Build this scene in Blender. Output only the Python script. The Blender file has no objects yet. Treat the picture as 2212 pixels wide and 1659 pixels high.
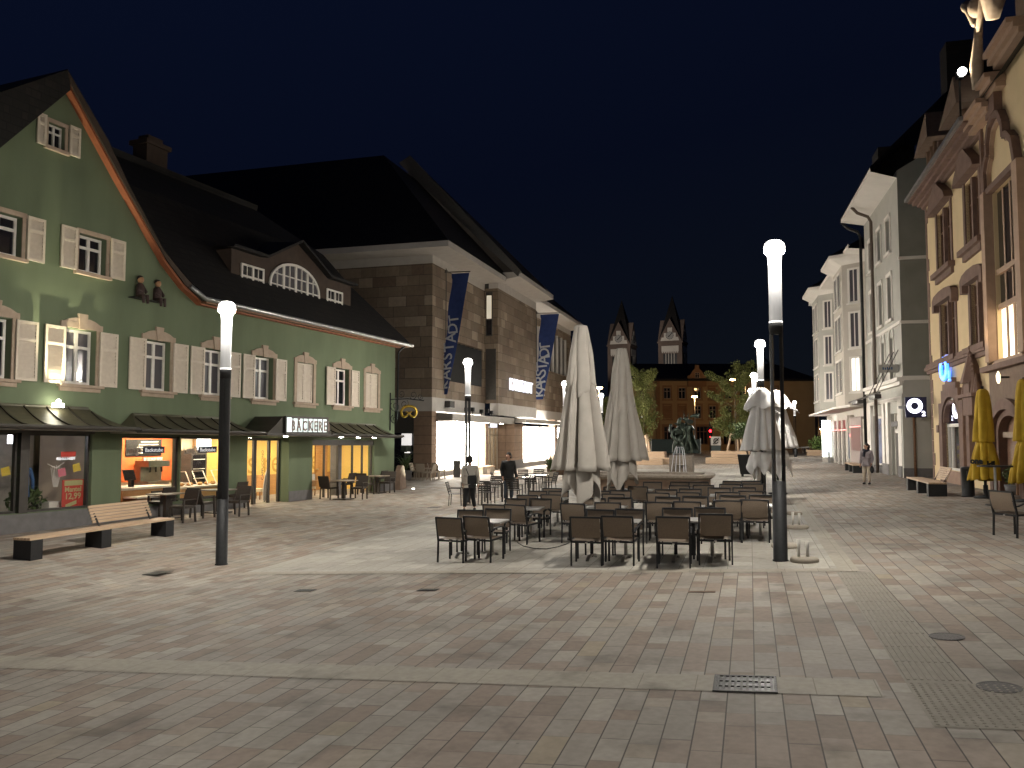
import bpy, math, random
from mathutils import Vector, Matrix
random.seed(7)
R=math.radians
scene=bpy.context.scene
C=scene.collection
# ---------------------------------------------------------------- camera, sky, exposure
CAMH=2.15; F=1790.; CX,CY=1106.,829.5            # eye height; focal length in 2212 px wide picture
PITCH=math.atan((942-829.5)/1790)
cd=bpy.data.cameras.new('camera'); cam=bpy.data.objects.new('camera',cd); C.objects.link(cam)
cd.sensor_width=36.; cd.lens=36.*F/2212.; cd.clip_start=.1; cd.clip_end=2000
cam.location=(0,0,CAMH); cam.rotation_euler=(R(90)+PITCH,0,0)
scene.camera=cam
W=bpy.data.worlds.new('World'); scene.world=W; W.use_nodes=True
nt=W.node_tree; nt.nodes.clear()
tc=nt.nodes.new('ShaderNodeTexCoord'); sx=nt.nodes.new('ShaderNodeSeparateXYZ'); rp=nt.nodes.new('ShaderNodeValToRGB')
bg=nt.nodes.new('ShaderNodeBackground'); wo=nt.nodes.new('ShaderNodeOutputWorld')
nt.links.new(tc.outputs['Generated'],sx.inputs[0])
# brighter, bluer towards the west (left of the picture): last light of dusk
ma=nt.nodes.new('ShaderNodeMath'); ma.operation='MULTIPLY_ADD'; ma.inputs[1].default_value=-.22
nt.links.new(sx.outputs['X'],ma.inputs[0]); nt.links.new(sx.outputs['Z'],ma.inputs[2])
nt.links.new(ma.outputs[0],rp.inputs[0])
el=rp.color_ramp.elements
el[0].position=0.; el[0].color=(.0042,.0056,.0088,1)
el[1].position=.62; el[1].color=(.0024,.0046,.0158,1)
e=el.new(.12); e.color=(.0030,.0044,.0088,1)
e=el.new(.30); e.color=(.0020,.0034,.0105,1)
nt.links.new(rp.outputs[0],bg.inputs[0]); bg.inputs[1].default_value=1.
nt.links.new(bg.outputs[0],wo.inputs[0])
scene.view_settings.view_transform='Standard'; scene.view_settings.look='None'
scene.view_settings.exposure=0.; scene.view_settings.gamma=1.
cy=scene.cycles
cy.use_denoising=True; cy.max_bounces=5; cy.diffuse_bounces=3; cy.glossy_bounces=3; cy.transmission_bounces=4
cy.sample_clamp_indirect=2.; cy.caustics_reflective=False; cy.caustics_refractive=False
LAMP=2700.          # radiance of a street lamp head
# ---------------------------------------------------------------- ground shape and pixel helpers
SA,CA=math.sin(R(16)),math.cos(R(16))            # the street runs 16 degrees right of the view
def lerp(x,xs,ys):
    if x<=xs[0]: return ys[0]
    for i in range(1,len(xs)):
        if x<=xs[i]:
            f=(x-xs[i-1])/(xs[i]-xs[i-1]); return ys[i-1]+f*(ys[i]-ys[i-1])
    return ys[-1]
def zst(s,t):
    k=lerp(s,[15,30,46,70],[.05,.038,.022,.012])
    te=min(max(t,-11.),9.); z=k*(te-.65)
    if t<-11: z+=(-.28-z)*min(1,(-11-t)/5.)
    return z
def ST(s,t): return (s*SA+t*CA, s*CA-t*SA)       # street coordinates -> world x,y
def tost(x,y): return (x*SA+y*CA, x*CA-y*SA)
def zg(x,y): return zst(*tost(x,y))
def G3(s,t,h=0): x,y=ST(s,t); return Vector((x,y,zst(s,t)+h))
def ray(u,v):
    x=(u-CX)/F;y=(CY-v)/F
    return Vector((x,math.cos(PITCH)-y*math.sin(PITCH),math.sin(PITCH)+y*math.cos(PITCH)))
CAMP=Vector((0,0,CAMH))
def at(u,v,h=0):                                 # surveyed point: where a sight line meets the ground (plus h)
    d=ray(u,v); l=2.
    f=lambda l:(CAMP+d*l).z-h-zg((CAMP+d*l).x,(CAMP+d*l).y)
    while l<500 and f(l)>0: l+=.25
    lo,hi=l-.25,l
    for _ in range(30):
        m=(lo+hi)/2
        if f(m)>0: lo=m
        else: hi=m
    return CAMP+d*hi
class Frame:                                     # a facade: x along it, y out of it, z up
    def __init__(s,o,ang,side):
        a=R(ang); sg=1 if side=='L' else -1
        s.Y=Vector((math.cos(a),-math.sin(a),0))*sg; s.X=Vector((s.Y.y,-s.Y.x,0)); s.o=Vector((o[0],o[1],0))
        s.rot=math.atan2(s.X.y,s.X.x)
    def hit(s,u,v,y=0):
        d=ray(u,v); l=((s.o-CAMP).dot(s.Y)+y)/d.dot(s.Y); p=CAMP+d*l
        return (p-s.o).dot(s.X),p.z
    def w(s,x,y,z=0): return s.o+s.X*x+s.Y*y+Vector((0,0,z))
# ---------------------------------------------------------------- mesh and object helpers
class MB:
    def __init__(s,M=None): s.v=[];s.f=[];s.M=M
    def add(s,vs,fs,M=None):
        n=len(s.v); M=M or s.M
        for p in vs:
            p=Vector(p); s.v.append(M@p if M else p)
        s.f+= [[i+n for i in f] for f in fs]; return s
    def box(s,x0,x1,y0,y1,z0,z1,M=None):
        return s.add([(x,y,z) for x in (x0,x1) for y in (y0,y1) for z in (z0,z1)],
            [(0,1,3,2),(4,6,7,5),(0,4,5,1),(2,3,7,6),(0,2,6,4),(1,5,7,3)],M)
    def hexa(s,b,t):                             # bottom and top loops of n points
        n=len(b); return s.add(list(b)+list(t),[list(range(n))[::-1],list(range(n,2*n))]+[[i,(i+1)%n,n+(i+1)%n,n+i] for i in range(n)])
    def bar(s,p,q,w,h=None,up=(0,0,1)):
        p,q=Vector(p),Vector(q); h=h or w; d=(q-p).normalized(); up=Vector(up)
        a=d.cross(up)
        if a.length<1e-3: a=d.cross(Vector((1,0,0)))
        a.normalize(); b=a.cross(d); a*=w/2; b*=h/2
        return s.hexa([p-a-b,p+a-b,p+a+b,p-a+b],[q-a-b,q+a-b,q+a+b,q-a+b])
    def tube(s,pts,r,n=8,cap=True):
        pts=[Vector(p) for p in pts]; rr=r if hasattr(r,'__len__') else [r]*len(pts); rings=[]; ref=None
        for i,p in enumerate(pts):
            d=(pts[min(i+1,len(pts)-1)]-pts[max(i-1,0)]).normalized()
            if ref is None: ref=d.cross(Vector((0,0,1)) if abs(d.z)<.9 else Vector((1,0,0)))
            a=(ref-d*ref.dot(d)).normalized(); ref=a; b=d.cross(a)
            rings.append([p+(a*math.cos(2*math.pi*k/n)+b*math.sin(2*math.pi*k/n))*rr[i] for k in range(n)])
        vs=[q for g in rings for q in g]; fs=[]
        for i in range(len(pts)-1):
            for k in range(n): fs.append((i*n+k,i*n+(k+1)%n,(i+1)*n+(k+1)%n,(i+1)*n+k))
        if cap: fs+=[list(range(n))[::-1],list(range((len(pts)-1)*n,len(pts)*n))]
        return s.add(vs,fs)
    def lathe(s,prof,n=20,c=(0,0,0),cap=True):
        return s.tube2([(r,(c[0],c[1],c[2]+z)) for r,z in prof],n,cap)
    def tube2(s,rc,n,cap=True):
        vs=[];fs=[]
        for r,c in rc: vs+=[(c[0]+r*math.cos(2*math.pi*k/n),c[1]+r*math.sin(2*math.pi*k/n),c[2]) for k in range(n)]
        for i in range(len(rc)-1):
            for k in range(n): fs.append((i*n+k,i*n+(k+1)%n,(i+1)*n+(k+1)%n,(i+1)*n+k))
        if cap: fs+=[list(range(n))[::-1],list(range((len(rc)-1)*n,len(rc)*n))]
        return s.add(vs,fs)
    def prism(s,poly,y0,y1):                     # polygon in x,z pushed from y0 to y1
        n=len(poly)
        return s.add([(x,y0,z) for x,z in poly]+[(x,y1,z) for x,z in poly],
            [list(range(n))[::-1],list(range(n,2*n))]+[[i,(i+1)%n,n+(i+1)%n,n+i] for i in range(n)])
    def ball(s,c,r,n=10,m=7,sc=(1,1,1)):
        return s.tube2([(max(1e-4,r*sc[0]*math.sin(math.pi*i/m)),(c[0],c[1],c[2]-r*sc[2]*math.cos(math.pi*i/m))) for i in range(m+1)],n,False)
    def grid(s,fn,nu,nv,wrap=False):
        vs=[fn(i/nu,j/nv) for j in range(nv+1) for i in range(nu+(0 if wrap else 1))]
        w=nu if wrap else nu+1
        return s.add(vs,[(j*w+i,j*w+(i+1)%w,(j+1)*w+(i+1)%w,(j+1)*w+i) for j in range(nv) for i in range(nu)])
    def build(s,name,m,parent=None,smooth=False,shear=None):
        me=bpy.data.meshes.new(name)
        vs=[(v.x,v.y,v.z+shear*v.x) for v in s.v] if shear else [tuple(v) for v in s.v]
        me.from_pydata(vs,[],s.f); me.update()
        if smooth:
            for p in me.polygons: p.use_smooth=True
        o=bpy.data.objects.new(name,me); C.objects.link(o)
        if m: me.materials.append(m)
        if parent: o.parent=parent
        return o
def fixn(o):                                     # make normals consistent
    import bmesh
    b=bmesh.new(); b.from_mesh(o.data); bmesh.ops.recalc_face_normals(b,faces=b.faces); b.to_mesh(o.data); b.free(); return o
def tag(o,label=None,cat=None,group=None,kind=None):
    for k,v in (('label',label),('category',cat),('group',group),('kind',kind)):
        if v: o[k]=v
    return o
def empty(name,loc,rz,label,cat,group=None):
    o=bpy.data.objects.new(name,None); o.empty_display_size=.2; C.objects.link(o); o.location=loc; o.rotation_euler=(0,0,rz)
    return tag(o,label,cat,group)
def dup(o,loc=None,rz=None,label=None,group=None,scale=None,parent=None):
    c=o.copy(); C.objects.link(c); c.parent=parent
    if loc is not None: c.location=loc
    if rz is not None: c.rotation_euler=(0,0,rz)
    if scale: c.scale=(scale,)*3 if not hasattr(scale,'__len__') else scale
    if label: c['label']=label
    if group: c['group']=group
    for ch in list(o.children): dup(ch,parent=c)
    return c
def text(s,size,depth,m,parent,M,name='lettering',align='CENTER',sx=1.,bold=0.):
    cu=bpy.data.curves.new('lettering','FONT'); cu.body=s; cu.size=size; cu.extrude=depth; cu.align_x=align; cu.align_y='CENTER'; cu.offset=bold
    cu.resolution_u=3
    t=bpy.data.objects.new('lettering',cu); C.objects.link(t)
    me=bpy.data.meshes.new_from_object(t.evaluated_get(bpy.context.evaluated_depsgraph_get()))
    bpy.data.objects.remove(t); bpy.data.curves.remove(cu)
    me.transform(M@Matrix.Diagonal((sx,1,1,1))); me.materials.clear(); me.materials.append(m)
    o=bpy.data.objects.new(name,me); C.objects.link(o); o.parent=parent; return o
def onwall(x,y,z,tilt=0):                        # lettering matrix: reads from outside a facade
    return Matrix.Translation((x,y,z))@Matrix(((-1,0,0,0),(0,0,1,0),(0,1,0,0),(0,0,0,1)))@Matrix.Rotation(tilt,4,'Z')
# ---------------------------------------------------------------- materials
def newmat(name):
    m=bpy.data.materials.new(name); m.use_nodes=True; n=m.node_tree
    return m,n,n.nodes['Principled BSDF']
def nd(n,t,**k):
    x=n.nodes.new(t)
    for a,b in k.items(): setattr(x,a,b)
    return x
def mat(name,c1,c2=None,rough=.7,metal=0.,scale=6.,bump=0.,bscale=None,spec=.4,stretch=None,detail=4):
    m,n,b=newmat(name); b.inputs['Roughness'].default_value=rough; b.inputs['Metallic'].default_value=metal
    b.inputs['Specular IOR Level'].default_value=spec
    c2=c2 or tuple(x*.8 for x in c1)
    tcn=nd(n,'ShaderNodeTexCoord'); no=nd(n,'ShaderNodeTexNoise'); no.inputs['Scale'].default_value=scale; no.inputs['Detail'].default_value=detail
    src=tcn.outputs['Object']
    if stretch:
        mp=nd(n,'ShaderNodeMapping'); mp.inputs['Scale'].default_value=stretch; n.links.new(src,mp.inputs[0]); src=mp.outputs[0]
    n.links.new(src,no.inputs['Vector'])
    r=nd(n,'ShaderNodeValToRGB'); r.color_ramp.elements[0].position=.32; r.color_ramp.elements[1].position=.68
    r.color_ramp.elements[0].color=(*c2,1); r.color_ramp.elements[1].color=(*c1,1)
    n.links.new(no.outputs[0],r.inputs[0]); n.links.new(r.outputs[0],b.inputs['Base Color'])
    if bump:
        n2=nd(n,'ShaderNodeTexNoise'); n2.inputs['Scale'].default_value=bscale or scale*6; n2.inputs['Detail'].default_value=6
        n.links.new(src,n2.inputs['Vector'])
        bp=nd(n,'ShaderNodeBump'); bp.inputs['Strength'].default_value=bump; bp.inputs['Distance'].default_value=.02
        n.links.new(n2.outputs[0],bp.inputs['Height']); n.links.new(bp.outputs[0],b.inputs['Normal'])
    return m
def emit(name,col,st,base=(.8,.8,.8)):
    m,n,b=newmat(name); b.inputs['Base Color'].default_value=(*base,1)
    b.inputs['Emission Color'].default_value=(*col,1); b.inputs['Emission Strength'].default_value=st
    b.inputs['Specular IOR Level'].default_value=.2
    return m
def glass(name,tint=(.02,.025,.03),alpha=.25,rough=.03):   # clear pane: reflective, mostly see-through
    m,n,b=newmat(name); n.nodes.remove(b)
    g=nd(n,'ShaderNodeBsdfGlossy'); g.inputs['Roughness'].default_value=rough
    t=nd(n,'ShaderNodeBsdfTransparent'); t.inputs[0].default_value=(1-tint[0],1-tint[1],1-tint[2],1)
    ge=nd(n,'ShaderNodeNewGeometry'); dt=nd(n,'ShaderNodeVectorMath',operation='DOT_PRODUCT'); n.links.new(ge.outputs['Normal'],dt.inputs[0]); n.links.new(ge.outputs['Incoming'],dt.inputs[1])
    ab=nd(n,'ShaderNodeMath',operation='ABSOLUTE'); n.links.new(dt.outputs['Value'],ab.inputs[0])
    om=nd(n,'ShaderNodeMath',operation='SUBTRACT'); om.inputs[0].default_value=1.; n.links.new(ab.outputs[0],om.inputs[1])
    p5=nd(n,'ShaderNodeMath',operation='POWER'); p5.inputs[1].default_value=5.; n.links.new(om.outputs[0],p5.inputs[0])
    f=nd(n,'ShaderNodeMath',operation='MULTIPLY_ADD'); f.inputs[1].default_value=.9; f.inputs[2].default_value=.035; n.links.new(p5.outputs[0],f.inputs[0])
    mx=nd(n,'ShaderNodeMixShader'); n.links.new(f.outputs[0],mx.inputs[0]); n.links.new(t.outputs[0],mx.inputs[1]); n.links.new(g.outputs[0],mx.inputs[2])
    n.links.new(mx.outputs[0],n.nodes['Material Output'].inputs[0]); return m
def blocks(name,cols,bw,bh,mortar,mcol,rough=.75,wall=True,bump=.25,grain=14.,vary=.25):
    """masonry or paving: rows of random-length, random-tone blocks in object space"""
    m,n,b=newmat(name); b.inputs['Roughness'].default_value=rough; b.inputs['Specular IOR Level'].default_value=.35
    L=n.links.new
    def M(op,a,c=None,d=None):
        x=nd(n,'ShaderNodeMath',operation=op)
        for i,q in enumerate((a,c,d)):
            if q is None: continue
            if isinstance(q,(int,float)): x.inputs[i].default_value=q
            else: L(q,x.inputs[i])
        return x.outputs[0]
    tcn=nd(n,'ShaderNodeTexCoord'); s=nd(n,'ShaderNodeSeparateXYZ'); L(tcn.outputs['Object'],s.inputs[0])
    if wall: X=M('ADD',s.outputs[0],s.outputs[1]); Y=s.outputs[2]
    else: X=s.outputs[0]; Y=s.outputs[1]
    yr=M('DIVIDE',Y,bh); row=M('FLOOR',yr); fy=M('FRACT',yr)
    w1=nd(n,'ShaderNodeTexWhiteNoise',noise_dimensions='1D'); L(row,w1.inputs['W'])
    ph=M('MULTIPLY',w1.outputs['Value'],37.)
    xs=M('ADD',M('DIVIDE',X,bw),ph)
    xs=M('ADD',xs,M('MULTIPLY',M('SINE',M('MULTIPLY',xs,2.3)),vary)); xs=M('ADD',xs,M('MULTIPLY',M('SINE',M('MULTIPLY',xs,.83)),vary))
    col=M('FLOOR',xs); fx=M('FRACT',xs)
    cv=nd(n,'ShaderNodeCombineXYZ'); L(row,cv.inputs[0]); L(col,cv.inputs[1])
    w2=nd(n,'ShaderNodeTexWhiteNoise',noise_dimensions='2D'); L(cv.outputs[0],w2.inputs['Vector'])
    r=nd(n,'ShaderNodeValToRGB'); r.color_ramp.interpolation='CONSTANT'
    e=r.color_ramp.elements
    while len(e)>1: e.remove(e[-1])
    tot=sum(c[0] for c in cols); acc=0; first=True
    for wgt,c in cols:
        if first: e[0].position=0; e[0].color=(*c,1); first=False
        else: q=e.new(acc); q.color=(*c,1)
        acc+=wgt/tot
    L(w2.outputs['Value'],r.inputs[0])
    no=nd(n,'ShaderNodeTexNoise'); no.inputs['Scale'].default_value=grain; no.inputs['Detail'].default_value=5; L(tcn.outputs['Object'],no.inputs['Vector'])
    n3=nd(n,'ShaderNodeTexNoise'); n3.inputs['Scale'].default_value=.45; n3.inputs['Detail'].default_value=6; L(tcn.outputs['Object'],n3.inputs['Vector'])
    val=M('MULTIPLY',M('ADD',M('MULTIPLY',no.outputs[0],.5),.75),M('ADD',M('MULTIPLY',n3.outputs[0],.9),.55))
    val=M('MULTIPLY',val,M('ADD',M('MULTIPLY',w2.outputs['Color'] if False else w2.outputs['Value'],.12),.94))
    mx=nd(n,'ShaderNodeMix',data_type='RGBA',blend_type='MULTIPLY'); mx.inputs[0].default_value=1.
    cb=nd(n,'ShaderNodeCombineColor'); L(val,cb.inputs[0]); L(val,cb.inputs[1]); L(val,cb.inputs[2])
    if not wall:                                 # gum spots, drips and grime
        vo=nd(n,'ShaderNodeTexVoronoi'); vo.inputs['Scale'].default_value=2.3; L(tcn.outputs['Object'],vo.inputs['Vector'])
        sp=M('LESS_THAN',vo.outputs['Distance'],.045); n4=nd(n,'ShaderNodeTexNoise'); n4.inputs['Scale'].default_value=1.7; n4.inputs['Detail'].default_value=8; L(tcn.outputs['Object'],n4.inputs['Vector'])
        gr=M('MULTIPLY',M('MAXIMUM',M('SUBTRACT',n4.outputs[0],.56),0.),-2.2)
        val=M('MULTIPLY',val,M('ADD',M('ADD',1.,gr),M('MULTIPLY',sp,-.28))); L(val,cb.inputs[0]); L(val,cb.inputs[1]); L(val,cb.inputs[2])
    L(r.outputs[0],mx.inputs[6]); L(cb.outputs[0],mx.inputs[7])
    dy=M('MULTIPLY',M('SUBTRACT',.5,M('ABSOLUTE',M('SUBTRACT',fy,.5))),bh)
    dx=M('MULTIPLY',M('SUBTRACT',.5,M('ABSOLUTE',M('SUBTRACT',fx,.5))),bw)
    joint=M('MAXIMUM',M('LESS_THAN',dy,mortar[1]),M('MULTIPLY',M('LESS_THAN',dx,mortar[0]),mortar[2]))
    mm=nd(n,'ShaderNodeMix',data_type='RGBA'); L(joint,mm.inputs[0]); L(mx.outputs[2],mm.inputs[6]); mm.inputs[7].default_value=(*mcol,1)
    L(mm.outputs[2],b.inputs['Base Color'])
    bp=nd(n,'ShaderNodeBump'); bp.inputs['Strength'].default_value=bump; bp.inputs['Distance'].default_value=.01
    L(M('SUBTRACT',M('MULTIPLY',no.outputs[0],.35),joint),bp.inputs['Height']); L(bp.outputs[0],b.inputs['Normal'])
    return m
PAV=[(40,(.292,.258,.218)),(16,(.332,.296,.25)),(9,(.305,.258,.206)),(14,(.245,.19,.151)),(15,(.268,.215,.175)),(5,(.212,.168,.135)),(1,(.29,.24,.175))]
M_pave=blocks('paving stones',PAV,.42,.222,(.004,.0055,.55),(.075,.062,.05),wall=False,bump=.35)
M_slab=blocks('terrace slabs',[(5,(.36,.335,.29)),(3,(.33,.305,.262)),(2,(.385,.357,.306))],.60,.40,(.004,.005,.8),(.17,.15,.125),wall=False,vary=.12,bump=.2)
M_band=blocks('drain strip concrete',[(3,(.33,.295,.24)),(2,(.31,.278,.226))],1.5,.5,(.003,.004,.5),(.2,.175,.14),wall=False,vary=.05,bump=.15)
M_rib=mat('tactile concrete',(.30,.268,.222),(.25,.224,.185),.8,scale=9,bump=.3)
M_stone=blocks('brown sandstone cladding',[(4,(.205,.158,.115)),(4,(.175,.132,.094)),(3,(.235,.185,.135)),(2,(.15,.108,.078)),(1,(.29,.235,.175))],1.15,.62,(.008,.012,1.),(.06,.047,.036),vary=.2,bump=.2,grain=5.)
M_green=mat('green stucco',(.140,.172,.102),(.108,.136,.080),.9,stretch=(1.4,1.4,.35),detail=7,scale=.8,bump=.25,bscale=60)
M_plinth=mat('grey plinth',(.16,.15,.15),(.13,.125,.12),.8,scale=5,bump=.15)
M_sand=mat('pale sandstone trim',(.40,.31,.235),(.33,.25,.185),.8,scale=7,bump=.2)
M_shut=mat('cream painted wood',(.60,.52,.42),(.54,.46,.37),.55,scale=9)
M_white=mat('white window paint',(.72,.68,.62),(.66,.62,.56),.45,scale=8)
M_whitewall=mat('white render',(.76,.72,.66),(.70,.66,.605),.9,scale=1.5,bump=.15,bscale=50)
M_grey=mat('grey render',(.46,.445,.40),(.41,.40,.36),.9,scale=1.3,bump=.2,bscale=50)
M_greyshade=mat('shaded grey render',(.25,.25,.22),(.22,.22,.19),.9,scale=1.3,bump=.2,bscale=50)  # grey render darkened, shade of the side wall put into its colour
M_beige=mat('beige render',(.54,.49,.43),(.49,.45,.39),.9,scale=1.3,bump=.15,bscale=50)
M_cream=mat('yellow render',(.70,.54,.32),(.64,.49,.285),.9,scale=1.2,bump=.2,bscale=50)
M_red=mat('red sandstone',(.19,.118,.09),(.14,.085,.066),.85,scale=3.,bump=.35,bscale=20)
M_tile=blocks('dark roof tiles',[(2,(.011,.009,.008)),(2,(.008,.007,.006)),(1,(.014,.011,.009))],.2,.22,(.01,.02,1),(.004,.003,.003),bump=.5)
M_copper=mat('patinated copper sheet',(.105,.095,.06),(.075,.07,.047),.45,metal=.35,scale=3.,bump=.08)
M_copperd=mat('dark copper edge',(.05,.045,.035),(.04,.036,.03),.4,metal=.6)
M_wood=mat('brown timber',(.20,.105,.055),(.15,.075,.04),.6,scale=3,stretch=(1,1,8),bump=.1)
M_rake=mat('red brown painted boards',(.30,.10,.045),(.24,.075,.035),.6,scale=5)
M_slat=mat('light larch slats',(.55,.40,.27),(.45,.31,.20),.55,scale=4,stretch=(.6,12,12),bump=.12)
M_anth=mat('anthracite steel',(.020,.020,.021),(.015,.015,.016),.55,metal=.0,scale=20,spec=.3)
M_black=mat('black metal',(.015,.015,.016),(.012,.012,.012),.4,metal=.4)
M_frame=mat('grey brown window frame',(.075,.068,.06),(.06,.055,.05),.45,metal=.3)
M_chrome=mat('brushed steel',(.62,.60,.57),(.5,.48,.46),.28,metal=1.)
M_galv=mat('galvanised sheet',(.45,.45,.44),(.36,.36,.35),.4,metal=.8)
M_sling=mat('taupe sling mesh',(.165,.125,.09),(.135,.10,.072),.75,scale=60)
M_canvas=mat('beige canvas',(.47,.43,.38),(.40,.365,.32),.9,scale=2.5,bump=.12,bscale=90)
M_canvasw=mat('white canvas',(.80,.78,.76),(.72,.70,.68),.9,scale=2.5,bump=.12,bscale=90)
M_canvasg=mat('dark green canvas',(.09,.10,.075),(.07,.08,.06),.9,scale=3)
M_yellow=mat('yellow canvas',(.48,.31,.02),(.38,.24,.014),.8,scale=4,bump=.1,bscale=60)
M_pane=glass('window glass')
def darkpane(name,c=(.012,.012,.016),r=.06):
    m,n,b=newmat(name); b.inputs['Base Color'].default_value=(*c,1); b.inputs['Roughness'].default_value=r; b.inputs['Specular IOR Level'].default_value=.6; return m
M_dark=darkpane('unlit window glass'); M_blue=darkpane('curtained window glass',(.085,.08,.09),.12)
M_leaf=mat('foliage',(.085,.125,.04),(.05,.08,.022),.7,scale=30)
M_leafy=mat('young yellow green foliage',(.14,.15,.035),(.08,.092,.022),.7,scale=20)
M_bark=mat('bark',(.16,.12,.085),(.11,.08,.055),.9,scale=12,bump=.3)
M_bronze=mat('verdigris bronze',(.09,.115,.09),(.04,.05,.04),.45,metal=.65,scale=6,bump=.2)
M_granite=mat('fountain stone',(.24,.20,.16),(.17,.14,.11),.7,scale=14,bump=.2)
M_concrete=mat('pale concrete',(.42,.37,.30),(.36,.31,.25),.85,scale=10,bump=.2)
M_brown=mat('brown sandstone',(.19,.13,.092),(.15,.10,.07),.85,scale=5,bump=.25)
M_skin=mat('skin',(.48,.27,.19),(.42,.23,.16),.55,scale=9)
M_hair=mat('dark hair',(.018,.013,.01),(.012,.009,.007),.6,scale=40)
M_cov=mat('worn cover plate',(.115,.102,.095),(.085,.076,.072),.6,metal=.2,scale=25,bump=.3)
M_iron=mat('cast iron',(.045,.042,.038),(.03,.028,.026),.55,metal=.5,scale=25,bump=.3)
# ================================================================ SETTING: the sloping square
GR=R(74)
def frange(a,b,st):
    n=max(1,int(math.ceil((b-a)/st-1e-6))); return [a+(b-a)*i/n for i in range(n+1)]
def sheet(name,ss,tt,h,m,kind='structure',holes=()):
    g=MB(); ns=len(ss)
    g.v=[Vector((s,-t,zst(s,t)+h)) for t in tt for s in ss]
    for j in range(len(tt)-1):
        for i in range(ns-1):
            g.f.append([j*ns+i,j*ns+ns+i,j*ns+ns+i+1,j*ns+i+1][::-1])
    o=g.build(name,m); o.rotation_euler=(0,0,GR); o['kind']=kind
    if o.data.polygons[0].normal.z<0: o.data.flip_normals()
    return o
ss=[-60,-30,-10]+frange(-5,15,1)+frange(16,30,1)+frange(31,46,1)[0:]+frange(47,70,1.5)+[80,95,115,140,180,240,400]
tt=[-160,-80,-45,-30,-22]+frange(-19,-16,1)+frange(-15,-11,.5)+frange(-10,9,1)+[10,14,25,60,140]
sheet('ground',ss,tt,0,M_pave)
sheet('terrace_paving',frange(14.05,58,1),frange(-9.5,1.6,.925),.005,M_slab)
sheet('kerb_strip',[14.0,14.32],frange(-9.5,1.6,.9),.009,M_band)
sheet('kerb_line',frange(14.32,58,1),[1.3,1.6],.009,M_band)
sheet('drain_strip',[7.49,7.99],frange(-20,1.02,1),.005,M_band)
sheet('guide_paving',frange(6.8,13.95,.9),[1.25,1.76],.005,M_rib)
sheet('guide_paving_field',frange(6.8,7.95,.6),frange(1.76,4.2,.8),.005,M_rib)
# raised ribs and studs of the guide paving
g=MB()
for k in range(9):
    t=1.285+k*.055
    for s0 in frange(8.0,13.9,.59)[:-1]:
        a,b=G3(s0+.012,t,.005),G3(s0+.578,t,.005); g.bar(a+Vector((0,0,.003)),b+Vector((0,0,.003)),.026,.008)
tag(g.build('guide_paving_ribs',M_rib),kind='structure')
g=MB()
for k in range(45):
    t=1.29+k*.064
    for q in range(18):
        p=G3(6.85+q*.062,t,.005); g.tube2([(.017,p),(.011,p+Vector((0,0,.006)))],6)
tag(g.build('guide_paving_studs',M_rib),kind='structure')
def groundrot(s,t,label,name,cat,group=None):
    o=empty(name,G3(s,t),GR,label,cat,group)
    return o
# drain grate in the strip
gr=groundrot(7.73,-.08,'cast iron slotted drain grate set in the pale strip across the foreground','drain_grate','grate')
sl=math.atan(.05)
gr.rotation_euler=(-sl,0,GR)
f=MB(); f.box(-.25,.25,-.27,-.245,.004,.016); f.box(-.25,.25,.245,.27,.004,.016); f.box(-.25,-.22,-.245,.245,.004,.016); f.box(.22,.25,-.245,.245,.004,.016)
f.build('rim',M_iron,gr)
f=MB()
for k in range(10): y=-.235+k*.0505; f.box(-.22,.22,y,y+.024,.006,.014)
for x in (-.08,.075): f.box(x-.012,x+.012,-.235,.245,.0055,.0135)
f.build('bars',M_iron,gr)
f=MB(); f.box(-.218,.218,-.244,.244,.0055,.0062); f.build('pit',M_black,gr)
def cover(s,t,a,b,label,rnd=False,m=None):
    o=groundrot(s,t,label,'manhole_cover','manhole cover'); o.rotation_euler=(-math.atan(.05),0,GR)
    g=MB()
    if rnd:
        g.lathe([(a,.004),(a,.010),(a*.9,.010),(a*.88,.007),(.01,.007)],24)
        for k in range(-3,4): w=math.sqrt(max(0,(a*.8)**2-(k*a*.22)**2)); g.box(-w,w,k*a*.22-.012,k*a*.22+.012,.0075,.0095)
    else:
        g.box(-a,a,-b,b,.004,.008)
        g.box(-a*.8,a*.8,-b*.8,b*.8,.0085,.0105)
    g.build('lid',m or M_iron,o); return o
cover(12.25,-.70,.055,.19,'narrow rust brown slot drain in the paving before the terrace kerb',m=M_brown)
cover(12.33,-7.07,.1,.16,'small dark cover in the paving, the left one of three below the kerb')
cover(12.38,-4.93,.1,.16,'small dark cover in the paving, nearer the terrace chairs')
cover(13.99,-11.4,.25,.30,'square dark cover in the paving by the foot of the left lamp post')
cover(9.67,1.93,.17,0,'round iron cover right of the guide paving, farther from the viewer',True,M_cov)
cover(7.86,1.95,.17,0,'round iron cover at the corner of the studded guide paving',True,M_cov)
cover(20.9,1.35,.30,0,'round cover in the pale kerb line right of the terrace',True,M_band)
cover(28.5,-11.2,.25,.3,'square dark cover in the paving in front of the bakery windows')
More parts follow.
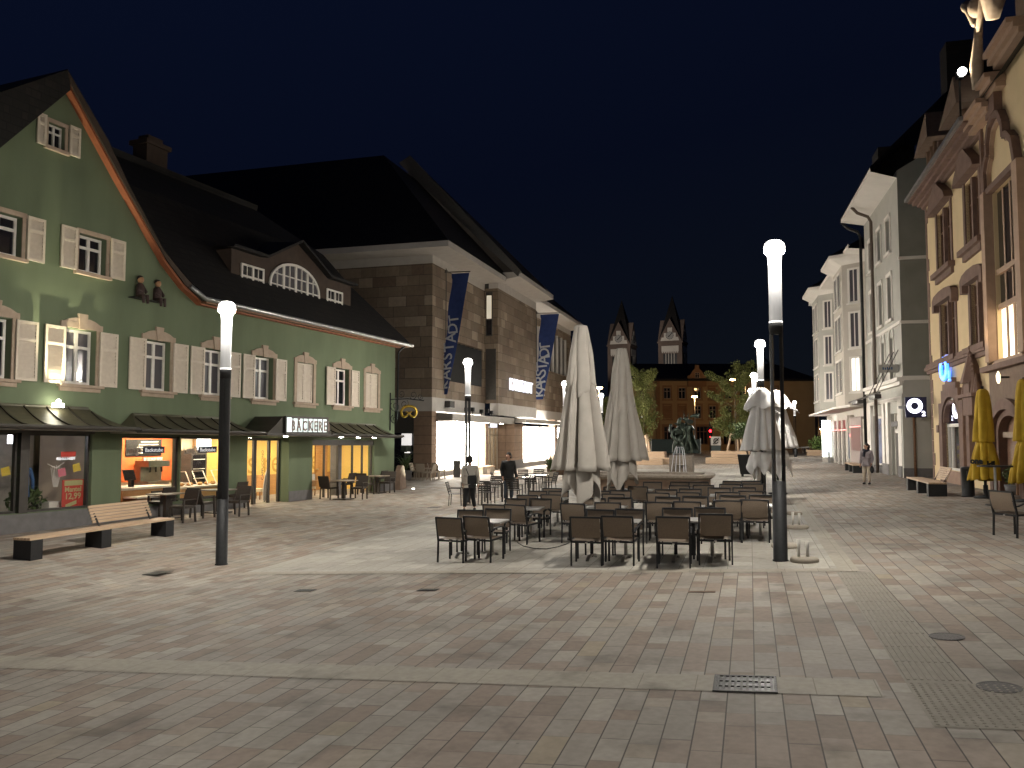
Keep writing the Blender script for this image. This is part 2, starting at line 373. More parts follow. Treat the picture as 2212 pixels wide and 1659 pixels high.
# ================================================================ STREET LAMPS
M_lbloom=emit('lamp bloom cap',(1,.96,.9),6.)
M_lhead=emit('lamp head',(1,.95,.86),LAMP)
def tubemat():
    m,n,b=newmat('lit acrylic tube'); b.inputs['Base Color'].default_value=(.5,.5,.5,1); b.inputs['Roughness'].default_value=.25
    t=nd(n,'ShaderNodeTexCoord'); s=nd(n,'ShaderNodeSeparateXYZ'); n.links.new(t.outputs['Object'],s.inputs[0])
    r=nd(n,'ShaderNodeMapRange'); r.inputs[1].default_value=4.15; r.inputs[2].default_value=5.35; r.inputs[3].default_value=0; r.inputs[4].default_value=1
    n.links.new(s.outputs[2],r.inputs[0])
    p=nd(n,'ShaderNodeMath',operation='POWER'); p.inputs[1].default_value=3.; n.links.new(r.outputs[0],p.inputs[0])
    q=nd(n,'ShaderNodeMath',operation='MULTIPLY_ADD'); q.inputs[1].default_value=6.5; q.inputs[2].default_value=.2; n.links.new(p.outputs[0],q.inputs[0])
    # faint vertical streaks of the light guide
    no=nd(n,'ShaderNodeTexNoise'); no.inputs['Scale'].default_value=18; mp=nd(n,'ShaderNodeMapping'); mp.inputs['Scale'].default_value=(1,1,.03)
    n.links.new(t.outputs['Object'],mp.inputs[0]); n.links.new(mp.outputs[0],no.inputs['Vector'])
    k=nd(n,'ShaderNodeMath',operation='MULTIPLY_ADD'); k.inputs[1].default_value=1.4; k.inputs[2].default_value=.3; n.links.new(no.outputs[0],k.inputs[0])
    z=nd(n,'ShaderNodeMath',operation='MULTIPLY'); n.links.new(q.outputs[0],z.inputs[0]); n.links.new(k.outputs[0],z.inputs[1])
    b.inputs['Emission Color'].default_value=(1,.96,.9,1); n.links.new(z.outputs[0],b.inputs['Emission Strength']); return m
M_tube=tubemat(); M_ring=emit('lit rim',(1,.96,.9),2.2)
def make_lamp():
    o=empty('street_lamp',(0,0,0),0,'x','street lamp')
    g=MB(); g.lathe([(.135,0),(.135,.02),(.122,.03),(.12,1.38)],20); g.build('base_column',M_anth,o,True)
    for sg in (-1,1):                                   # two half-round posts with a slot between
        g=MB(); n=8; prof=[]
        for k in range(n+1):
            a=-1.02+2.04*k/n; prof.append((sg*math.cos(a)*.115,math.sin(a)*.115))
        g.hexa([(x,y,1.38) for x,y in prof],[(x,y,3.95) for x,y in prof]); fixn(g.build('post',M_anth,o))
    g=MB(); g.lathe([(.117,3.95),(.12,4.13),(.105,4.15)],20); g.build('collar',M_anth,o,True)
    g=MB(); g.lathe([(.112,4.15),(.112,5.2),(.125,5.36)],20,cap=False); g.build('light_tube',M_tube,o,True)
    g=MB(); g.lathe([(.116,4.15),(.116,4.175)],20,cap=False); g.build('tube_rim',M_ring,o)
    g=MB(); g.lathe([(.114,5.36),(.165,5.385),(.178,5.44)],16,cap=False); g.build('lamp_head',M_lhead,o)
    g=MB(); g.lathe([(.179,5.442),(.184,5.49),(.165,5.56),(.11,5.61),(.02,5.63)],20); g.build('bloom_cap',M_lbloom,o,True)  # cap rounded and made to glow, imitating the lamp's bloom
    return o
lamp=make_lamp(); LG='white column lamps standing in two rows on the square'
def putlamp(s,t,label,first=[True],rz=GR+R(90)-R(9),sc=1.):
    o=lamp if first[0] else dup(lamp); first[0]=False
    o.location=G3(s,t); o.rotation_euler=(0,0,rz); o['label']=label; o['group']=LG; o.scale=(sc,)*3; return o
putlamp(15.22,.47,'tallest looking white column lamp, at the right corner of the chair terrace')
putlamp(15.37,-10.81,'white column lamp on the left, in front of the bakery windows')
putlamp(30.72,-10.61,'white column lamp behind the man in the pale shirt, before the bright shop')
putlamp(31.0,.40,'white column lamp just behind the nearest right lamp post and above the white umbrellas')
putlamp(47.5,-10.4,'white column lamp half hidden by the left beige umbrella')
putlamp(47.0,.25,'white column lamp glowing directly above the white umbrellas')
putlamp(62.5,.1,'white column lamp lowest in the bright column of lights above the white umbrellas')
putlamp(63.4,-11,'white column lamp showing between the two beige umbrellas')
putlamp(87,4.3,'small distant white column lamp right of the white umbrellas')
putlamp(-.2,-10.8,'white column lamp outside the picture, left of the viewer'); putlamp(-1.6,1.2,'white column lamp outside the picture, just behind the viewer')
# sodium lamps of the cross street
M_sod=emit('sodium lamp',(1,.60,.25),75)
def make_sodium(name,arms):
    o=empty(name,(0,0,0),0,'x','street lamp')
    g=MB(); g.tube([(0,0,0),(0,0,2),(0,0,8.1)],[.09,.08,.05]); g.build('pole',M_galv,o,True)
    for a in arms:
        if a:
            g=MB(); g.tube([(0,0,7.9),(a*.5,0,8.15),(a,0,8.15)],.035); g.build('arm',M_galv,o)
        g=MB(); g.ball((a,0,8.2),.28,12,6,(1.5,1.5,.5)); g.build('lantern',M_sod,o,True)
    return o
so=make_sodium('sodium_street_lamp',[0])
SG='orange sodium lamps along the cross street'
def putsod(o,u,v,vt,label,Y):
    # Y: distance; height from the photo
    d=ray(u,v); p=CAMP+d*(Y/d.y); o.location=(p.x,p.y,zg(p.x,p.y)); dt=ray(u,vt); top=CAMH+dt.z/dt.y*Y
    o.scale=(1,1,(top-o.location.z)/8.2); o.rotation_euler=(0,0,0); o['label']=label; o['group']=SG; return o
putsod(so,1295,960,838,'orange street lamp glowing between the two beige umbrellas',95)
putsod(dup(so),1502,965,857,'orange street lamp in front of the ochre building',118)
dbl=make_sodium('double_sodium_lamp',[-1.75,1.75])
putsod(dbl,1612,960,820,'orange street lamp with two lanterns left of the white lamp',118)
putsod(dup(so),1750,952,929,'faint orange lamp far down the street, left of two',235)
putsod(dup(so),1774,952,927,'faint orange lamp far down the street beside the pale house',235)
# ================================================================ facade tools
def clipx(poly,xa,za,xb,zb):                     # keep what lies under the line a-b
    out=[]; f=lambda p:(xb-xa)*(p[1]-za)-(zb-za)*(p[0]-xa)
    for i in range(len(poly)):
        p,q=poly[i],poly[(i+1)%len(poly)]; a,b=f(p),f(q)
        if a<=1e-9: out.append(p)
        if (a<-1e-9 and b>1e-9) or (a>1e-9 and b<-1e-9):
            t=a/(a-b); out.append((p[0]+(q[0]-p[0])*t,p[1]+(q[1]-p[1])*t))
    return out
def wallmesh(g,outline,z0,ops,y=0,depth=.28):
    """outer skin at y under an outline (list of x,z from low x to high x), openings (x0,x1,z0,z1) with reveals"""
    xs=sorted(set([p[0] for p in outline]+[o[0] for o in ops]+[o[1] for o in ops]))
    zt=max(p[1] for p in outline); zs=sorted(set([z0,zt]+[o[2] for o in ops]+[o[3] for o in ops]+[p[1] for p in outline]))
    ox=[p[0] for p in outline]; oz=[p[1] for p in outline]
    for i in range(len(xs)-1):
        xa,xb=xs[i],xs[i+1]
        if xb-xa<1e-5 or xa<ox[0]-1e-6 or xb>ox[-1]+1e-6: continue
        ha,hb=lerp(xa+1e-7,ox,oz),lerp(xb-1e-7,ox,oz)
        for j in range(len(zs)-1):
            za,zb=zs[j],zs[j+1]; xm,zm=(xa+xb)/2,(za+zb)/2
            if za<z0-1e-6 or any(o[0]<xm<o[1] and o[2]<zm<o[3] for o in ops): continue
            p=clipx([(xa,za),(xb,za),(xb,zb),(xa,zb)],xa,ha,xb,hb)
            if len(p)>=3: g.add([(x,y,z) for x,z in p],[list(range(len(p)))[::-1]])
    for (a,b,c,d) in ops:
        y1=y-depth
        g.add([(a,y,c),(b,y,c),(b,y,d),(a,y,d),(a,y1,c),(b,y1,c),(b,y1,d),(a,y1,d)],[(0,4,5,1),(1,5,6,2),(2,6,7,3),(3,7,4,0)])
    return g
def window(par,x0,x1,z0,z1,y,shear=None,cols=2,rows=(.68,),fr=.07,mu=.05,fm=None,pm=None,name='window',d=.06):
    """frame with casement bars; its pane is a child"""
    g=MB(); g.box(x0,x0+fr,y,y+d,z0,z1); g.box(x1-fr,x1,y,y+d,z0,z1); g.box(x0+fr,x1-fr,y,y+d,z1-fr,z1); g.box(x0+fr,x1-fr,y,y+d,z0,z0+fr)
    for c in range(1,cols):
        x=x0+(x1-x0)*c/cols; g.box(x-mu,x+mu,y+.003,y+d+.004,z0+fr,z1-fr)
    for r in rows:
        z=z0+(z1-z0)*r; g.box(x0+fr,x1-fr,y+.005,y+d-.004,z-mu*.8,z+mu*.8)
    o=g.build(name,fm or M_white,par,shear=shear)
    p=MB(); p.box(x0+fr*.5,x1-fr*.5,y+.012,y+.02,z0+fr*.5,z1-fr*.5); p.build('pane',pm or M_dark,o,shear=shear)
    return o
def shutter(par,x0,x1,z0,z1,y,shear=None,m=None,split=.68):
    g=MB(); fr=.07
    g.box(x0,x0+fr,y,y+.045,z0,z1); g.box(x1-fr,x1,y,y+.045,z0,z1)
    zm=z0+(z1-z0)*split
    for z in (z0,zm-fr/2,z1-fr): g.box(x0+fr,x1-fr,y+.001,y+.044,z,z+fr)
    for a,b in ((z0+fr,zm-fr/2),(zm+fr/2,z1-fr)):
        n=max(2,int((b-a)/.085))
        for k in range(n):
            z=a+(b-a)*(k+.5)/n; h=(b-a)/n*.5
            g.add([(x0+fr,y+.008,z+h),(x1-fr,y+.008,z+h),(x1-fr,y+.038,z-h),(x0+fr,y+.038,z-h)],[(0,1,2,3)])
            g.add([(x0+fr,y+.002,z+h),(x1-fr,y+.002,z+h),(x1-fr,y+.002,z-h),(x0+fr,y+.002,z-h)],[(0,1,2,3)])
    return g.build('shutter',m or M_shut,par,shear=shear)
SPLIT={'plinth','pilaster','bay_pier','side_ledge','white_band','canopy','pillar','pillar_base','downlight','ceiling_light','counter','lit_panel','red_display','neon_line','strip','display_shelf','door_panels','dormer','shelves_','cornice_'}
def boxes(name,m,bx,par):
    if name in SPLIT:
        for b in bx: g=MB(); g.box(*b); o=g.build(name,m,par)
        return o
    g=MB(); [g.box(*b) for b in bx]; return g.build(name,m,par)
# ================================================================ GREEN GABLED HOUSE WITH SHOPS (left)
GH=.0115
p0=at(851,1058); FG=Frame((p0.x,p0.y),22.5,'L')
gh=empty('green_house',(FG.o.x,FG.o.y,0),FG.rot,'green gabled house with cream shutters and a copper canopy over lit shops','house')
ZB=-.6                                             # walls run down into the ground
wins=[(18.72,19.65,3.36,4.86),(16.22,17.18,3.36,4.86),(13.52,14.46,3.36,4.86),(11.10,12.06,3.36,4.86),(8.62,9.62,3.36,4.86),(6.22,7.24,3.36,4.86),(3.75,4.75,3.36,4.86),(1.48,2.46,3.36,4.86)]
gw=[(18.55,19.6,6.44,7.48),(15.98,16.88,6.46,7.50)]; att=(17.42,17.92,9.58,10.22)
shops=[(16.22,18.12,.0,2.02),(18.36,22,.0,2.02),(13.02,15.22,-.02,1.98),(10.98,12.96,-.02,1.98)]
door=(7.62,9.9,ZB,1.98); rw=(1.72,6.18,ZB,1.94)
outl=[(0,6.2),(12.45,6.2),(13.25,6.62),(14.0,7.22),(15.8,9.25),(17.5,11.25),(19.2,9.25),(22.5,5.4)]
g=MB(); wallmesh(g,outl,ZB,wins+gw+[att]+shops+[rw,door],0,.30)
# side and back walls close the house
g.add([(0,0,ZB),(0,-9,ZB),(0,-9,6.2),(0,0,6.2)],[(0,1,2,3)]); g.add([(22.5,0,ZB),(22.5,-9,ZB),(22.5,-9,5.4),(22.5,0,5.4)],[(3,2,1,0)]); g.add([(0,-9,ZB),(22.5,-9,ZB),(22.5,-9,6.2),(0,-9,6.2)],[(0,1,2,3)])
gw_o=g.build('wall',M_green,gh,shear=GH)
g=MB()
for a,b,zt in ((16.2,22.5,-.02),(15.22,16.20,.02),(10.961,15.22,-.10),(9.92,10.96,.02),(6.2,7.60,.02),(-.02,1.70,.02)): g=MB(); g.box(a,b,.002,.03,ZB,zt); g.build('plinth',M_plinth,gh,shear=GH)
# ground-floor dividing walls and soffit of the recessed door
g=MB(); g.box(9.9,9.96,-.5,-.301,ZB,1.98); g.build('door_jamb',M_green,gh,shear=GH); g=MB(); g.box(7.56,7.62,-.5,-.301,ZB,1.98); g.build('door_jamb',M_green,gh,shear=GH)
for i,(a,b,c,d) in enumerate(wins):
    closed=i in (5,7)
    # stone surround, stepped head with keystone, sill
    g=MB(); e=.16
    g.box(a-e,a,.002,.035,c,d+.02); g.box(b,b+e,.002,.035,c,d+.02); g.box(a-e-.02,b+e+.02,.002,.05,d+.02,d+.17)
    m=(a+b)/2
    g.prism([(a-.1,d+.17),(b+.1,d+.17),(b-.08,d+.26),(m+.22,d+.30),(m-.22,d+.30),(a+.08,d+.26)],.002,.045)
    g.prism([(m-.10,d+.0),(m+.10,d+.0),(m+.15,d+.42),(m-.15,d+.42)],.003,.075)
    g.build('window_surround',M_sand,gh,shear=GH)
    g=MB(); g.box(a-e-.06,b+e+.06,.002,.13,c-.09,c-.01); g.box(a-e,b+e,.002,.05,c-.20,c-.09); g.build('window_sill',M_sand,gh,shear=GH)
    if closed:
        shutter(gh,m+.004,b-.005,c+.01,d-.01,-.06,GH); shutter(gh,a+.005,m-.004,c+.01,d-.01,-.06,GH)
        g=MB(); g.box(a,b,-.29,-.28,c,d); g.build('pane',M_dark,gh,shear=GH)
    else:
        window(gh,a+.02,b-.02,c+.01,d-.01,-.24,GH,pm=M_blue if i in (1,2,3,4) else M_dark)
        sw=.60
        shutter(gh,a-sw-.07,a-.07,c-.02,d+.0,.06,GH); shutter(gh,b+.07,b+sw+.07,c-.02,d+.0,.06,GH)
for i,(a,b,c,d) in enumerate(gw):
    window(gh,a+.02,b-.02,c+.01,d-.01,-.22,GH)
    g=MB(); e=.1
    g.box(a-e,a,.002,.035,c,d); g.box(b,b+e,.002,.035,c,d); g.box(a-e,b+e,.002,.06,d,d+.12); g.build('window_surround',M_sand,gh,shear=GH)
    g=MB(); g.box(a-e-.04,b+e+.04,.002,.12,c-.1,c-.01); g.build('window_sill',M_sand,gh,shear=GH)
    shutter(gh,a-.60,a-.1,c-.02,d+.08,.06,GH)
    if i: shutter(gh,b+.1,b+.6,c-.02,d+.08,.06,GH)
a,b,c,d=att
window(gh,a+.01,b-.01,c+.01,d-.01,-.16,GH,fr=.05,mu=.03,rows=(.66,))
g=MB(); g.box(a-.09,a,.002,.035,c,d); g.box(b,b+.09,.002,.035,c,d); g.box(a-.09,b+.09,.002,.05,d,d+.1); g.box(a-.12,b+.12,.002,.1,c-.1,c-.005); g.build('window_surround',M_sand,gh,shear=GH)
shutter(gh,a-.43,a-.1,c-.06,d+.12,.055,GH); shutter(gh,b+.1,b+.36,c-.06,d+.12,.055,GH)
# lamp and curtain in two rooms
g=MB(); g.box(4.0,4.2,-.27,-.25,3.5,4.4); g.build('curtain',emit('lit curtain',(1,.85,.6),.55),gh,shear=GH)
g=MB(); g.ball((16.6,-.26,3.62),.07,8,6,(1,1,2)); g.build('table_lamp',emit('room lamp',(1,.95,.85),4),gh,True,shear=GH)
# verge boards with warm painted soffit along the gable, gutter along the eave
def along(pts,y0,y1,h,name,m):
    for i in range(len(pts)-1):
        pass
    g=MB(); n=len(pts); vs=[];fs=[]
    for x,z in pts: vs+=[(x,y0,z),(x,y1,z),(x,y1,z+h),(x,y0,z+h)]
    for i in range(n-1):
        for k in range(4): fs.append((i*4+k,i*4+(k+1)%4,(i+1)*4+(k+1)%4,(i+1)*4+k))
    fs+=[(0,1,2,3),((n-1)*4+3,(n-1)*4+2,(n-1)*4+1,(n-1)*4)]
    g.add(vs,fs); return fixn(g.build(name,m,gh,shear=GH))
M_verge=mat('dark verge timber',(.055,.035,.024),(.04,.026,.018),.8,scale=4,bump=.2)
rake=[(-.15,6.2),(12.45,6.2),(13.25,6.62),(14.0,7.22),(15.8,9.25),(17.5,11.25)]
along(rake,.0,.22,.10,'eave_soffit',M_rake)
g=MB(); g.prism([(17.5,11.2),(17.62,11.70),(19.46,10.34),(22.8,7.18),(22.7,5.1),(19.2,9.2)],.002,.27); fixn(g.build('verge',M_tile,gh,shear=GH))
g=MB(); g.prism([(12.45,6.31),(13.25,6.73),(14.0,7.33),(15.8,9.36),(17.5,11.36),(17.62,11.70),(16.24,10.23),(15.47,9.14),(14.12,7.58),(13.2,6.93),(12.4,6.48)],.02,.27); fixn(g.build('verge',M_verge,gh,shear=GH))
g=MB(); g.tube([(-.75,.50,6.36),(12.6,.50,6.36),(13.15,.42,6.66)],.075,8); g.build('gutter',M_galv,gh,True,shear=GH)
g=MB(); g.box(-.55,12.5,.22,.44,6.24,6.30); g.build('eave_board',M_wood,gh,shear=GH)
g=MB(); g.tube([(-.1,.45,6.3),(-.05,.15,6.0),(-.05,.10,2.9)],.045,8); g.build('downpipe',M_black,gh,True,shear=GH)
# roofs: main slope with a swept hip at the right end, and the cross gable
def hipz(s): return lerp(s,[0,.6,2.05,2.95,5.2,9],[6.36,7.1,8.9,10.25,12.1,12.1])
g=MB(); L=[0,.6,1.2,2.05,2.95,4,5.2]; e0=.5
for i in range(len(L)-1):
    a,b=L[i],L[i+1]; za,zb=hipz(a),hipz(b)
    xe=lambda z: lerp(z,[6.3,6.9,7.5,9.4,11.5],[12.3,13.3,14.1,15.7,17.4])
    g.add([(-.75+a,e0-a,za),(xe(za),e0-a,za),(xe(zb),e0-b,zb),(-.75+b,e0-b,zb)],[(0,1,2,3)])
    g.add([(-.75+a,e0-a,za),(-.75+b,e0-b,zb),(-.75+b,-9.5+b,zb),(-.75+a,-9.5+a,za)],[(0,1,2,3)])
    g.add([(-.75+a,-9.5+a,za),(-.75+b,-9.5+b,zb),(17,-9.5+b,zb),(17,-9.5+a,za)],[(0,1,2,3)])
rp=[(12.3,6.50),(13.2,6.95),(14.12,7.60),(15.47,9.16),(16.24,10.25),(17.62,11.72)]; lp=[(17.62,11.72),(19.46,10.36),(22.8,7.2)]
for prof in (rp,lp):
    for i in range(len(prof)-1):
        (a,za),(b,zb)=prof[i],prof[i+1]
        g.add([(a,.28,za),(b,.28,zb),(b,-9.3,zb),(a,-9.3,za)],[(0,1,2,3)])
rf=fixn(g.build('roof',M_tile,gh,shear=GH))
g=MB(); g.box(9.2,10.2,-5.4,-4.7,11.2,12.95); g.box(9.1,10.3,-5.5,-4.6,12.95,13.12); g.box(9.35,10.05,-5.3,-4.8,13.12,13.35); g.build('chimney',M_verge,rf,shear=GH)
# dormer
yd=-.62
dz0,dz1=7.0,8.62
g=MB(); arch=lambda n:[(6.62+1.52*math.cos(math.pi*k/n),7.82+.92*math.sin(math.pi*k/n)) for k in range(n+1)]
g.prism([(2.75,dz0-.6),(10.2,dz0-.6),(10.2,dz1),(8.55,dz1),(6.5,9.62),(4.45,dz1),(2.75,dz1)],yd-2.6,yd); dm=g.build('dormer',M_verge,gh,shear=GH)
g=MB()
for a,b in (((10.35,dz1),(8.5,dz1)),((8.5,dz1),(6.5,9.66)),((6.5,9.66),(4.5,dz1)),((4.5,dz1),(2.6,dz1))):
    g.add([(a[0],yd+.28,a[1]),(b[0],yd+.28,b[1]),(b[0],yd-3.2,b[1]+.35),(a[0],yd-3.2,a[1]+.35)],[(0,1,2,3)]); g.add([(a[0],yd+.28,a[1]),(b[0],yd+.28,b[1]),(b[0],yd+.28,b[1]+.1),(a[0],yd+.28,a[1]+.1)],[(0,1,2,3)])
fixn(g.build('dormer_roof',M_tile,dm,shear=GH))
for a,b,c in ((8.5,9.72,3),(3.42,4.55,3)):
    o=window(gh,a,b,7.32,8.2,yd+.003,GH,cols=2,rows=(.5,),fr=.07,mu=.045)
    for x in (a+(b-a)*.25,a+(b-a)*.75):
        q=MB(); q.box(x-.015,x+.015,yd+.012,yd+.045,7.38,8.14); q.build('glazing_bar',M_white,o,shear=GH)
g=MB(); N=18; out=[(6.62+1.56*math.cos(math.pi*k/N),7.78+.98*math.sin(math.pi*k/N)) for k in range(N+1)]; inn=[(6.62+1.47*math.cos(math.pi*k/N),7.78+.88*math.sin(math.pi*k/N)) for k in range(N+1)]
for k in range(N): g.prism([out[k],out[k+1],inn[k+1],inn[k]],yd+.003,yd+.07)
g.box(5.06,5.15,yd+.003,yd+.07,7.3,7.78); g.box(8.09,8.18,yd+.003,yd+.07,7.3,7.78); g.box(5.15,8.09,yd+.003,yd+.07,7.28,7.38)
for x,w in ((5.88,.06),(6.62,.06),(7.36,.06),(5.5,.018),(6.25,.018),(7.0,.018),(7.74,.018)):
    zt=7.78+.9*math.sqrt(max(0,1-((x-6.62)/1.48)**2)); g.box(x-w,x+w,yd+.006,yd+.062,7.38,zt)
for z in (7.78,8.2):
    w=1.48*math.sqrt(max(0,1-((z-7.78)/.9)**2)) if z>7.78 else 1.48
    g.box(6.62-w,6.62+w,yd+.009,yd+.055,z-.02,z+.02)
aw=g.build('arched_window',M_white,gh,shear=GH)
g=MB(); g.prism([(5.1,7.33)]+[(6.62+1.5*math.cos(math.pi*(1-k/N)),7.78+.92*math.sin(math.pi*k/N)) for k in range(N+1)]+[(8.14,7.33)],yd+.004,yd+.012); g.build('pane',M_blue,aw,shear=GH)
# copper canopies: swept like pagoda roofs, standing seams
def canopy(x0,x1,hipL,hipR,top=2.80,bot=2.20,out=1.15,inset=.55):
    n=8; prof=[]
    for k in range(n+1):
        f=k/n; prof.append((.06+f*(out-.06), bot+.07+(top-bot-.07)*(1-f)**1.7))
    def xl(f): return x0+hipL*(1-f)
    def xr(f): return x1-hipR*(1-f)
    g=MB()
    for k in range(n):
        f0,f1=k/n,(k+1)/n; (ya,za),(yb,zb)=prof[k],prof[k+1]
        g.add([(xl(f0),ya,za),(xr(f0),ya,za),(xr(f1),yb,zb),(xl(f1),yb,zb)],[(0,1,2,3)])
        if hipL>0: g.add([(xl(f0),ya,za),(xl(f1),yb,zb),(xl(f1),0,zb),(xl(f0),0,za)],[(0,1,2,3)])
        if hipR>0: g.add([(xr(f0),ya,za),(xr(f1),yb,zb),(xr(f1),0,zb),(xr(f0),0,za)],[(3,2,1,0)])
    g.box(xl(0)+.02,xr(0)-.02,.01,.12,top-.06,top+.03)
    o=fixn(g.build('canopy_roof',M_copper,gh,True,shear=GH))
    ns=int((x1-x0)/.62)
    for q in range(ns+1):
        xx=x0+.1+(x1-x0-.2)*q/ns; pts=[]
        for k,(y,z) in enumerate(prof):
            f=k/n
            if xl(f)+.02<xx<xr(f)-.02: pts.append((xx,y,z+.012))
        if len(pts)>1:
            g=MB()
            for a,b in zip(pts[:-1],pts[1:]): g.bar(a,b,.035,.045)
            g.build('standing_seam',M_copperd,o,shear=GH)
    g=MB(); g.box(x0,x1,out-.10,out+.02,bot-.02,bot+.07); g.tube([(x0,out+.05,bot+.05),(x1,out+.05,bot+.05)],.05,8); g.build('canopy_gutter',M_frame,o,shear=GH)
    g=MB(); g.box(x0+.02,x1-.02,.031,out-.101,bot-.03,bot); g.build('canopy_soffit',M_whitewall,o,shear=GH)
canopy(15.72,23,.75,0,2.72,2.12); canopy(10.45,15.70,.6,.75,2.62,2.08); canopy(1.3-.05+.0,6.62,.55,.9,2.62,2.08)
# raised middle canopy carrying the bakery sign
g=MB(); g.prism([(6.75,2.14),(10.4,2.14),(10.0,2.40),(9.6,2.72),(7.0,2.72),(6.75,2.14)],.05,1.25); fixn(g.build('canopy_roof',M_copperd,gh,shear=GH))
g=MB(); g.box(6.62,10.45,1.15,1.29,2.06,2.14); g.build('canopy_gutter',M_frame,gh,shear=GH)
g=MB(); g.box(6.63,10.44,.031,1.14,2.05,2.08); g.build('canopy_soffit',M_whitewall,gh,shear=GH)
M_spot=emit('canopy spot',(1,.97,.9),130)
for x in (8.75,5.3,4.1,2.9):
    g=MB(); g.lathe([(.01,2.030),(.07,2.032),(.075,2.046)],12,(x,.72,0)); g.build('canopy_spotlight',M_spot,gh,shear=GH)
# wall light on the first canopy washing the gable
g=MB(); g.box(17.43,17.67,.18,.34,2.70,2.80); g.ball((17.55,.28,2.85),.06,10,6); g.build('floodlight',emit('floodlight glass',(1,.95,.75),25),gh,shear=GH)
def spot(name,loc,tgt,power,angle,blend,col,r=.05):
    l=bpy.data.lights.new(name,'SPOT'); l.energy=power; l.spot_size=R(angle); l.spot_blend=blend; l.color=col; l.shadow_soft_size=r
    o=bpy.data.objects.new(name,l); C.objects.link(o); o.location=loc; o.rotation_euler=(Vector(tgt)-Vector(loc)).to_track_quat('-Z','Y').to_euler(); return o
spot('gable_floodlight',FG.w(17.55,.36,3.12),FG.w(17.2,.20,9.0),1400,70,1.0,(1,.93,.62),.025)
# shopfront frames
def shopframe(x0,x1,z0,z1,y,bars,pm,name='shop_window',fw=.06):
    g=MB(); g.box(x0,x0+fw,y,y+.09,z0,z1); g.box(x1-fw,x1,y,y+.09,z0,z1); g.box(x0+fw,x1-fw,y,y+.09,z1-fw,z1); g.box(x0+fw,x1-fw,y,y+.09,z0,z0+fw)
    for b in bars: g.box(b-fw/2,b+fw/2,y+.002,y+.088,z0+fw,z1-fw)
    o=g.build(name,M_frame,gh,shear=GH)
    p=MB(); p.box(x0+fw*.5,x1-fw*.5,y+.03,y+.036,z0+fw*.5,z1-fw*.5); p.build('pane',pm,o,shear=GH); return o
shopframe(16.22,18.12,0,2.02,-.2,[],M_pane); shopframe(18.36,22,0,2.02,-.2,[20.2],M_pane)
g=MB(); g.box(18.12,18.36,-.24,.02,0,2.02); g.box(16.2,22.4,.0,.05,2.02,2.10); g.build('shopfront_post',M_frame,gh,shear=GH)
shopframe(13.02,15.22,-.02,1.98,-.2,[],M_pane); shopframe(10.98,12.96,-.02,1.98,-.2,[],M_pane)
g=MB(); g.box(12.96,13.02,-.26,-.08,-.02,1.98); g.build('shopfront_post',M_frame,gh,shear=GH)
shopframe(7.62,9.9,-.5,1.98,-.49,[8.22,8.98,9.04],M_pane,'glass_door',.09)
shopframe(1.72,6.18,-.5,1.94,-.2,[5.2,4.25,3.2,2.45],M_pane,fw=.05)
g=MB(); g.box(1.74,6.16,-.11,-.03,1.72,1.94); g.build('shopfront_lintel',M_frame,gh,shear=GH)
g=MB(); g.box(3.75,4.1,-.62,-.30,-.5,1.94); g.build('shop_column',M_plinth,gh,shear=GH)
# ---- interiors: textile shop and bakery
def gi(x0,x1,y0,y1,z0,z1,name,m,shear=GH): g=MB(); g.box(x0,x1,y0,y1,z0,z1); return g.build(name,m,gh,shear=shear)
M_floor=mat('shop floor',(.16,.12,.09),(.12,.09,.07),.4,scale=4)
M_cupb=mat('shop oak',(.48,.26,.10),(.40,.21,.08),.45,scale=3,stretch=(1,1,9))
M_ywall=mat('yellow interior wall',(.80,.56,.17),(.76,.52,.15),.8,scale=1); M_owall=mat('orange interior wall',(.75,.16,.035),(.62,.12,.03),.7,scale=2)
M_cwall=mat('cream interior wall',(.72,.58,.42),(.66,.52,.37),.8,scale=1.5)
g=MB(); g.box(.3,15.6,-4.2,-.32,-.50,-.42); g.build('shop_floor',M_floor,gh,shear=GH)
g=MB(); g.box(.3,15.6,-4.2,-.32,2.05,2.12); g.build('shop_ceiling',M_cwall,gh,shear=GH)
g=MB(); g.box(.3,10.4,-3.3,-3.2,-.42,2.05); g.box(.3,.36,-3.2,-.31,-.42,2.05); g.build('interior_wall',M_ywall,gh,shear=GH)
g=MB(); g.box(.37,6.4,-3.19,-3.15,-.42,.50); g.build('wall_panelling',M_cupb,gh,shear=GH)
g=MB(); g.box(9.6,15.6,-2.7,-2.6,-.42,2.05); g.build('interior_wall',M_cwall,gh,shear=GH)
g=MB(); g.box(10.75,13.3,-2.599,-2.57,.5,2.0); g.box(15.5,15.58,-2.6,-.31,-.42,2.05); g.build('orange_wall_panel',M_owall,gh,shear=GH)
g=MB(); g.box(10.5,10.74,-2.599,-2.5,-.42,2.05); g.box(9.62,9.75,-2.599,-2.5,-.42,2.05); g.build('oak_post',M_cupb,gh,shear=GH)
g=MB(); g.box(.72,1.62,-3.19,-3.12,-.42,1.75); dr=g.build('interior_door',M_cupb,gh,shear=GH)
g=MB(); g.box(1.45,1.58,-3.12,-3.07,.62,.66); g.build('handle',M_chrome,dr,shear=GH)
M_lett=mat('faint wall lettering',(.50,.31,.07),(.48,.29,.06),.8)
for s,x in (('us',6.2),('re',4.6),('in',2.6),('e',1.6)): text(s,1.35,.003,M_lett,gh,onwall(x,-3.19,1.05))
for s,x in (('ESPRESSO',9.45),('CAPPUCCINO',8.55)): text(s,.17,.002,M_frame,gh,onwall(x,-.44,1.1,R(90)))
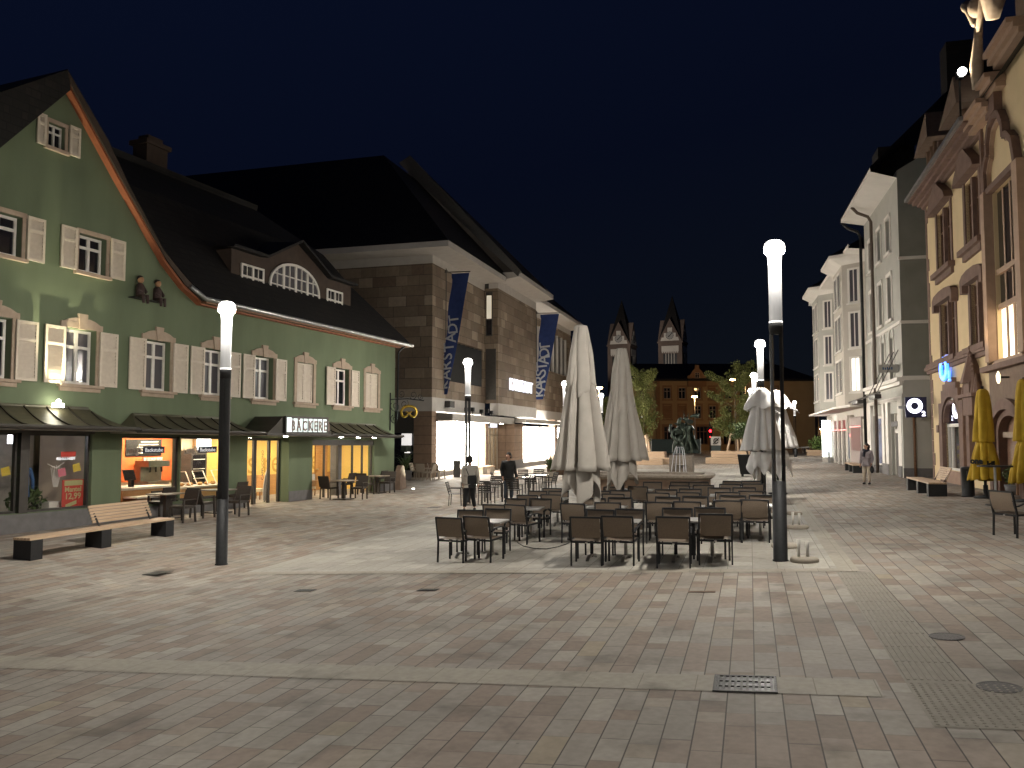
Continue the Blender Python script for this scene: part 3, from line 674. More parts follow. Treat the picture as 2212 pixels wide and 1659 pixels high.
# ceiling lamps (lit)
M_shopl=emit('shop ceiling lamp',(1,.84,.55),190); M_shoplw=emit('counter lamp',(1,.86,.62),120)
for x,y,m in ((2.2,-1.7,M_shopl),(4.6,-1.7,M_shopl),(7.2,-2.1,M_shopl),(9.1,-1.6,M_shopl),(10.4,-1.6,M_shoplw),(11.5,-1.9,M_shoplw),(12.4,-1.9,M_shoplw),(13.4,-1.5,M_shoplw)):
    g=MB(); g.box(x-.18,x+.18,y-.18,y+.18,2.0,2.045); g.build('ceiling_lamp',m,gh,shear=GH)
g=MB(); g.box(9.15,9.75,-2.4,-2.3,1.5,1.95); g.build('light_box',emit('cool light box',(.75,.85,1),3),gh,shear=GH)
# textile shop room
gi(16,22.4,-2.6,-.32,-.45,-.40,'shop_floor',M_floor); gi(16,22.4,-2.7,-2.6,-.4,2.1,'interior_wall',mat('grey brown shop wall',(.30,.27,.22),(.24,.22,.18),.9)); gi(15.7,15.8,-2.6,-.31,-.4,2.1,'interior_wall',M_cwall)  # back wall in a grey brown, darker than the cream walls
gi(17.15,17.62,-1.5,-1.4,1.75,2.0,'light_box',emit('shop tube light',(.9,.9,1),16)); gi(17.85,18.1,-2.4,-2.3,1.3,2.0,'light_box',emit('blue light box',(.35,.5,1),1.3))
# ================================================================ things on and in the green house
GL=lambda x,y,z: FG.w(x,y,z+GH*x)
def onG(name,x,y,z,label,cat,group=None): return empty(name,GL(x,y,z),FG.rot,label,cat,group)
M_wlit=emit('halo lit sign',(.85,1,.97),.9); M_let=mat('brown sign letters',(.30,.21,.18),(.26,.18,.155),.5); M_letw=emit('white lit letters',(1,1,1),.55)
o=onG('bakery_sign',8.28,1.27,2.42,'halo lit sign reading BÄCKEREI on the middle copper canopy','sign')
g=MB(); g.prism([(-1.25,-.33),(1.25,-.33),(1.25,.33),(-1.25,.33)],0,.05); g.build('backing',M_frame,o)
text('B Ä C K E R E I',.50,.012,M_let,o,onwall(-.05,.15,-.02),sx=.70,bold=.008)
g=MB()
for q in range(8): g.box(-1.12+q*.29,-.90+q*.29,.052,.056,-.22,.25)
g.box(.95,1.2,.052,.06,-.22,.28); g.build('halo',M_wlit,o)
# window lettering of the bakery
M_navy=mat('navy sign panel',(.018,.02,.05),(.015,.017,.045),.5)
M_lang=mat('grey brown script',(.42,.36,.30),(.38,.32,.27),.6)
for x,lab in ((14.2,'window lettering on the left bakery pane, a script word and a navy panel reading Backstube'),(11.95,'window lettering on the right bakery pane, partly behind the left lamp post')):
    o=onG('window_lettering',x,-.155,1.58,lab,'lettering')
    g=MB(); g.box(-.72,.12,0,.006,-.11,.09); g.build('panel',M_navy,o)
    text('Backstube',.17,.003,M_letw,o,onwall(-.30,.010,-.015),sx=1.0)
    text("Lang's",.30,.006,M_lang,o,onwall(.46,.010,-.02,.12),sx=.85,bold=.012)
# gold pretzel on a wrought iron bracket
M_gold=mat('gilded metal',(.50,.34,.06),(.40,.26,.04),.36,metal=.9)
br=onG('iron_bracket',.45,.02,3.1,'black scrolled wrought iron bracket at the right end of the green wall','bracket')
g=MB(); g.tube([(0,.02,-.7),(0,.02,1.0)],.03); g.tube([(0,.02,.7),(0,.9,.72),(0,1.75,.62)],.025)
def scroll(c,r,turns,ph,n=28):
    return [(0,c[0]+r*(1-.75*k/n)*math.cos(ph+turns*2*math.pi*k/n),c[1]+r*(1-.75*k/n)*math.sin(ph+turns*2*math.pi*k/n)) for k in range(n+1)]
for c,r,t,ph in (((.28,.38),.26,1.4,2.4),((.75,.48),.22,-1.4,1.),((1.2,.88),.20,1.4,3.6),((1.55,.80),.14,-1.3,0.),((.25,-.2),.22,1.3,2.),((.6,.95),.18,1.2,4.)): g.tube(scroll(c,r,t,ph),.014,5)
g.build('scrollwork',M_black,br)
pz=onG('pretzel_sign',.45,1.0,3.22,'golden pretzel hanging from the iron bracket at the house corner','sign')
g=MB(); pts=[];N=60
knot=[(-.04,-.30),(.16,-.20),(.30,.02),(.20,.06),(.0,-.06),(-.10,-.20),(-.24,-.34),(-.46,-.26),(-.52,.02),(-.38,.28),(0,.40),(.38,.28),(.52,.02),(.46,-.26),(.24,-.34),(.10,-.20),(.0,-.06),(-.20,.06),(-.30,.02)]
def crom(P,t):
    i=min(int(t),len(P)-2); f=t-i; p0,p1,p2,p3=[Vector(P[max(0,min(len(P)-1,i+d))]) for d in (-1,0,1,2)]
    return .5*((2*p1)+(p2-p0)*f+(2*p0-5*p1+4*p2-p3)*f*f+(3*p1-p0-3*p2+p3)*f**3)
K2=knot[6:16]
pts=[crom([(.22,.04),(0,-.08),(-.20,-.30),(-.44,-.26),(-.52,.04),(-.36,.30),(0,.40),(.36,.30),(.52,.04),(.44,-.26),(.20,-.30),(0,-.08),(-.22,.04)],k*12/N) for k in range(N+1)]
g.tube([(.02*math.sin(k*.3),p.x,p.y) for k,p in enumerate(pts)],[.05+.045*math.sin(math.pi*k/N) for k in range(N+1)],10)
g.tube([(0,0,.42),(0,0,.75)],.012,5); g.build('gilded_loop',M_gold,pz,True); pz.rotation_euler=(0,0,FG.rot+R(18)); pz.scale=(.66,)*3
# two small figures sitting on a frame high on the wall
M_fig=mat('dark painted figure',(.05,.03,.025),(.035,.02,.018),.7,scale=9); M_face=mat('painted face',(.34,.19,.10),(.30,.16,.08),.6)
for k,(x,nm) in enumerate(((15.0,'left'),(14.35,'right'))):
    o=onG('wall_figure',x,.25,6.05,'small dark painted child figure on the green gable, the %s one of a seated pair'%nm,'figure','seated figures on the gable'); o.scale=(.78,)*3
    g=MB(); g.tube([(0,0,-.05),(0,.05,.2),(0,.03,.42),(0,.02,.5)],[.13,.17,.14,.07],10); g.tube([(.12,.05,.38),(.2,.16,.18),(.08,.25,.12)],[.055,.05,.04],7); g.tube([(-.12,.05,.38),(-.2,.16,.18),(-.08,.25,.12)],[.055,.05,.04],7)
    g.tube([(.08,.05,0),(.1,.32,.0),(.1,.34,-.28)],[.08,.07,.05],7); g.tube([(-.08,.05,0),(-.1,.32,.0),(-.1,.34,-.28)],[.08,.07,.05],7); g.build('body',M_fig,o,True)
    g=MB(); g.ball((0,.06,.62),.12,12,8,(1,1,1.1)); g.build('head',M_face,o,True)
    g=MB(); g.ball((0,.03,.67),.125,12,8,(1,1,.95)); g.build('hair',M_hair,o,True)
    g=MB(); g.box(-.3,.3,-.22,.1,-.08,-.05); g.box(-.28,-.26,-.2,-.18,-.05,.5); g.build('seat_frame',M_iron,o)
# --- bakery fittings
M_ctr=mat('bright counter front',(.70,.42,.18),(.62,.36,.15),.4,scale=3); M_ctop=mat('pale counter top',(.75,.68,.56),(.7,.62,.5),.3); M_bread=mat('bread',(.55,.30,.10),(.42,.21,.06),.7,scale=8)
o=onG('bakery_counter',10.9,-1.25,-.42,'long lit bakery counter with glass display behind the right bakery pane','counter')
g=MB(); g.box(-1.7,1.1,-.4,.4,0,.72); g.build('base',M_ctr,o); g=MB(); g.box(-1.75,1.15,-.45,.45,.72,.78); g.box(-1.7,1.1,.1,.14,.66,.71); g.build('top',M_ctop,o)
g=MB(); g.box(-1.7,1.1,.40,.41,.78,1.08); g.build('display_glass',M_pane,o)
g=MB(); [g.ball((-1.5+k*.21,random.uniform(-.15,.25),.83),.075,8,5,(1.3,1,.7)) for k in range(12)]; g.build('bread_rolls',M_bread,o,True)
for x in (-1.1,-.2,.6):
    g=MB(); g.bar((x,.3,.78),(x-.25,-.2,1.25),.025); g.bar((x+.5,.3,.78),(x+.25,-.2,1.25),.025); g.bar((x-.25,-.2,1.25),(x+.25,-.2,1.25),.025); g.build('rack',M_ctop,o)
o=onG('bakery_counter',13.25,-1.3,-.42,'bakery counter with wooden front and serving shelf behind the left bakery pane','counter')
g=MB(); g.box(-.9,1.1,-.4,.4,0,.78); g.build('base',M_cupb,o); g=MB(); g.box(-.95,1.15,-.45,.45,.78,.85); g.box(.0,1.1,.45,1.0,.55,.6); g.build('top',M_ctop,o)
g=MB(); g.box(-.9,.0,.41,.44,.05,.7); g.build('front_panel',M_frame,o)
o=onG('coffee_machine',11.95,-2.2,.40,'bright steel coffee machine on the back counter of the bakery','coffee machine')
g=MB(); g.box(-.45,.45,-.3,.3,0,.12); g.box(-.45,.45,-.3,-.05,.12,.6); g.box(-.45,.45,-.3,.3,.6,.8); g.build('body',M_chrome,o)
g=MB(); [g.tube([(x,.15,.6),(x,.15,.42)],.035) for x in (-.25,0,.25)]; g.build('spouts',M_black,o); g=MB(); [g.lathe([(.05,.8),(.06,.9)],10,(-.35+k*.14,0,0)) for k in range(6)]; g.build('cups',M_white,o)
o=onG('back_counter',12.0,-2.22,-.42,'low white back counter under the coffee machine','counter'); g=MB(); g.box(-1.5,1.6,-.35,.35,0,.82); g.build('body',M_ctop,o)
o=onG('till',13.75,-1.2,.43,'black till screen on the left bakery counter','till')
g=MB(); g.box(-.06,.06,-.06,.06,0,.22); g.build('stand',M_black,o); g=MB(); g.add([(-.2,.0,.2),(.2,.0,.2),(.2,-.12,.52),(-.2,-.12,.52),(-.2,-.05,.2),(.2,-.05,.2),(.2,-.17,.52),(-.2,-.17,.52)],[(0,1,2,3),(7,6,5,4),(0,4,5,1),(3,2,6,7),(0,3,7,4),(1,5,6,2)]); g.build('screen',M_black,o)
o=onG('menu_board',12.0,-2.565,1.6,'dark menu board with white rows on the orange bakery wall','board')
g=MB(); g.box(-.75,.75,0,.03,-.25,.3); g.build('panel',M_black,o); g=MB(); [g.box(-.6+.0,.15+.08*(k%3),.031,.034,.2-k*.09,.235-k*.09) for k in range(5)]; g.build('rows',M_white,o)
o=onG('drinks_fridge',10.1,-2.25,-.42,'tall glass door drinks fridge at the back of the bakery','fridge')
g=MB(); g.box(-.38,.38,-.3,.3,0,1.95); g.build('cabinet',M_frame,o); g=MB(); g.box(-.3,.3,.301,.31,.15,1.8); g.build('door',M_dark,o); g=MB(); [g.box(-.28,.28,.311,.316,.3+k*.33,.33+k*.33) for k in range(5)]; g.build('shelves',M_white,o)
# cafe furniture inside, by the glass door and behind the right window
M_seat=mat('cream upholstery',(.68,.58,.40),(.6,.5,.34),.8)
def cafechair(x,y,rz,lab):
    o=onG('cafe_chair',x,y,-.42,lab,'chair','upholstered chairs inside the bakery'); o.rotation_euler=(0,0,FG.rot+rz)
    g=MB(); g.box(-.22,.22,-.22,.22,.36,.47); g.build('seat',M_seat,o); g=MB(); g.add([(-.2,-.2,.47),(.2,-.2,.47),(.17,-.27,.98),(-.17,-.27,.98),(-.2,-.25,.47),(.2,-.25,.47),(.17,-.31,.98),(-.17,-.31,.98)],[(0,1,2,3),(7,6,5,4),(0,4,5,1),(3,2,6,7),(0,3,7,4),(1,5,6,2)]); g.build('backrest',M_cupb,o)
    for a in (-.19,.19):
        for b in (-.19,.19): g=MB(); g.bar((a,b,0),(a,b,.36),.035); g.build('leg',M_wood,o)
    return o
cafechair(8.3,-1.3,R(100),'cream upholstered chair inside behind the glass door'); cafechair(7.0,-1.9,R(-80),'low cream seat farther in behind the glass door')
cafechair(5.6,-1.25,R(180),'cream chair inside the right shop window, leftmost'); cafechair(4.7,-1.25,R(180),'cream chair inside the right shop window by the column')
def cafetable(x,y,lab):
    o=onG('cafe_table',x,y,-.42,lab,'table','tables inside the bakery'); g=MB(); g.box(-.4,.4,-.35,.35,.70,.74); g.build('tabletop',M_cupb,o); g=MB(); g.lathe([(.2,0),(.2,.03),(.04,.05),(.04,.7)],12); g.build('pedestal',M_frame,o)
cafetable(9.2,-1.6,'oak table inside at the left of the glass door'); cafetable(5.2,-.8,'table with white menu cards inside the right shop window')
for x,z in ((5.35,.34),(5.05,.34)):
    o=onG('menu_card',x,-.75,z-.02,'white menu card standing on the table, %s of two'%('left' if x>5.2 else 'right'),'card'); g=MB(); g.prism([(-.09,0),(.09,0),(.09,.24),(-.09,.24)],-.015,.015); g.build('card',M_white,o)
o=onG('feather_banner',7.95,-.8,-.42,'white feather shaped advertising banner behind the glass door','banner')
g=MB(); g.prism([(-.14,.12),(.10,.1),(.12,.5),(.02,1.0),(-.10,1.32),(-.20,1.38),(-.16,.8)],-.01,.01); g.build('cloth',M_white,o); g=MB(); g.box(-.2,.15,-.15,.15,0,.04); g.bar((.05,0,.04),(-.05,0,.15),.02); g.build('foot',M_black,o)
# --- textile shop window contents
M_blued=mat('blue towels',(.05,.12,.26),(.04,.09,.2),.9,scale=8); M_redp=mat('red poster',(.50,.05,.035),(.46,.045,.03),.5); M_lime=mat('pale green strip',(.45,.45,.22),(.42,.42,.2),.6); M_rosep=mat('pink paper',(.65,.2,.25),(.6,.18,.22),.7); M_yelp=mat('yellow paper',(.7,.52,.08),(.65,.48,.06),.7)
o=onG('price_poster',16.62,-.235,.36,'red price poster reading Mantel 12,99 in the textile shop window','poster')
g=MB(); g.box(-.33,.33,0,.02,-.40,.42); g.build('board',M_redp,o); g=MB(); g.box(-.29,.27,.021,.024,.26,.40); g.add([(.22,.022,-.34),(-.12,.022,-.24),(-.12,.022,-.14),(.22,.022,-.24)],[(0,1,2,3)]); g.build('strips',M_lime,o)
text('Mantel',.19,.002,M_lime,o,onwall(0,.024,.155),bold=.004); text('12,99',.23,.002,M_lime,o,onwall(0,.024,-.03),bold=.004)
o=onG('window_lettering',16.98,-.155,1.38,'red and white window lettering reading REINIGUNGEN in the textile shop window','lettering')
text('REINIGUNGEN',.10,.003,M_letw,o,onwall(-.05,.01,-.03),bold=.004,sx=.85); g=MB(); g.box(-.36,.1,0,.006,.02,.16); g.lathe([(.15,-.002),(.15,.004)],16); g.build('red_shapes',M_redp,o)
M_pl=[mat('dress mannequin',(.02,.02,.02)),M_blued]
o=onG('mannequin',17.72,-.75,-.4,'blue dress on a dark mannequin in the textile shop window','mannequin')
g=MB(); g.tube([(0,0,.75),(0,0,1.0),(0,0,1.3),(0,.02,1.5)],[.2,.17,.16,.2],12); g.tube([(-.2,0,1.5),(-.28,.03,1.2),(-.22,.12,.95)],[.06,.05,.04],7); g.tube([(.2,0,1.5),(.28,.03,1.2),(.22,.12,.95)],[.06,.05,.04],7); g.build('dress',M_blued,o,True)
g=MB(); g.ball((0,.02,1.78),.11,10,8,(1,1,1.25)); g.tube([(0,0,0),(0,0,.78)],.03); g.tube([(0,.02,1.52),(0,.02,1.7)],.05); g.build('form',M_black,o,True)
for k,(x,z,m,lab) in enumerate(((16.95,.98,M_rosep,'pink paper heart pinned up behind the shop glass'),(16.5,1.10,M_yelp,'yellow paper sign pinned up behind the shop glass, right end'),(18.55,1.05,M_yelp,'yellow paper sign pinned up behind the shop glass at the far left'))):
    o=onG('paper_sign',x,-.245,z,lab,'paper'); g=MB(); g.prism([(-.13,-.08),(.10,-.12),(.14,.08),(-.08,.13)],0,.004); g.build('sheet',m,o)
o=onG('bunting',17.1,-.30,.88,'white crocheted cloth hanging on strings in the shop window','cloth')
g=MB()
for k in range(7): g.tube([(.15-k*.055,0,.30-abs(k-3)*.02),(.06-k*.02,.01,-.28)],.008,5)
g.tube([(.25,0,.34),(0,.01,.22),(-.25,0,.36)],.008,5); g.build('threads',M_white,o)
def foliage(g,c,rad,n,size,m=None,seed=0,flat=1.):
    rn=random.Random(seed)
    for _ in range(n):
        while True:
            p=Vector((rn.uniform(-1,1),rn.uniform(-1,1),rn.uniform(-1,1)))
            if .15<p.length<1: break
        p=Vector((p.x*rad[0],p.y*rad[1],p.z*rad[2]))+Vector(c); a=Vector((rn.gauss(0,1),rn.gauss(0,1),rn.gauss(0,1)*flat)).normalized(); b=a.cross(Vector((rn.gauss(0,1),rn.gauss(0,1),rn.gauss(0,1)))).normalized(); s=size*rn.uniform(.6,1.35)
        g.add([p-a*s,p+b*s*.45,p+a*s,p-b*s*.45],[(0,1,2,3)])
for x,lab in ((17.5,'bushy green pot plant at the foot of the textile shop window'),(19.3,'dark pot plant in the leftmost shop pane')):
    o=onG('pot_plant',x,-.85,-.4,lab,'plant'); g=MB(); g.lathe([(.14,0),(.2,.3),(.18,.3)],14); g.build('pot',M_brown,o,True); g=MB(); foliage(g,(0,0,.65),(.5,.35,.42),260,.09,seed=3); g.build('leaves',M_leaf,o)
o=onG('window_display',17.0,-.6,-.42,'low pale boxes and cloths under the poster in the shop window','display'); g=MB(); g.box(-.7,.75,-.25,.25,0,.42); g.box(-.2,.2,-.2,.22,.42,.62); g.build('boxes',M_white,o)
# stone slab leaning at the corner, ground light, switches
o=empty('stone_slab',at(866,1057),FG.rot,'rounded brown stone slab standing at the corner of the green house','stone'); o.rotation_euler=(0,R(8),FG.rot+R(10))
g=MB(); g.prism([(-.42,0),(.42,0),(.38,.5),(.25,.95),(.02,1.12),(-.22,1.05),(-.36,.6)],-.12,.12); fixn(g.build('slab',M_brown,o))
p=at(893,1057); o=empty('ground_light',p,0,'small bright light set in the paving near the green house corner','light'); g=MB(); g.lathe([(.09,.003),(.09,.02),(.07,.025)],14); g.build('rim',M_chrome,o); g=MB(); g.lathe([(.07,.0255),(.03,.04),(.001,.042)],12); g.build('lens',emit('ground light lens',(.95,1,.95),30),o)
spot('corner_uplight',p+Vector((0,0,.12)),FG.w(-.1,.3,5.5),420,75,.9,(.85,1,.85),.05)
p=at(1767,937+52); o=empty('ground_light',at(*( (2900+1250*.2652)*.5486,(1560+868*.2652)*.5486 )),0,'small bright light set in the far paving right of the white umbrellas','light'); g=MB(); g.lathe([(.16,.003),(.16,.05),(.12,.12),(.01,.14)],12); g.build('lens',emit('far ground light lens',(1,.97,.9),12),o)
# ================================================================ DEPARTMENT STORE (middle left)
FK=Frame((-4.56,49.44),16.3,'L')
ks=empty('department_store',(FK.o.x,FK.o.y,0),FK.rot,'large store clad in brown sandstone blocks with dark hipped roofs and glaring shop windows','store')
def kb(name,m,*bx,par=None): return boxes(name,m,bx,par or ks)
XC=.6
M_kwhite=mat('store white band',(.50,.47,.43),(.45,.42,.385),.85,scale=2,bump=.1)
g=MB(); z0,z1=4.45,12.45
wallmesh(g,[(-9.35,z1),(XC,z1)],z0,[(-8.9,-1.8,5.58,8.22)],0,.5)
g.add([(XC,0,z0),(XC,-16,z0),(XC,-16,z1),(XC,0,z1)],[(0,1,2,3)])
g.add([(-9.35,1,z0),(-9.35,-.01,z0),(-9.35,-.01,12.6),(-9.35,1,12.6)],[(3,2,1,0)])
wallmesh(g,[(-19.9,12.6),(-9.35,12.6)],z0,[],1.,.3); g.add([(-19.9,1,z0),(-19.9,0,z0),(-19.9,0,12.6),(-19.9,1,12.6)],[(0,1,2,3)])
wallmesh(g,[(-38,12.6),(-19.9,12.6)],z0,[(-37,-21.2,8.2,11.9)],0,.3)
g.build('wall',M_stone,ks)
kb('white_band',M_kwhite,(-9.36,XC+.02,-.6,.02,3.62,4.45),(XC-.6,XC+.02,-16,-.6,3.62,4.45),(-19.9,-9.37,.4,1.02,3.62,4.45),(-9.36,XC,-.3,.0,12.45,12.95),(XC-.3,XC,-16,-.3,12.45,12.95),(-19.9,-9.35,.3,1.0,12.6,13.2),(-38,-19.9,-.3,.02,12.6,13.1),(-38,-19.9,-.6,.02,3.62,4.45))
# wide white soffits with fascia
def soff(g,x0,x1,y0,zin,out,zo,h=.34,endL=False):
    g.add([(x0,y0,zin),(x1,y0,zin),(x1+(out if endL else 0),y0+out,zo),(x0,y0+out,zo)],[(0,1,2,3)])
    g.add([(x0,y0+out,zo),(x1+(out if endL else 0),y0+out,zo),(x1+(out if endL else 0),y0+out,zo+h),(x0,y0+out,zo+h)],[(0,1,2,3)])
g=MB(); soff(g,-9.35,XC,0,12.95,1.6,13.02,endL=True)
g.add([(XC,0,12.95),(XC,-16,12.95),(XC+1.6,-16,13.02),(XC+1.6,1.6,13.02)],[(3,2,1,0)]); g.add([(XC+1.6,1.6,13.02),(XC+1.6,-16,13.02),(XC+1.6,-16,13.36),(XC+1.6,1.6,13.36)],[(0,1,2,3)])
soff(g,-19.9,-9.6,1.0,13.2,1.5,13.42); g.add([(-9.6,1,13.2),(-9.6,2.5,13.42),(-9.6,2.5,13.76),(-9.6,1,13.76)],[(0,1,2,3)]); g.add([(-19.9,1,13.2),(-19.9,2.5,13.42),(-19.9,2.5,13.76),(-19.9,1,13.76)],[(3,2,1,0)])
soff(g,-38,-19.9,0,13.1,1.5,13.25)
fixn(g.build('soffit',M_kwhite,ks))
# roofs
g=MB(); ex,ey=XC+1.6,1.6; ap=(-5.2,-6.0,21.5)
g.add([(ex,ey,13.36),(-11,ey,13.36),ap,(-11,-6.0,21.5),(ex,-30,13.36),(-5.2,-30,21.5)],[(0,1,3,2),(0,2,5,4)])
r1=fixn(g.build('roof',M_tile,ks))
g=MB(); g.add([(-9.5,2.5,13.76),(-19.9,2.5,13.76),(-9.5,-5.74,22.67),(-9.5,-14,13.7),(-19.9,-14,13.7)],[(0,1,2),(1,4,2)])
fixn(g.build('roof',M_tile,ks))
g=MB(); g.add([(-9.48,2.4,13.4),(-9.48,-6.8,22.4),(-9.48,-5.9,22.9),(-9.48,2.6,13.80),(-9.75,2.4,13.4),(-9.75,-6.8,22.4),(-9.75,-5.9,22.9),(-9.75,2.6,13.80)],[(0,1,2,3),(7,6,5,4),(0,3,7,4),(1,5,6,2),(3,2,6,7)])
fixn(g.build('verge_wall',mat('grey verge sheet',(.10,.095,.09),(.08,.076,.072),.7),ks))
g=MB(); g.add([(-19.9,1.5,13.59),(-38,1.5,13.59),(-38,-7,21),(-23,-7,21)],[(0,1,2,3)]); fixn(g.build('roof',M_tile,ks))
# saw-toothed dark window
w=kb('louvred_window',M_black,(-8.9,-1.8,-.5,-.47,5.58,8.22))
g=MB()
for k in range(8):
    x=-1.9-k*.88; g.add([(x,-.44,5.6),(x-.80,-.05,5.6),(x-.80,-.05,8.15),(x,-.44,8.15)],[(0,1,2,3)])
g.build('louvres',M_black,w)
w=kb('side_window',M_frame,(-9.349,-9.30,.10,.58,9.2,12.35)); kb('pane',emit('stairwell window',(1,.88,.62),.42),(-9.30,-9.285,.16,.52,10.45,12.1),par=w); kb('pane',M_dark,(-9.30,-9.286,.16,.52,9.3,10.35),par=w)
kb('side_window',M_frame,(-9.349,-9.30,.10,.85,4.7,8.3))
w=kb('window_band',M_frame,(-37,-21.2,-.3,-.25,8.2,11.9))
g=MB()
for k in range(6): g.box(-37+.1+k*2.6,-37+2.6+k*2.6,-.24,-.23,8.3,11.8)
g.build('pane',M_dark,w)
g=MB()
for k in range(9): g.box(-21.3-k*1.8-.12,-21.3-k*1.8,-.22,.02,8.2,11.9)
g.build('mullions',M_kwhite,w)
# canopies and ground floor
M_can=mat('canopy sheet',(.30,.28,.25),(.26,.24,.215),.5,metal=.4)
cn=kb('canopy',M_can,(-13.4,-.1,.03,1.03,3.05,3.50)); kb('canopy',M_can,(-27,-13.5,1.03,1.9,3.15,3.45))
M_shopw=emit('glaring shop window',(1,.91,.78),28.0); M_shopw2=emit('shop display light',(1,.93,.83),45)
def glow(x0,x1,y,z0,z1,n):
    w=kb('shop_window',M_chrome,*[(x0+(x1-x0)*k/n-.03,x0+(x1-x0)*k/n+.03,y-.05,y+.03,z0,z1) for k in range(n+1)],(x0,x1,y-.05,y+.03,z1,z1+.08),(x0,x1,y-.05,y+.03,z0-.08,z0))
    kb('lit_display',M_shopw,(x0,x1,y-.55,y-.5,z0,z1),par=w); kb('ceiling_light',M_shopw2,(x0,x1,y-.5,y-.08,z1-.04,z1-.02),par=w)
    return w
glow(-9.3,-.15,-.02,.05,3.0,4); kb('plinth',M_plinth,(-9.3,-.15,-.3,.04,-.7,-.03))
glow(-27,-16.1,.85,.1,2.9,4); kb('plinth',M_plinth,(-27,-16.1,.5,.9,-.7,.02))
glow(-38,-28,.0,.1,3.0,4)
# corner pillar, middle pillar, entrance
M_pil=blocks('sandstone pillar blocks',[(3,(.24,.165,.115)),(2,(.22,.15,.105)),(1,(.20,.135,.092))],2.2,.55,(.002,.012,.3),(.07,.05,.035),vary=.05,bump=.2,grain=5)
kb('pillar',M_pil,(-.13,XC,-1.15,0.0,-.7,3.62)); kb('pillar',M_pil,(-15.95,-13.45,.3,1.0,-.1,3.05)); kb('pillar_base',M_plinth,(-15.97,-13.43,.29,1.02,-.7,.35))
kb('side_pier',M_pil,(-13.62,-13.39,-.40,.299,-.5,3.05)); kb('pillar',M_pil,(-9.9,-9.32,-.4,.1,-.7,3.05)); kb('pillar',M_pil,(-28,-27.05,.3,.9,-.7,3.62))
en=kb('entrance',M_chrome,*[(x-.035,x+.035,-.35,-.28,-.3,2.75) for x in (-13.35,-12.5,-11.6,-10.75,-9.95)],(-13.4,-9.9,-.36,-.27,2.75,2.85),(-13.4,-9.9,-.355,-.28,2.2,2.26))
kb('glowing_back_wall',emit('glowing hall wall',(1,.80,.52),.5,(.6,.5,.4)),(-13.38,-9.95,-1.25,-1.2,-.3,2.6),par=en); kb('pane',M_pane,(-13.3,-9.95,-.33,-.32,-.28,2.74),par=en)  # back wall given its own glow so the hall looks lit
kb('fascia',M_frame,(-13.4,-9.9,-.3,-.2,2.86,3.04))
M_int=mat('warm shop interior',(.55,.47,.36),(.48,.40,.30),.6,scale=2)
kb('interior',M_int,(-14,-9.9,-4.2,-4.1,-.4,3.0),(-14,-9.9,-4.1,-.4,3.0,3.1),(-14,-9.9,-4.1,-.4,-.45,-.32),(-9.9,-9.85,-4.1,-.4,-.3,3.0),(-14,-13.95,-4.1,-.4,-.3,3))
kb('ceiling_light',emit('entrance ceiling light',(1,.9,.72),110),*[(-13.2+k*.9,-12.9+k*.9,-2.6,-2.3,2.93,2.99) for k in range(4)])
kb('shelves',M_white,*[(-12.3+q*1.0,-11.7+q*1.0,-3.8,-3.5,-.1+k*.42,-.06+k*.42) for q in range(2) for k in range(6)])
kb('counter',M_frame,(-13.6,-12.6,-3,-2.6,-.3,.7),(-10.9,-10.2,-2.4,-2.0,-.3,.9))
# left flank ground floor: dark glazing with a few lit bits
kb('shopfront',M_frame,(.2,.5,-16,-1.16,2.35,3.62),(.2,.5,-16,-1.16,-.7,-.2)); kb('pane',M_dark,(.3,.34,-16,-1.16,-.2,2.35))
kb('lit_panel',emit('lit flank panel',(1,.95,.9),.75),(.51,.53,-1.95,-1.3,1.6,2.3)); kb('lit_panel',emit('cool flank panel',(.8,.92,1),1.6),(.35,.37,-6.2,-4.2,1.15,1.55),(.35,.37,-3.4,-3.2,1.5,1.6)); kb('lit_panel',emit('flank strip',(1,.95,.9),1.3),(.51,.53,-1.75,-1.4,1.15,1.22))
# soffit downlights
for x in (-2,-5,-8,-11.5): kb('downlight',emit('store downlight',(1,.93,.82),60),(x-.12,x+.12,.45,.7,3.035,3.045))
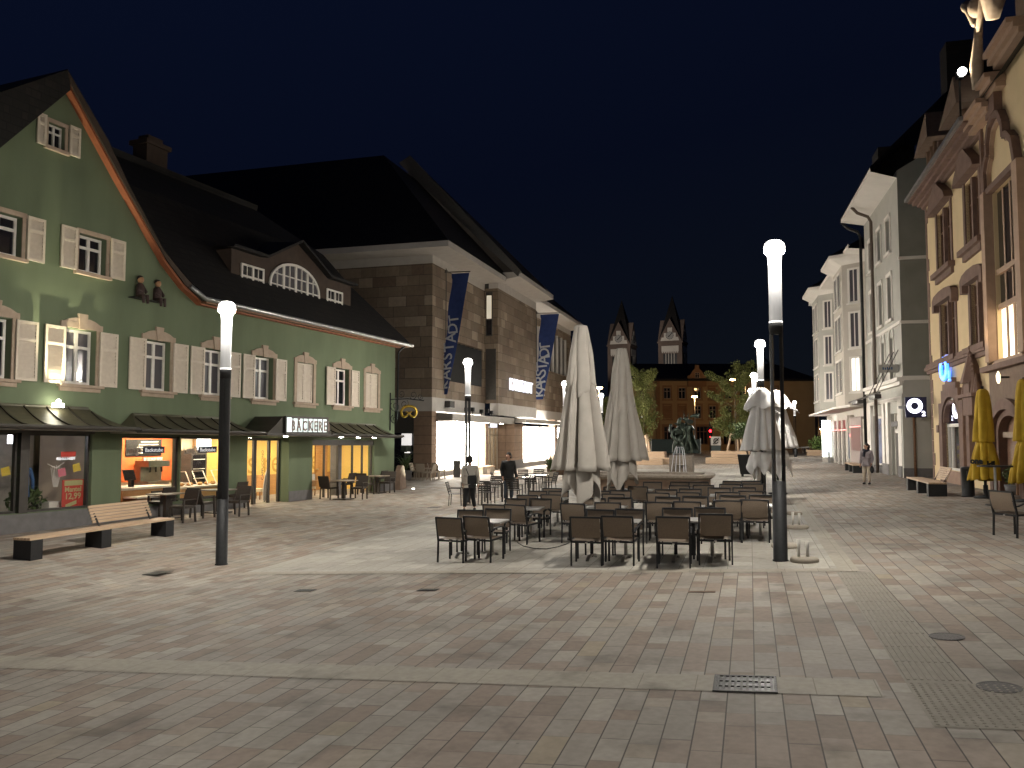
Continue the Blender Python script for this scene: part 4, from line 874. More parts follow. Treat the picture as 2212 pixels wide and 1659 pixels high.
# --- signs and banners
FKw=FK.w
M_signw=emit('store sign letters',(.84,.87,1),1.5)
o=empty('store_sign',FKw(-15.05,1.0,5.92),FK.rot,'glowing white sign reading KARSTADT on the sandstone wall','sign')
g=MB(); g.box(-3.3,3.3,.03,.07,-.46,-.40); g.build('rail',M_frame,o)
text('KARSTADT',1.25,.05,M_signw,o,onwall(0,.12,0),sx=1.04,bold=.005)
o=empty('door_sign',FKw(-12.0,-.18,2.95),FK.rot,'small lit shop sign over the store entrance','sign'); g=MB(); g.box(-.75,.75,0,.05,-.16,.16); g.build('panel',M_signw,o)
M_ban=mat('blue banner cloth',(.022,.045,.16),(.016,.035,.13),.8,scale=3); M_banl=mat('banner lettering',(.45,.47,.5),(.4,.42,.45),.8)
def banner(x,y0,ztop,zbot,w,lean,label,letters,tsz):
    o=empty('banner',FKw(x,y0,0),FK.rot+R(90),label,'banner','blue banners on the department store')
    # local x points out of the wall after the quarter turn, facing the square
    def fn(u,v):
        z=zbot+(ztop-zbot)*v; f=1-v
        wl=-lean*f**1.25+.06*math.sin(v*15)*(f>.05); wr=w*(1-.55*f)-lean*f**1.15
        return (wl+(wr-wl)*u,.05*math.sin(u*4+v*9),z)
    g=MB(); g.grid(fn,6,40); cl=g.build('cloth',M_ban,o,True)
    n=len(letters); L=[]
    for i,ch in enumerate(letters):
        v=.08+.077*i*tsz; p=fn(.45,v); M=Matrix.Translation((p[0],p[1]+.06,p[2]))@Matrix(((-1,0,0,0),(0,0,1,0),(0,1,0,0),(0,0,0,1)))
        q=Matrix.Translation((p[0],p[1]-.06,p[2]))@Matrix(((1,0,0,0),(0,0,-1,0),(0,1,0,0),(0,0,0,1)))@Matrix.Rotation(R(90)+.08,4,'Z')
        text(ch,.80*w,.004,M_banl,o,q,name='letter',bold=.012)
    g=MB(); g.tube([(-.45,0,ztop+.12),(w+.08,0,ztop+.08)],.035); g.tube([(-.35,0,ztop-4.),(-.35,0,ztop+.35)],.03); g.ball((-.35,0,ztop+.2),.09); g.build('pole',M_frame,o); return o
banner(-1.4,.45,12.15,4.7,1.15,.75,'long blue banner with pale vertical lettering near the store corner','KARSTADT',1.0)
banner(-20.6,1.2,12.3,5.2,1.6,.5,'second blue banner farther along the store, beside the left beige umbrella','KARSTADT',1.0)
o=empty('wall_box',FKw(-1.7,.05,4.1),FK.rot,'dark loudspeaker box on the white band at the store corner','loudspeaker'); g=MB(); g.box(-.5,.3,0,.35,-.2,.2); g.build('case',M_iron,o); g=MB(); g.box(-.6,-.5,.05,.3,-.1,.1); g.build('horn',M_black,o)
for k,(x,h) in enumerate(((-3.4,.45),(-4.6,.5),(-6.4,.42),(-7.6,.5),(-8.6,.4),(-9.9,.35),(-11.2,.2))):
    o=empty('canopy_floodlight',FKw(x,.75,3.50),FK.rot,'small dark floodlight on the store canopy, number %s from the corner'%('one two three four five six seven'.split()[k]),'floodlight','floodlights on the store canopy')
    o['label']='small dark floodlight standing on top of the store canopy'
    g=MB(); g.tube([(0,0,0),(0,0,h*.5),(.1,0,h*.5)],.03,6); g.build('stem',M_black,o); g=MB(); g.box(-.1,.12,-.1,.12,h*.45,h); g.build('housing',M_black,o)
# ================================================================ RIGHT ROW: yellow town house, grey house, pale house with oriels
FY=Frame((19.04,37.49),16,'R')
yh=empty('yellow_town_house',(FY.o.x,FY.o.y,0),FY.rot,'yellow gothic revival town house with red sandstone window frames and stepped gable','town house')
def yb(name,m,*bx,par=None,sm=False): return boxes(name,m,bx,par or yh)
ywin=[(-4.55,-2.15,9.2,11.7),(-8.95,-7.0,9.2,11.6),(-4.85,-2.35,5.45,7.75),(-9.25,-7.3,5.45,7.75)]
g=MB(); wallmesh(g,[(-9.7,12.9),(.25,12.9)],-.8,ywin+[(-5.45,-2.5,.75,3.78)],0,.2); g.add([(.25,0,-.8),(.25,-12,-.8),(.25,-12,12.9),(.25,0,12.9)],[(0,1,2,3)])
g.build('wall',M_cream,yh)
rnd=random.Random(5)
g=MB(); z=-.8
while z<12.6:                                      # toothed quoins at the left edge
    h=.55; w=rnd.choice((.28,.5)); g.box(.25-w,.275,-.3,.022,z,z+h-.015); z+=h
g.build('quoins',M_red,yh)
yb('string_course',M_red,(-9.7,.45,0,.22,5.10,5.26),(-9.7,.4,0,.13,4.96,5.10),(-9.7,.42,.0,.16,5.26,5.40))
g=MB()
for i,(dy,z0,z1) in enumerate(((.14,12.62,12.76),(.30,12.76,12.88),(.50,12.88,13.02),(.66,13.02,13.2))): g.box(-9.9,.25+dy*.7,-.3,dy,z0,z1)
g.build('cornice',M_red,yh); yb('gutter',M_galv,(-9.9,.75,.66,.80,13.1,13.25))
for i,(a,b,c,d) in enumerate(ywin):
    up=i<2; m=(a+b)/2
    yb('window_surround',M_red,(a-.28,a,-.30,.05,c-.1,d+.05),(b,b+.28,-.30,.05,c-.1,d+.05),(m-.11,m+.11,-.30,.03,c,d),(a-.5,b+.5,0,.26,c-.26,c-.05),(a-.3,b+.3,0,.12,c-.5,c-.26))
    g=MB()
    if up:
        g.prism([(a-.55,d+.05),(b+.55,d+.05),(b+.35,d+.32),(m+.25,d+1.02),(m-.25,d+1.02),(a-.35,d+.32)],0,.34)
    else:
        g.prism([(a-.55,d-.28),(a-.2,d-.28),(a-.2,d+.0),(b+.2,d+.0),(b+.2,d-.28),(b+.55,d-.28),(b+.55,d+.22),(b+.2,d+.38),(m+.5,d+.46),(m-.5,d+.46),(a-.2,d+.38),(a-.55,d+.22)],0,.26)
    fixn(g.build('window_pediment',M_red,yh))
    for x0,x1 in ((a,m-.11),(m+.11,b)):
        window(yh,x0+.01,x1-.01,c+.01,d-.01,-.17,cols=2,rows=(.66,),fm=M_wood,fr=.06,mu=.025)
# shop window under a stepped gothic arch
def arcpts(x0,x1,zs,zt,n=14,pt=0): # pointed-round arch polyline
    m=(x0+x1)/2; r=(x1-x0)/2
    return [(m+r*math.cos(math.pi*k/n),zs+(zt-zs)*math.sin(math.pi*k/n)**(.9)) for k in range(n+1)]
def archring(g,x0,x1,zs,zt,w,wt,y0,y1,zb=None):
    o=arcpts(x0-w,x1+w,zs,zt+wt); i=arcpts(x0,x1,zs,zt)
    for k in range(len(o)-1): g.prism([o[k],o[k+1],i[k+1],i[k]],y0,y1)
    if zb is not None: g.box(x0-w,x0,y0,y1,zb,zs); g.box(x1,x1+w,y0,y1,zb,zs)
g=MB(); o=[(-6.35,2.6),(-6.1,2.6),(-6.1,3.55),(-5.75,3.55),(-5.75,4.05),(-5.1,4.05),(-5.1,4.3),(-4.6,4.3),(-4.6,4.5),(-3.4,4.5),(-3.4,4.3),(-2.9,4.3),(-2.9,4.05),(-2.25,4.05),(-2.25,3.55),(-1.9,3.55),(-1.9,2.6),(-1.65,2.6)]
top=arcpts(-5.45,-2.5,2.7,3.75)
for k in range(len(top)-1):
    (xa,za),(xb,zb)=top[k],top[k+1]; xm=(xa+xb)/2
    zt=lerp(xm,[-6.1,-5.76,-5.75,-5.11,-5.1,-4.61,-4.6,-3.4,-3.39,-2.9,-2.89,-2.25,-2.24,-1.9],[3.55,3.55,4.05,4.05,4.3,4.3,4.5,4.5,4.3,4.3,4.05,4.05,3.55,3.55])
    g.prism([(xb,zb),(xa,za),(xa,zt),(xb,zt)],-.3,.16)
for a,b in ((-6.1,-5.45),(-2.5,-1.9)): g.box(a,b,-.3,.16,-.3,2.7)
g.box(-6.1,-5.45,-.3,.15,2.701,3.54); g.box(-2.5,-1.9,-.3,.15,2.701,3.54); g.box(-6.3,-5.9,-.1,.2,2.3,2.62); g.box(-2.0,-1.6,-.1,.2,2.3,2.62)
g.build('arch_surround',M_red,yh)
g=MB(); archring(g,-5.2,-2.75,2.7,3.55,.12,.08,-.1,.13); g.build('arch_moulding',M_red,yh)
yb('window_base',mat('pinkish base stone',(.34,.22,.16),(.29,.185,.135),.85,scale=3,bump=.2),(-5.45,-2.5,-.3,.05,-.6,.72))
w=yb('shop_window',M_white,(-5.45,-5.36,-.16,-.06,.75,2.62),(-2.62,-2.5,-.16,-.06,.75,2.62),(-5.45,-2.5,-.16,-.04,2.52,2.66),(-5.45,-2.5,-.16,-.04,.74,.84),(-3.25,-3.15,-.16,-.06,.84,2.52))
g=MB(); archring(g,-5.45+.1,-2.5-.1,2.68,3.66,.09,.08,-.14,-.02); g.build('arched_frame',M_white,w)
g=MB(); p=arcpts(-5.40,-2.55,2.66,3.72); g.prism(p[::-1],-.12,-.08); g.build('fanlight',darkpane('dark blue fanlight',(.01,.013,.05)),w)
yb('pane',M_pane,(-5.4,-2.55,-.12,-.115,.8,2.55),par=w)
yb('interior',mat('shop interior',(.30,.31,.30),(.25,.26,.25),.7),(-5.45,-2.5,-1.4,-1.3,.7,3.7),(-5.5,-5.44,-1.3,-.36,.7,2.6),(-2.52,-2.45,-1.3,-.36,.7,2.6)); yb('display_shelf',M_white,(-4.9,-3.6,-1.0,-.8,1.55,2.1),(-4.7,-3.8,-1,-.8,.8,1.3)); yb('red_display',emit('red display',(1,.06,.03),.35),(-4.5,-3.7,-.7,-.6,.85,1.2)); yb('ceiling_light',emit('cool shop light',(.8,.95,1),2.5),(-4.8,-3.2,-1.2,-.9,2.45,2.5))
# gothic baldachin on the pilaster
g=MB(); cx=-7.95
def spire(cx,cy,z0,z1,r): g.tube2([(r,(cx,cy,z0)),(r*.12,(cx,cy,z1))],6)
g.box(-9.0,-6.9,0,.5,3.55,3.68); g.box(-8.6,-7.3,0,.4,2.9,3.56); g.box(-8.75,-7.15,.0,.3,3.1,3.25); g.box(-8.35,-7.55,0,.42,3.68,4.1)
spire(cx,.22,4.05,5.35,.42); g.ball((cx,.22,5.35),.1); g.ball((cx,.22,5.1),.13); [spire(cx+dx,.28,3.68,4.35+.15*(abs(dx)<.6),.13) for dx in (-.85,-.5,.5,.85)]
for k in range(6): z=4.15+k*.18; g.ball((cx-.40+.05*k,.25,z),.07); g.ball((cx+.40-.05*k,.25,z),.07)
g.box(-7.2,-6.75,.02,.2,1.0,3.0); g.build('gothic_canopy',M_red,yh)
# ---- projecting centre bay with stepped gable
BX0,BX1,BY=-23.5,-9.75,.06
g=MB(); wallmesh(g,[(BX0,13.6),(-18.2,13.6),(-18.15,16.6),(-15.1,16.6),(-15.05,13.9),(-12.6,13.9),(-12.55,13.3),(-11.6,13.3),(-11.55,12.9),(BX1,12.9)],4.3,[(-13.75,-10.75,4.55,10.25),(-20.5,-17.2,4.55,10.25)],BY,.18)
g.add([(BX1,BY,4.3),(BX1,-.4,4.3),(BX1,-.4,12.9),(BX1,BY,12.9)],[(0,1,2,3)]); g.build('bay_wall',M_cream,yh)
g=MB(); wallmesh(g,[(BX0,4.3),(BX1,4.3)],-.8,[(-13.2,-10.35,-.8,3.1)],BY+.05,.7); g.add([(BX1,BY+.05,-.8),(BX1,-.4,-.8),(BX1,-.4,4.3),(BX1,BY+.05,4.3)],[(0,1,2,3)]); g.build('bay_ground_floor',M_brown,yh)
g=MB(); p=arcpts(-13.2,-10.35,2.2,3.62)
for k in range(len(p)-1):
    (xa,za),(xb,zb)=p[k],p[k+1]
    if za<3.1 or zb<3.1: pass
archring(g,-13.2,-10.35,2.2,3.0,.34,.34,BY+.04,BY+.2,-.8); archring(g,-12.95,-10.6,2.2,2.8,.25,.2,BY-.2,BY+.06,-.8); g.build('portal_arch',M_red,yh)
pd=yb('portal_door',mat('oak door',(.22,.12,.075),(.18,.095,.06),.6,scale=2,stretch=(6,6,1)),(-13.0,-10.5,-.2,-.15,-.5,3.0)); yb('transom',M_sand,(-13.0,-10.5,-.14,-.02,2.1,2.28),par=pd); yb('door_panels',M_wood,(-12.8,-11.9,-.149,-.11,-.2,1.9),(-11.6,-10.7,-.149,-.11,-.2,1.9),par=pd)
M_redl=mat('red sandstone pier',(.40,.27,.19),(.34,.23,.16),.8,scale=4,bump=.2)
yb('bay_pier',M_redl,(-10.72,-10.3,BY,BY+.28,4.6,10.3),(-10.25,-9.95,BY,BY+.12,4.6,10.2),(-14.3,-13.8,BY,BY+.28,4.6,10.3)); yb('bay_string',M_red,(BX0,-9.6,BY,BY+.3,4.3,4.48)); yb('bay_quoin',M_red,(-9.95,-9.735,-.2,BY+.1,4.48,12.6))
gsm=M_redl
w=yb('bay_window',M_redl,(-13.75,-10.75,BY-.13,BY-.05,6.30,6.48),(-13.75,-10.75,BY-.13,BY-.02,7.45,7.62),(-13.75,-10.75,BY-.13,BY+.15,4.5,4.62),*[(x-.07,x+.07,BY-.12,BY-.1,4.62,10.2) for x in (-11.45,-12.2,-12.95)])
for k,(x0,x1) in enumerate(((-11.38,-10.75),(-12.13,-11.52),(-12.88,-12.27),(-13.75,-13.02))):
    yb('pane',M_dark,(x0,x1,BY-.16,BY-.135,6.48,10.2),par=w)
    yb('pane',emit('lit window curtain',(1,.82,.56),3.2) if k in (0,1,2) else M_dark,(x0+.03,x1-.03,BY-.16,BY-.135,4.62,6.30),par=w)
w=yb('bay_window',M_redl,(-20.5,-17.2,BY-.13,BY-.05,6.30,6.48),(-20.5,-17.2,BY-.13,BY+.15,4.5,4.62)); yb('pane',M_dark,(-20.5,-17.2,BY-.16,BY-.14,4.6,10.2),par=w)
# trefoil blind arch above the window
g=MB(); tre=[(-10.55,10.35),(-10.5,11.0),(-10.75,11.35),(-10.95,11.45),(-10.95,11.85),(-11.3,12.35),(-11.85,12.5),(-12.4,12.35),(-12.75,11.9),(-12.8,11.5),(-13.2,11.4),(-13.6,11.1),(-13.85,10.35)]
for a,b in zip(tre[:-1],tre[1:]): g.bar((a[0],BY+.10,a[1]),(b[0],BY+.10,b[1]),.22,.26,up=(0,1,0))
g.box(-13.9,-10.5,BY,BY+.2,10.2,10.4); g.build('trefoil_arch',M_red,yh)
g=MB(); t2=[(x*.93-.85,10.4+(z-10.4)*.9) for x,z in tre]
for a,b in zip(t2[:-1],t2[1:]): g.bar((a[0],BY+.05,a[1]),(b[0],BY+.05,b[1]),.12,.16,up=(0,1,0))
g.build('trefoil_moulding',M_redl,yh)
g=MB()
for x0,x1,z in ((-11.6,-9.2,12.9),(-12.7,-11.4,13.3),(-15.1,-12.4,13.9),(-18.3,-15.0,16.6)):
    g=MB(); g.box(x0,x1,-.3,BY+.45,z,z+.18); g.box(x0+.05,x1-.05,-.3,BY+.3,z-.16,z); g.box(x0+.1,x1-.12,-.3,BY+.6,z+.18,z+.34); g.build('gable_coping',M_redl,yh)
g=MB(); g.prism([(-11.6,11.2),(-11.2,10.9),(-10.8,11.2),(-10.7,12.3),(-11.7,12.3)],BY,BY+.2) if False else g.box(-12.2,-11.2,BY,BY+.25,12.55,13.25); g.build('gable_relief',M_red,yh)
# roof, wall dormers, lit statue on a pinnacle
g=MB(); g.add([(.7,.5,13.2),(-23.5,.5,13.2),(-23.5,-8,21),(-3.0,-8,21),(.7,-12,13.2)],[(0,1,2,3),(0,3,4)]); fixn(g.build('roof',M_tile,yh))
for x,dz in ((-.9,-.35),(-6.1,-.9)):
    g=MB(); g.box(x-.75,x+.75,-2.5,-.25,13.2,15.7+dz); d=g.build('dormer',M_red,yh)
    g=MB(); g.add([(x-1.5,.35,15.5+dz),(x+1.5,.35,15.5+dz),(x,.1,17.1+dz),(x-1.5,-3,15.5+dz),(x+1.5,-3,15.5+dz),(x,-3,17.1+dz)],[(0,1,2),(0,2,5,3),(1,4,5,2),(0,3,4,1)]); fixn(g.build('dormer_roof',M_brown,d))
    g=MB(); g.box(x-.5,x-.08,-.25,-.2,13.5,15.3+dz); g.box(x+.08,x+.5,-.25,-.2,13.5,15.3+dz); g.build('pane',M_dark,d)
    g=MB(); [g.tube([(x+dx,-.1,13.3),(x+dx,-.1,15.5+dz)],.08) for dx in (-.7,0,.7)]; g.build('columns',M_redl,d,True)
lt=empty('roof_floodlight',FY.w(-8.0,.2,15.6),0,'small glaring floodlight on the roof edge beside the gable','floodlight'); g=MB(); g.ball((0,0,0),.16,10,6); g.build('lens',emit('roof floodlight lens',(1,1,.92),22),lt); g=MB(); g.box(-.1,.1,.05,.3,-.2,.1); g.tube([(0,.2,-2.6),(0,.2,0)],.04); g.build('bracket',M_black,lt)
# tower corner behind the gable, lit from below, with a figure
g=MB(); g.box(-14.6,-11.9,-3.2,-.5,13.2,17.3); g.box(-14.8,-11.7,-3.4,-.3,17.3,17.8); g.box(-14.4,-12.1,-3,-.7,17.8,23); g.build('turret',M_brown,yh)
g=MB(); g.tube([(-10.55,.35,13.9),(-10.78,.4,14.6),(-11.0,.4,15.3),(-11.25,.4,15.95)],[.16,.22,.15,.12],10); g.tube([(-11.0,.4,15.4),(-11.6,.4,16.3),(-12.2,.3,17.2)],[.12,.1,.2],8); g.tube([(-10.9,.45,16.0),(-10.5,.5,16.7),(-10.2,.5,17.0),(-10.0,.5,16.9)],[.1,.14,.2,.05],8); g.ball((-11.1,.4,16.5),.3,10,7,(1,1,1.2)); g.tube([(-12.0,.2,15.6),(-12.3,.2,16.6),(-12.6,.2,18)],[.2,.5,.6],9); g.build('roof_statue',M_sand,yh,True)
spot('statue_floodlight',FY.w(-9.6,1.3,13.6),FY.w(-11.2,.4,16.4),2600,60,.5,(1,.86,.62),.05)
spot('bay_uplight',FY.w(-10.6,.65,4.75),FY.w(-10.5,.1,9.5),130,60,.8,(1,.74,.42),.1)
# --- signs on the yellow house
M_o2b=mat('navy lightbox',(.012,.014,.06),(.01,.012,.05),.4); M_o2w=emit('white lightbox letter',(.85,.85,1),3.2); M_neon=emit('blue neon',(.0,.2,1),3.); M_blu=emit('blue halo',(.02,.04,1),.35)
o=empty('projecting_sign',FY.w(-.25,.75,3.45),FY.rot-R(90),'navy lightbox sign with glowing white O2 projecting from the yellow house','sign')
g=MB(); g.box(-.44,.44,-.11,.11,-.46,.46); g.build('case',M_o2b,o); g=MB(); g.box(-.72,-.44,-.05,.05,-.06,.06); g.build('arm',M_galv,o)
def nearface(x,y,z): return Matrix.Translation((x,y,z))@Matrix(((1,0,0,0),(0,0,-1,0),(0,1,0,0),(0,0,0,1)))
ringM=MB(); N=24; ringM.add([(-.06+r*math.cos(2*math.pi*k/N),-.125,.06+r*1.04*math.sin(2*math.pi*k/N)) for r in (.33,.155) for k in range(N)],[(k,(k+1)%N,N+(k+1)%N,N+k) for k in range(N)]); ringM.build('letter',M_o2w,o)
text('2',.30,.006,M_o2w,o,nearface(.30,-.12,-.30),name='letter',bold=.012)
o['label']='navy lightbox sign with glowing white O2 projecting from the yellow house'
o=empty('neon_sign',FY.w(-3.55,.14,4.85),FY.rot,'bright blue neon O2 sign on the yellow wall above the arched shop window','sign')
g=MB(); N=24
for rr,w in ((.62,.07),(.44,.06),(.53,.06)): g.tube([(.15+rr*math.cos(2*math.pi*k/N),.05,.08+rr*.72*math.sin(2*math.pi*k/N)) for k in range(N+1)],w,6,False)
g.build('ring',M_neon,o,True); text('2',.55,.03,M_neon,o,onwall(-.75,.05,-.30),name='numeral',bold=.02)
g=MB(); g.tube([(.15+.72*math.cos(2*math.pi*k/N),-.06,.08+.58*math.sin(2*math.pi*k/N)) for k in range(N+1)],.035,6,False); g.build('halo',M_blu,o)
o=empty('window_sign',FY.w(-3.98,-.06,3.08),FY.rot,'white glowing O2 ring in the fanlight of the arched shop window','sign')
g=MB(); N=24; g.add([(-.1+r*math.cos(2*math.pi*k/N),.0,.16+r*.62*math.sin(2*math.pi*k/N)) for r in (.62,.26) for k in range(N)],[(k,(k+1)%N,N+(k+1)%N,N+k) for k in range(N)]); g.build('ring',M_o2w,o); text('2',.3,.003,M_o2w,o,onwall(.62,.0,-.2),name='numeral')
o=empty('wall_lantern',FY.w(-12.0,BY+.35,4.0),FY.rot,'small brass wall lantern glowing above the round portal arch','lantern'); g=MB(); g.lathe([(.03,-.2),(.06,-.1),(.07,.06),(.03,.16),(.01,.2)],8); g.build('glass',emit('lantern glass',(1,.8,.5),2.),o); g=MB(); g.box(-.03,.03,-.33,0,-.03,.03); g.build('arm',M_iron,o)
# ================================================================ GREY HOUSE
FB=Frame((18.947,40.077),14,'R')
hb=empty('grey_house',(FB.o.x,FB.o.y,0),FB.rot,'tall grey house with white trimmed windows and a shaded blank side wall','house')
def bb(name,m,*bx,par=None): return boxes(name,m,bx,par or hb)
bw=[]
for c,d in ((11.65,13.4),(8.15,10.4)): bw+=[(a,b,c,d) for a,b in ((1.95,2.95),(4.45,5.4),(7.0,8.1))]
bw3=[(1.9,2.85,5.05,7.2),(4.2,5.1,5.05,7.2),(6.55,7.9,5.05,7.2)]
sh=[(.9,3.1,-.2,3.3),(5.0,8.2,.5,3.3)]
g=MB(); wallmesh(g,[(0,15.2),(9.6,15.2)],-.8,bw+bw3+sh,0,.3); g.build('wall',M_grey,hb)
g=MB(); g.add([(0,0,-.8),(0,-11,-.8),(0,-11,21.6),(0,0,15.2)],[(0,1,2,3)]); g.build('side_wall',M_greyshade,hb)
bb('corner_strip',M_grey,(-.03,.0,-1.75,0,-.2,15.0)) if False else None
bb('side_ledge',M_whitewall,(-.12,0,-1.6,.06,10.75,10.9),(-.12,0,-1.6,.06,7.6,7.75),(-.25,0,-1.6,.1,4.85,5.05)); bb('side_base',M_grey,(-.3,-.001,-1.9,.12,-.8,4.2),(-.2,-.001,-1.85,.06,4.2,4.84)); bb('side_plinth',M_plinth,(-.36,-.301,-2.0,.15,-.8,.62)); bb('side_recess',M_brown,(-.5,-.31,-3.6,-2.05,-.6,.9))
g=MB(); g.add([(-.5,1.3,15.1),(9.6,1.3,15.1),(9.6,0,14.85),(-.0,0,14.85)],[(0,1,2,3)]); g.add([(-.5,1.3,15.1),(9.6,1.3,15.1),(9.6,1.3,15.3),(-.5,1.3,15.3)],[(0,1,2,3)]); fixn(g.build('eave_soffit',M_whitewall,hb))
g=MB(); g.add([(-.5,1.35,15.3),(9.6,1.35,15.3),(9.6,-5,21.5),(-.3,-5,21.5),(-.3,-11,21.6),(9.6,-11,21.6)],[(0,1,2,3),(3,2,5,4)]); fixn(g.build('roof',M_tile,hb))
g=MB(); g.box(3.5,5.2,-1.6,.2,15.6,17.6); g.box(.8,2.0,-3.8,-2.6,18,21.8); g.build('dormer',M_tile,hb)
for i,(a,b,c,d) in enumerate(bw+bw3):
    window(hb,a+.01,b-.01,c+.01,d-.01,-.22,cols=2,rows=(.7,))
    e=.17; bx=[(a-e,a,.002,.05,c,d),(b,b+e,.002,.05,c,d),(a-e-.05,b+e+.05,.002,.14,c-.16,c-.01)]
    g=MB(); [g.box(*q) for q in bx]
    if i<6: g.box(a-e,b+e,.002,.08,d,d+.18)
    else: archring(g,a,b,d-.02,d+.42,e,.15,.002,.06); g.prism(arcpts(a,b,d+.0,d+.42)[::-1],-.2,-.05)
    g.build('window_surround',M_whitewall,hb)
bb('cornice',M_whitewall,(-.3,9.6,0,.32,4.80,4.98),(-.2,9.6,0,.2,4.62,4.80),(-.1,9.6,0,.1,3.9,4.1)); bb('sill_band',M_whitewall,(0,9.6,.0,.08,7.62,7.78))
bb('pilaster',M_whitewall,(.0,.8,0,.14,-.3,3.9),(3.2,3.9,0,.14,-.3,3.9),(4.3,4.9,0,.14,-.3,3.9),(8.3,9.4,0,.14,-.3,3.9)); bb('plinth',M_plinth,(3.2,4.9,.141,.17,-.6,.7),(0,.8,.141,.17,-.6,.7),(8.3,9.4,.141,.17,-.6,.6),(5.0,8.2,-.2,.05,-.6,.5))
d=bb('shop_door',M_white,(.9,1.05,-.29,-.15,-.2,2.4),(1.9,2.05,-.29,-.15,-.2,2.4),(2.95,3.1,-.29,-.15,-.2,3.3),(.9,3.1,-.29,-.15,2.3,2.5),(.9,1.05,-.29,-.15,2.4,3.3),(.9,3.1,-.29,-.15,-.35,-.2)); bb('pane',darkpane('green door glass',(.02,.06,.04)),(1.05,1.9,-.26,-.24,-.2,2.3),par=d); bb('pane',M_blue,(2.05,2.95,-.26,-.24,-.2,2.3),par=d); bb('panel',M_whitewall,(1.05,2.95,-.27,-.25,2.5,3.3),par=d)
d=bb('shop_window',M_white,(5.0,5.15,-.29,-.15,.5,3.3),(8.05,8.2,-.29,-.15,.5,3.3),(5.15,8.05,-.29,-.15,3.15,3.3),(5.15,8.05,-.29,-.15,.5,.6),(6.5,6.6,-.29,-.15,.6,3.15)); bb('pane',mat('mottled blue window display',(.3,.35,.55),(.12,.13,.2),.2,scale=1.3),(5.15,8.05,-.26,-.24,.6,3.15),par=d)  # window pane carries a mottled blue display pattern
for x,m in ((9.7,M_black),(6.1,mat('brown pipe',(.12,.09,.07)))):
    g=MB(); g.tube([(x,1.2,15.1),(x,.9,14.75),(x,.35,14.5),(x,.2,14.2),(x,.2,-.1)],.09,8); g.build('downpipe',m,hb,True)
g=MB(); g.tube([(-.42,-.35,3.4),(-.42,-.35,-.2)],.06,8); g.build('downpipe',M_wood,hb,True)
g=MB(); [g.tube([(.6+k*1.1,.05,6.4),(.4+k*1.1,1.1,4.3)],.02,5) for k in range(3)]; g.tube([(-.2,1.1,4.25),(9.5,1.1,4.15)],.05,6); g.box(.2,1.9,.95,1.25,4.0,4.2); g.box(5.5,7.5,.95,1.25,3.95,4.15); g.build('awning_frame',M_frame,hb)
o=empty('shop_sign',FB.w(.9,.45,5.5),FB.rot-R(90),'small pale square sign projecting from the grey house above the shop','sign'); g=MB(); g.box(-.5,.42,-.06,.06,-.2,.2); g.build('panel',M_grey,o); g=MB(); [g.box(-.30+k*.10,-.24+k*.10,-.066,-.061,-.06,.07-.02*(k%2)) for k in range(5)]; g.build('faded_marks',M_blued,o)
o=empty('door_plate',FB.w(1.6,.1,2.75),FB.rot,'narrow dark name board above the white shop door','sign'); g=MB(); g.box(-.85,.6,0,.06,-.13,.13); g.build('board',M_plinth,o); text('Reformhaus' if False else 'Boutique',.17,.003,M_letw,o,onwall(-.1,.064,0)) if False else None
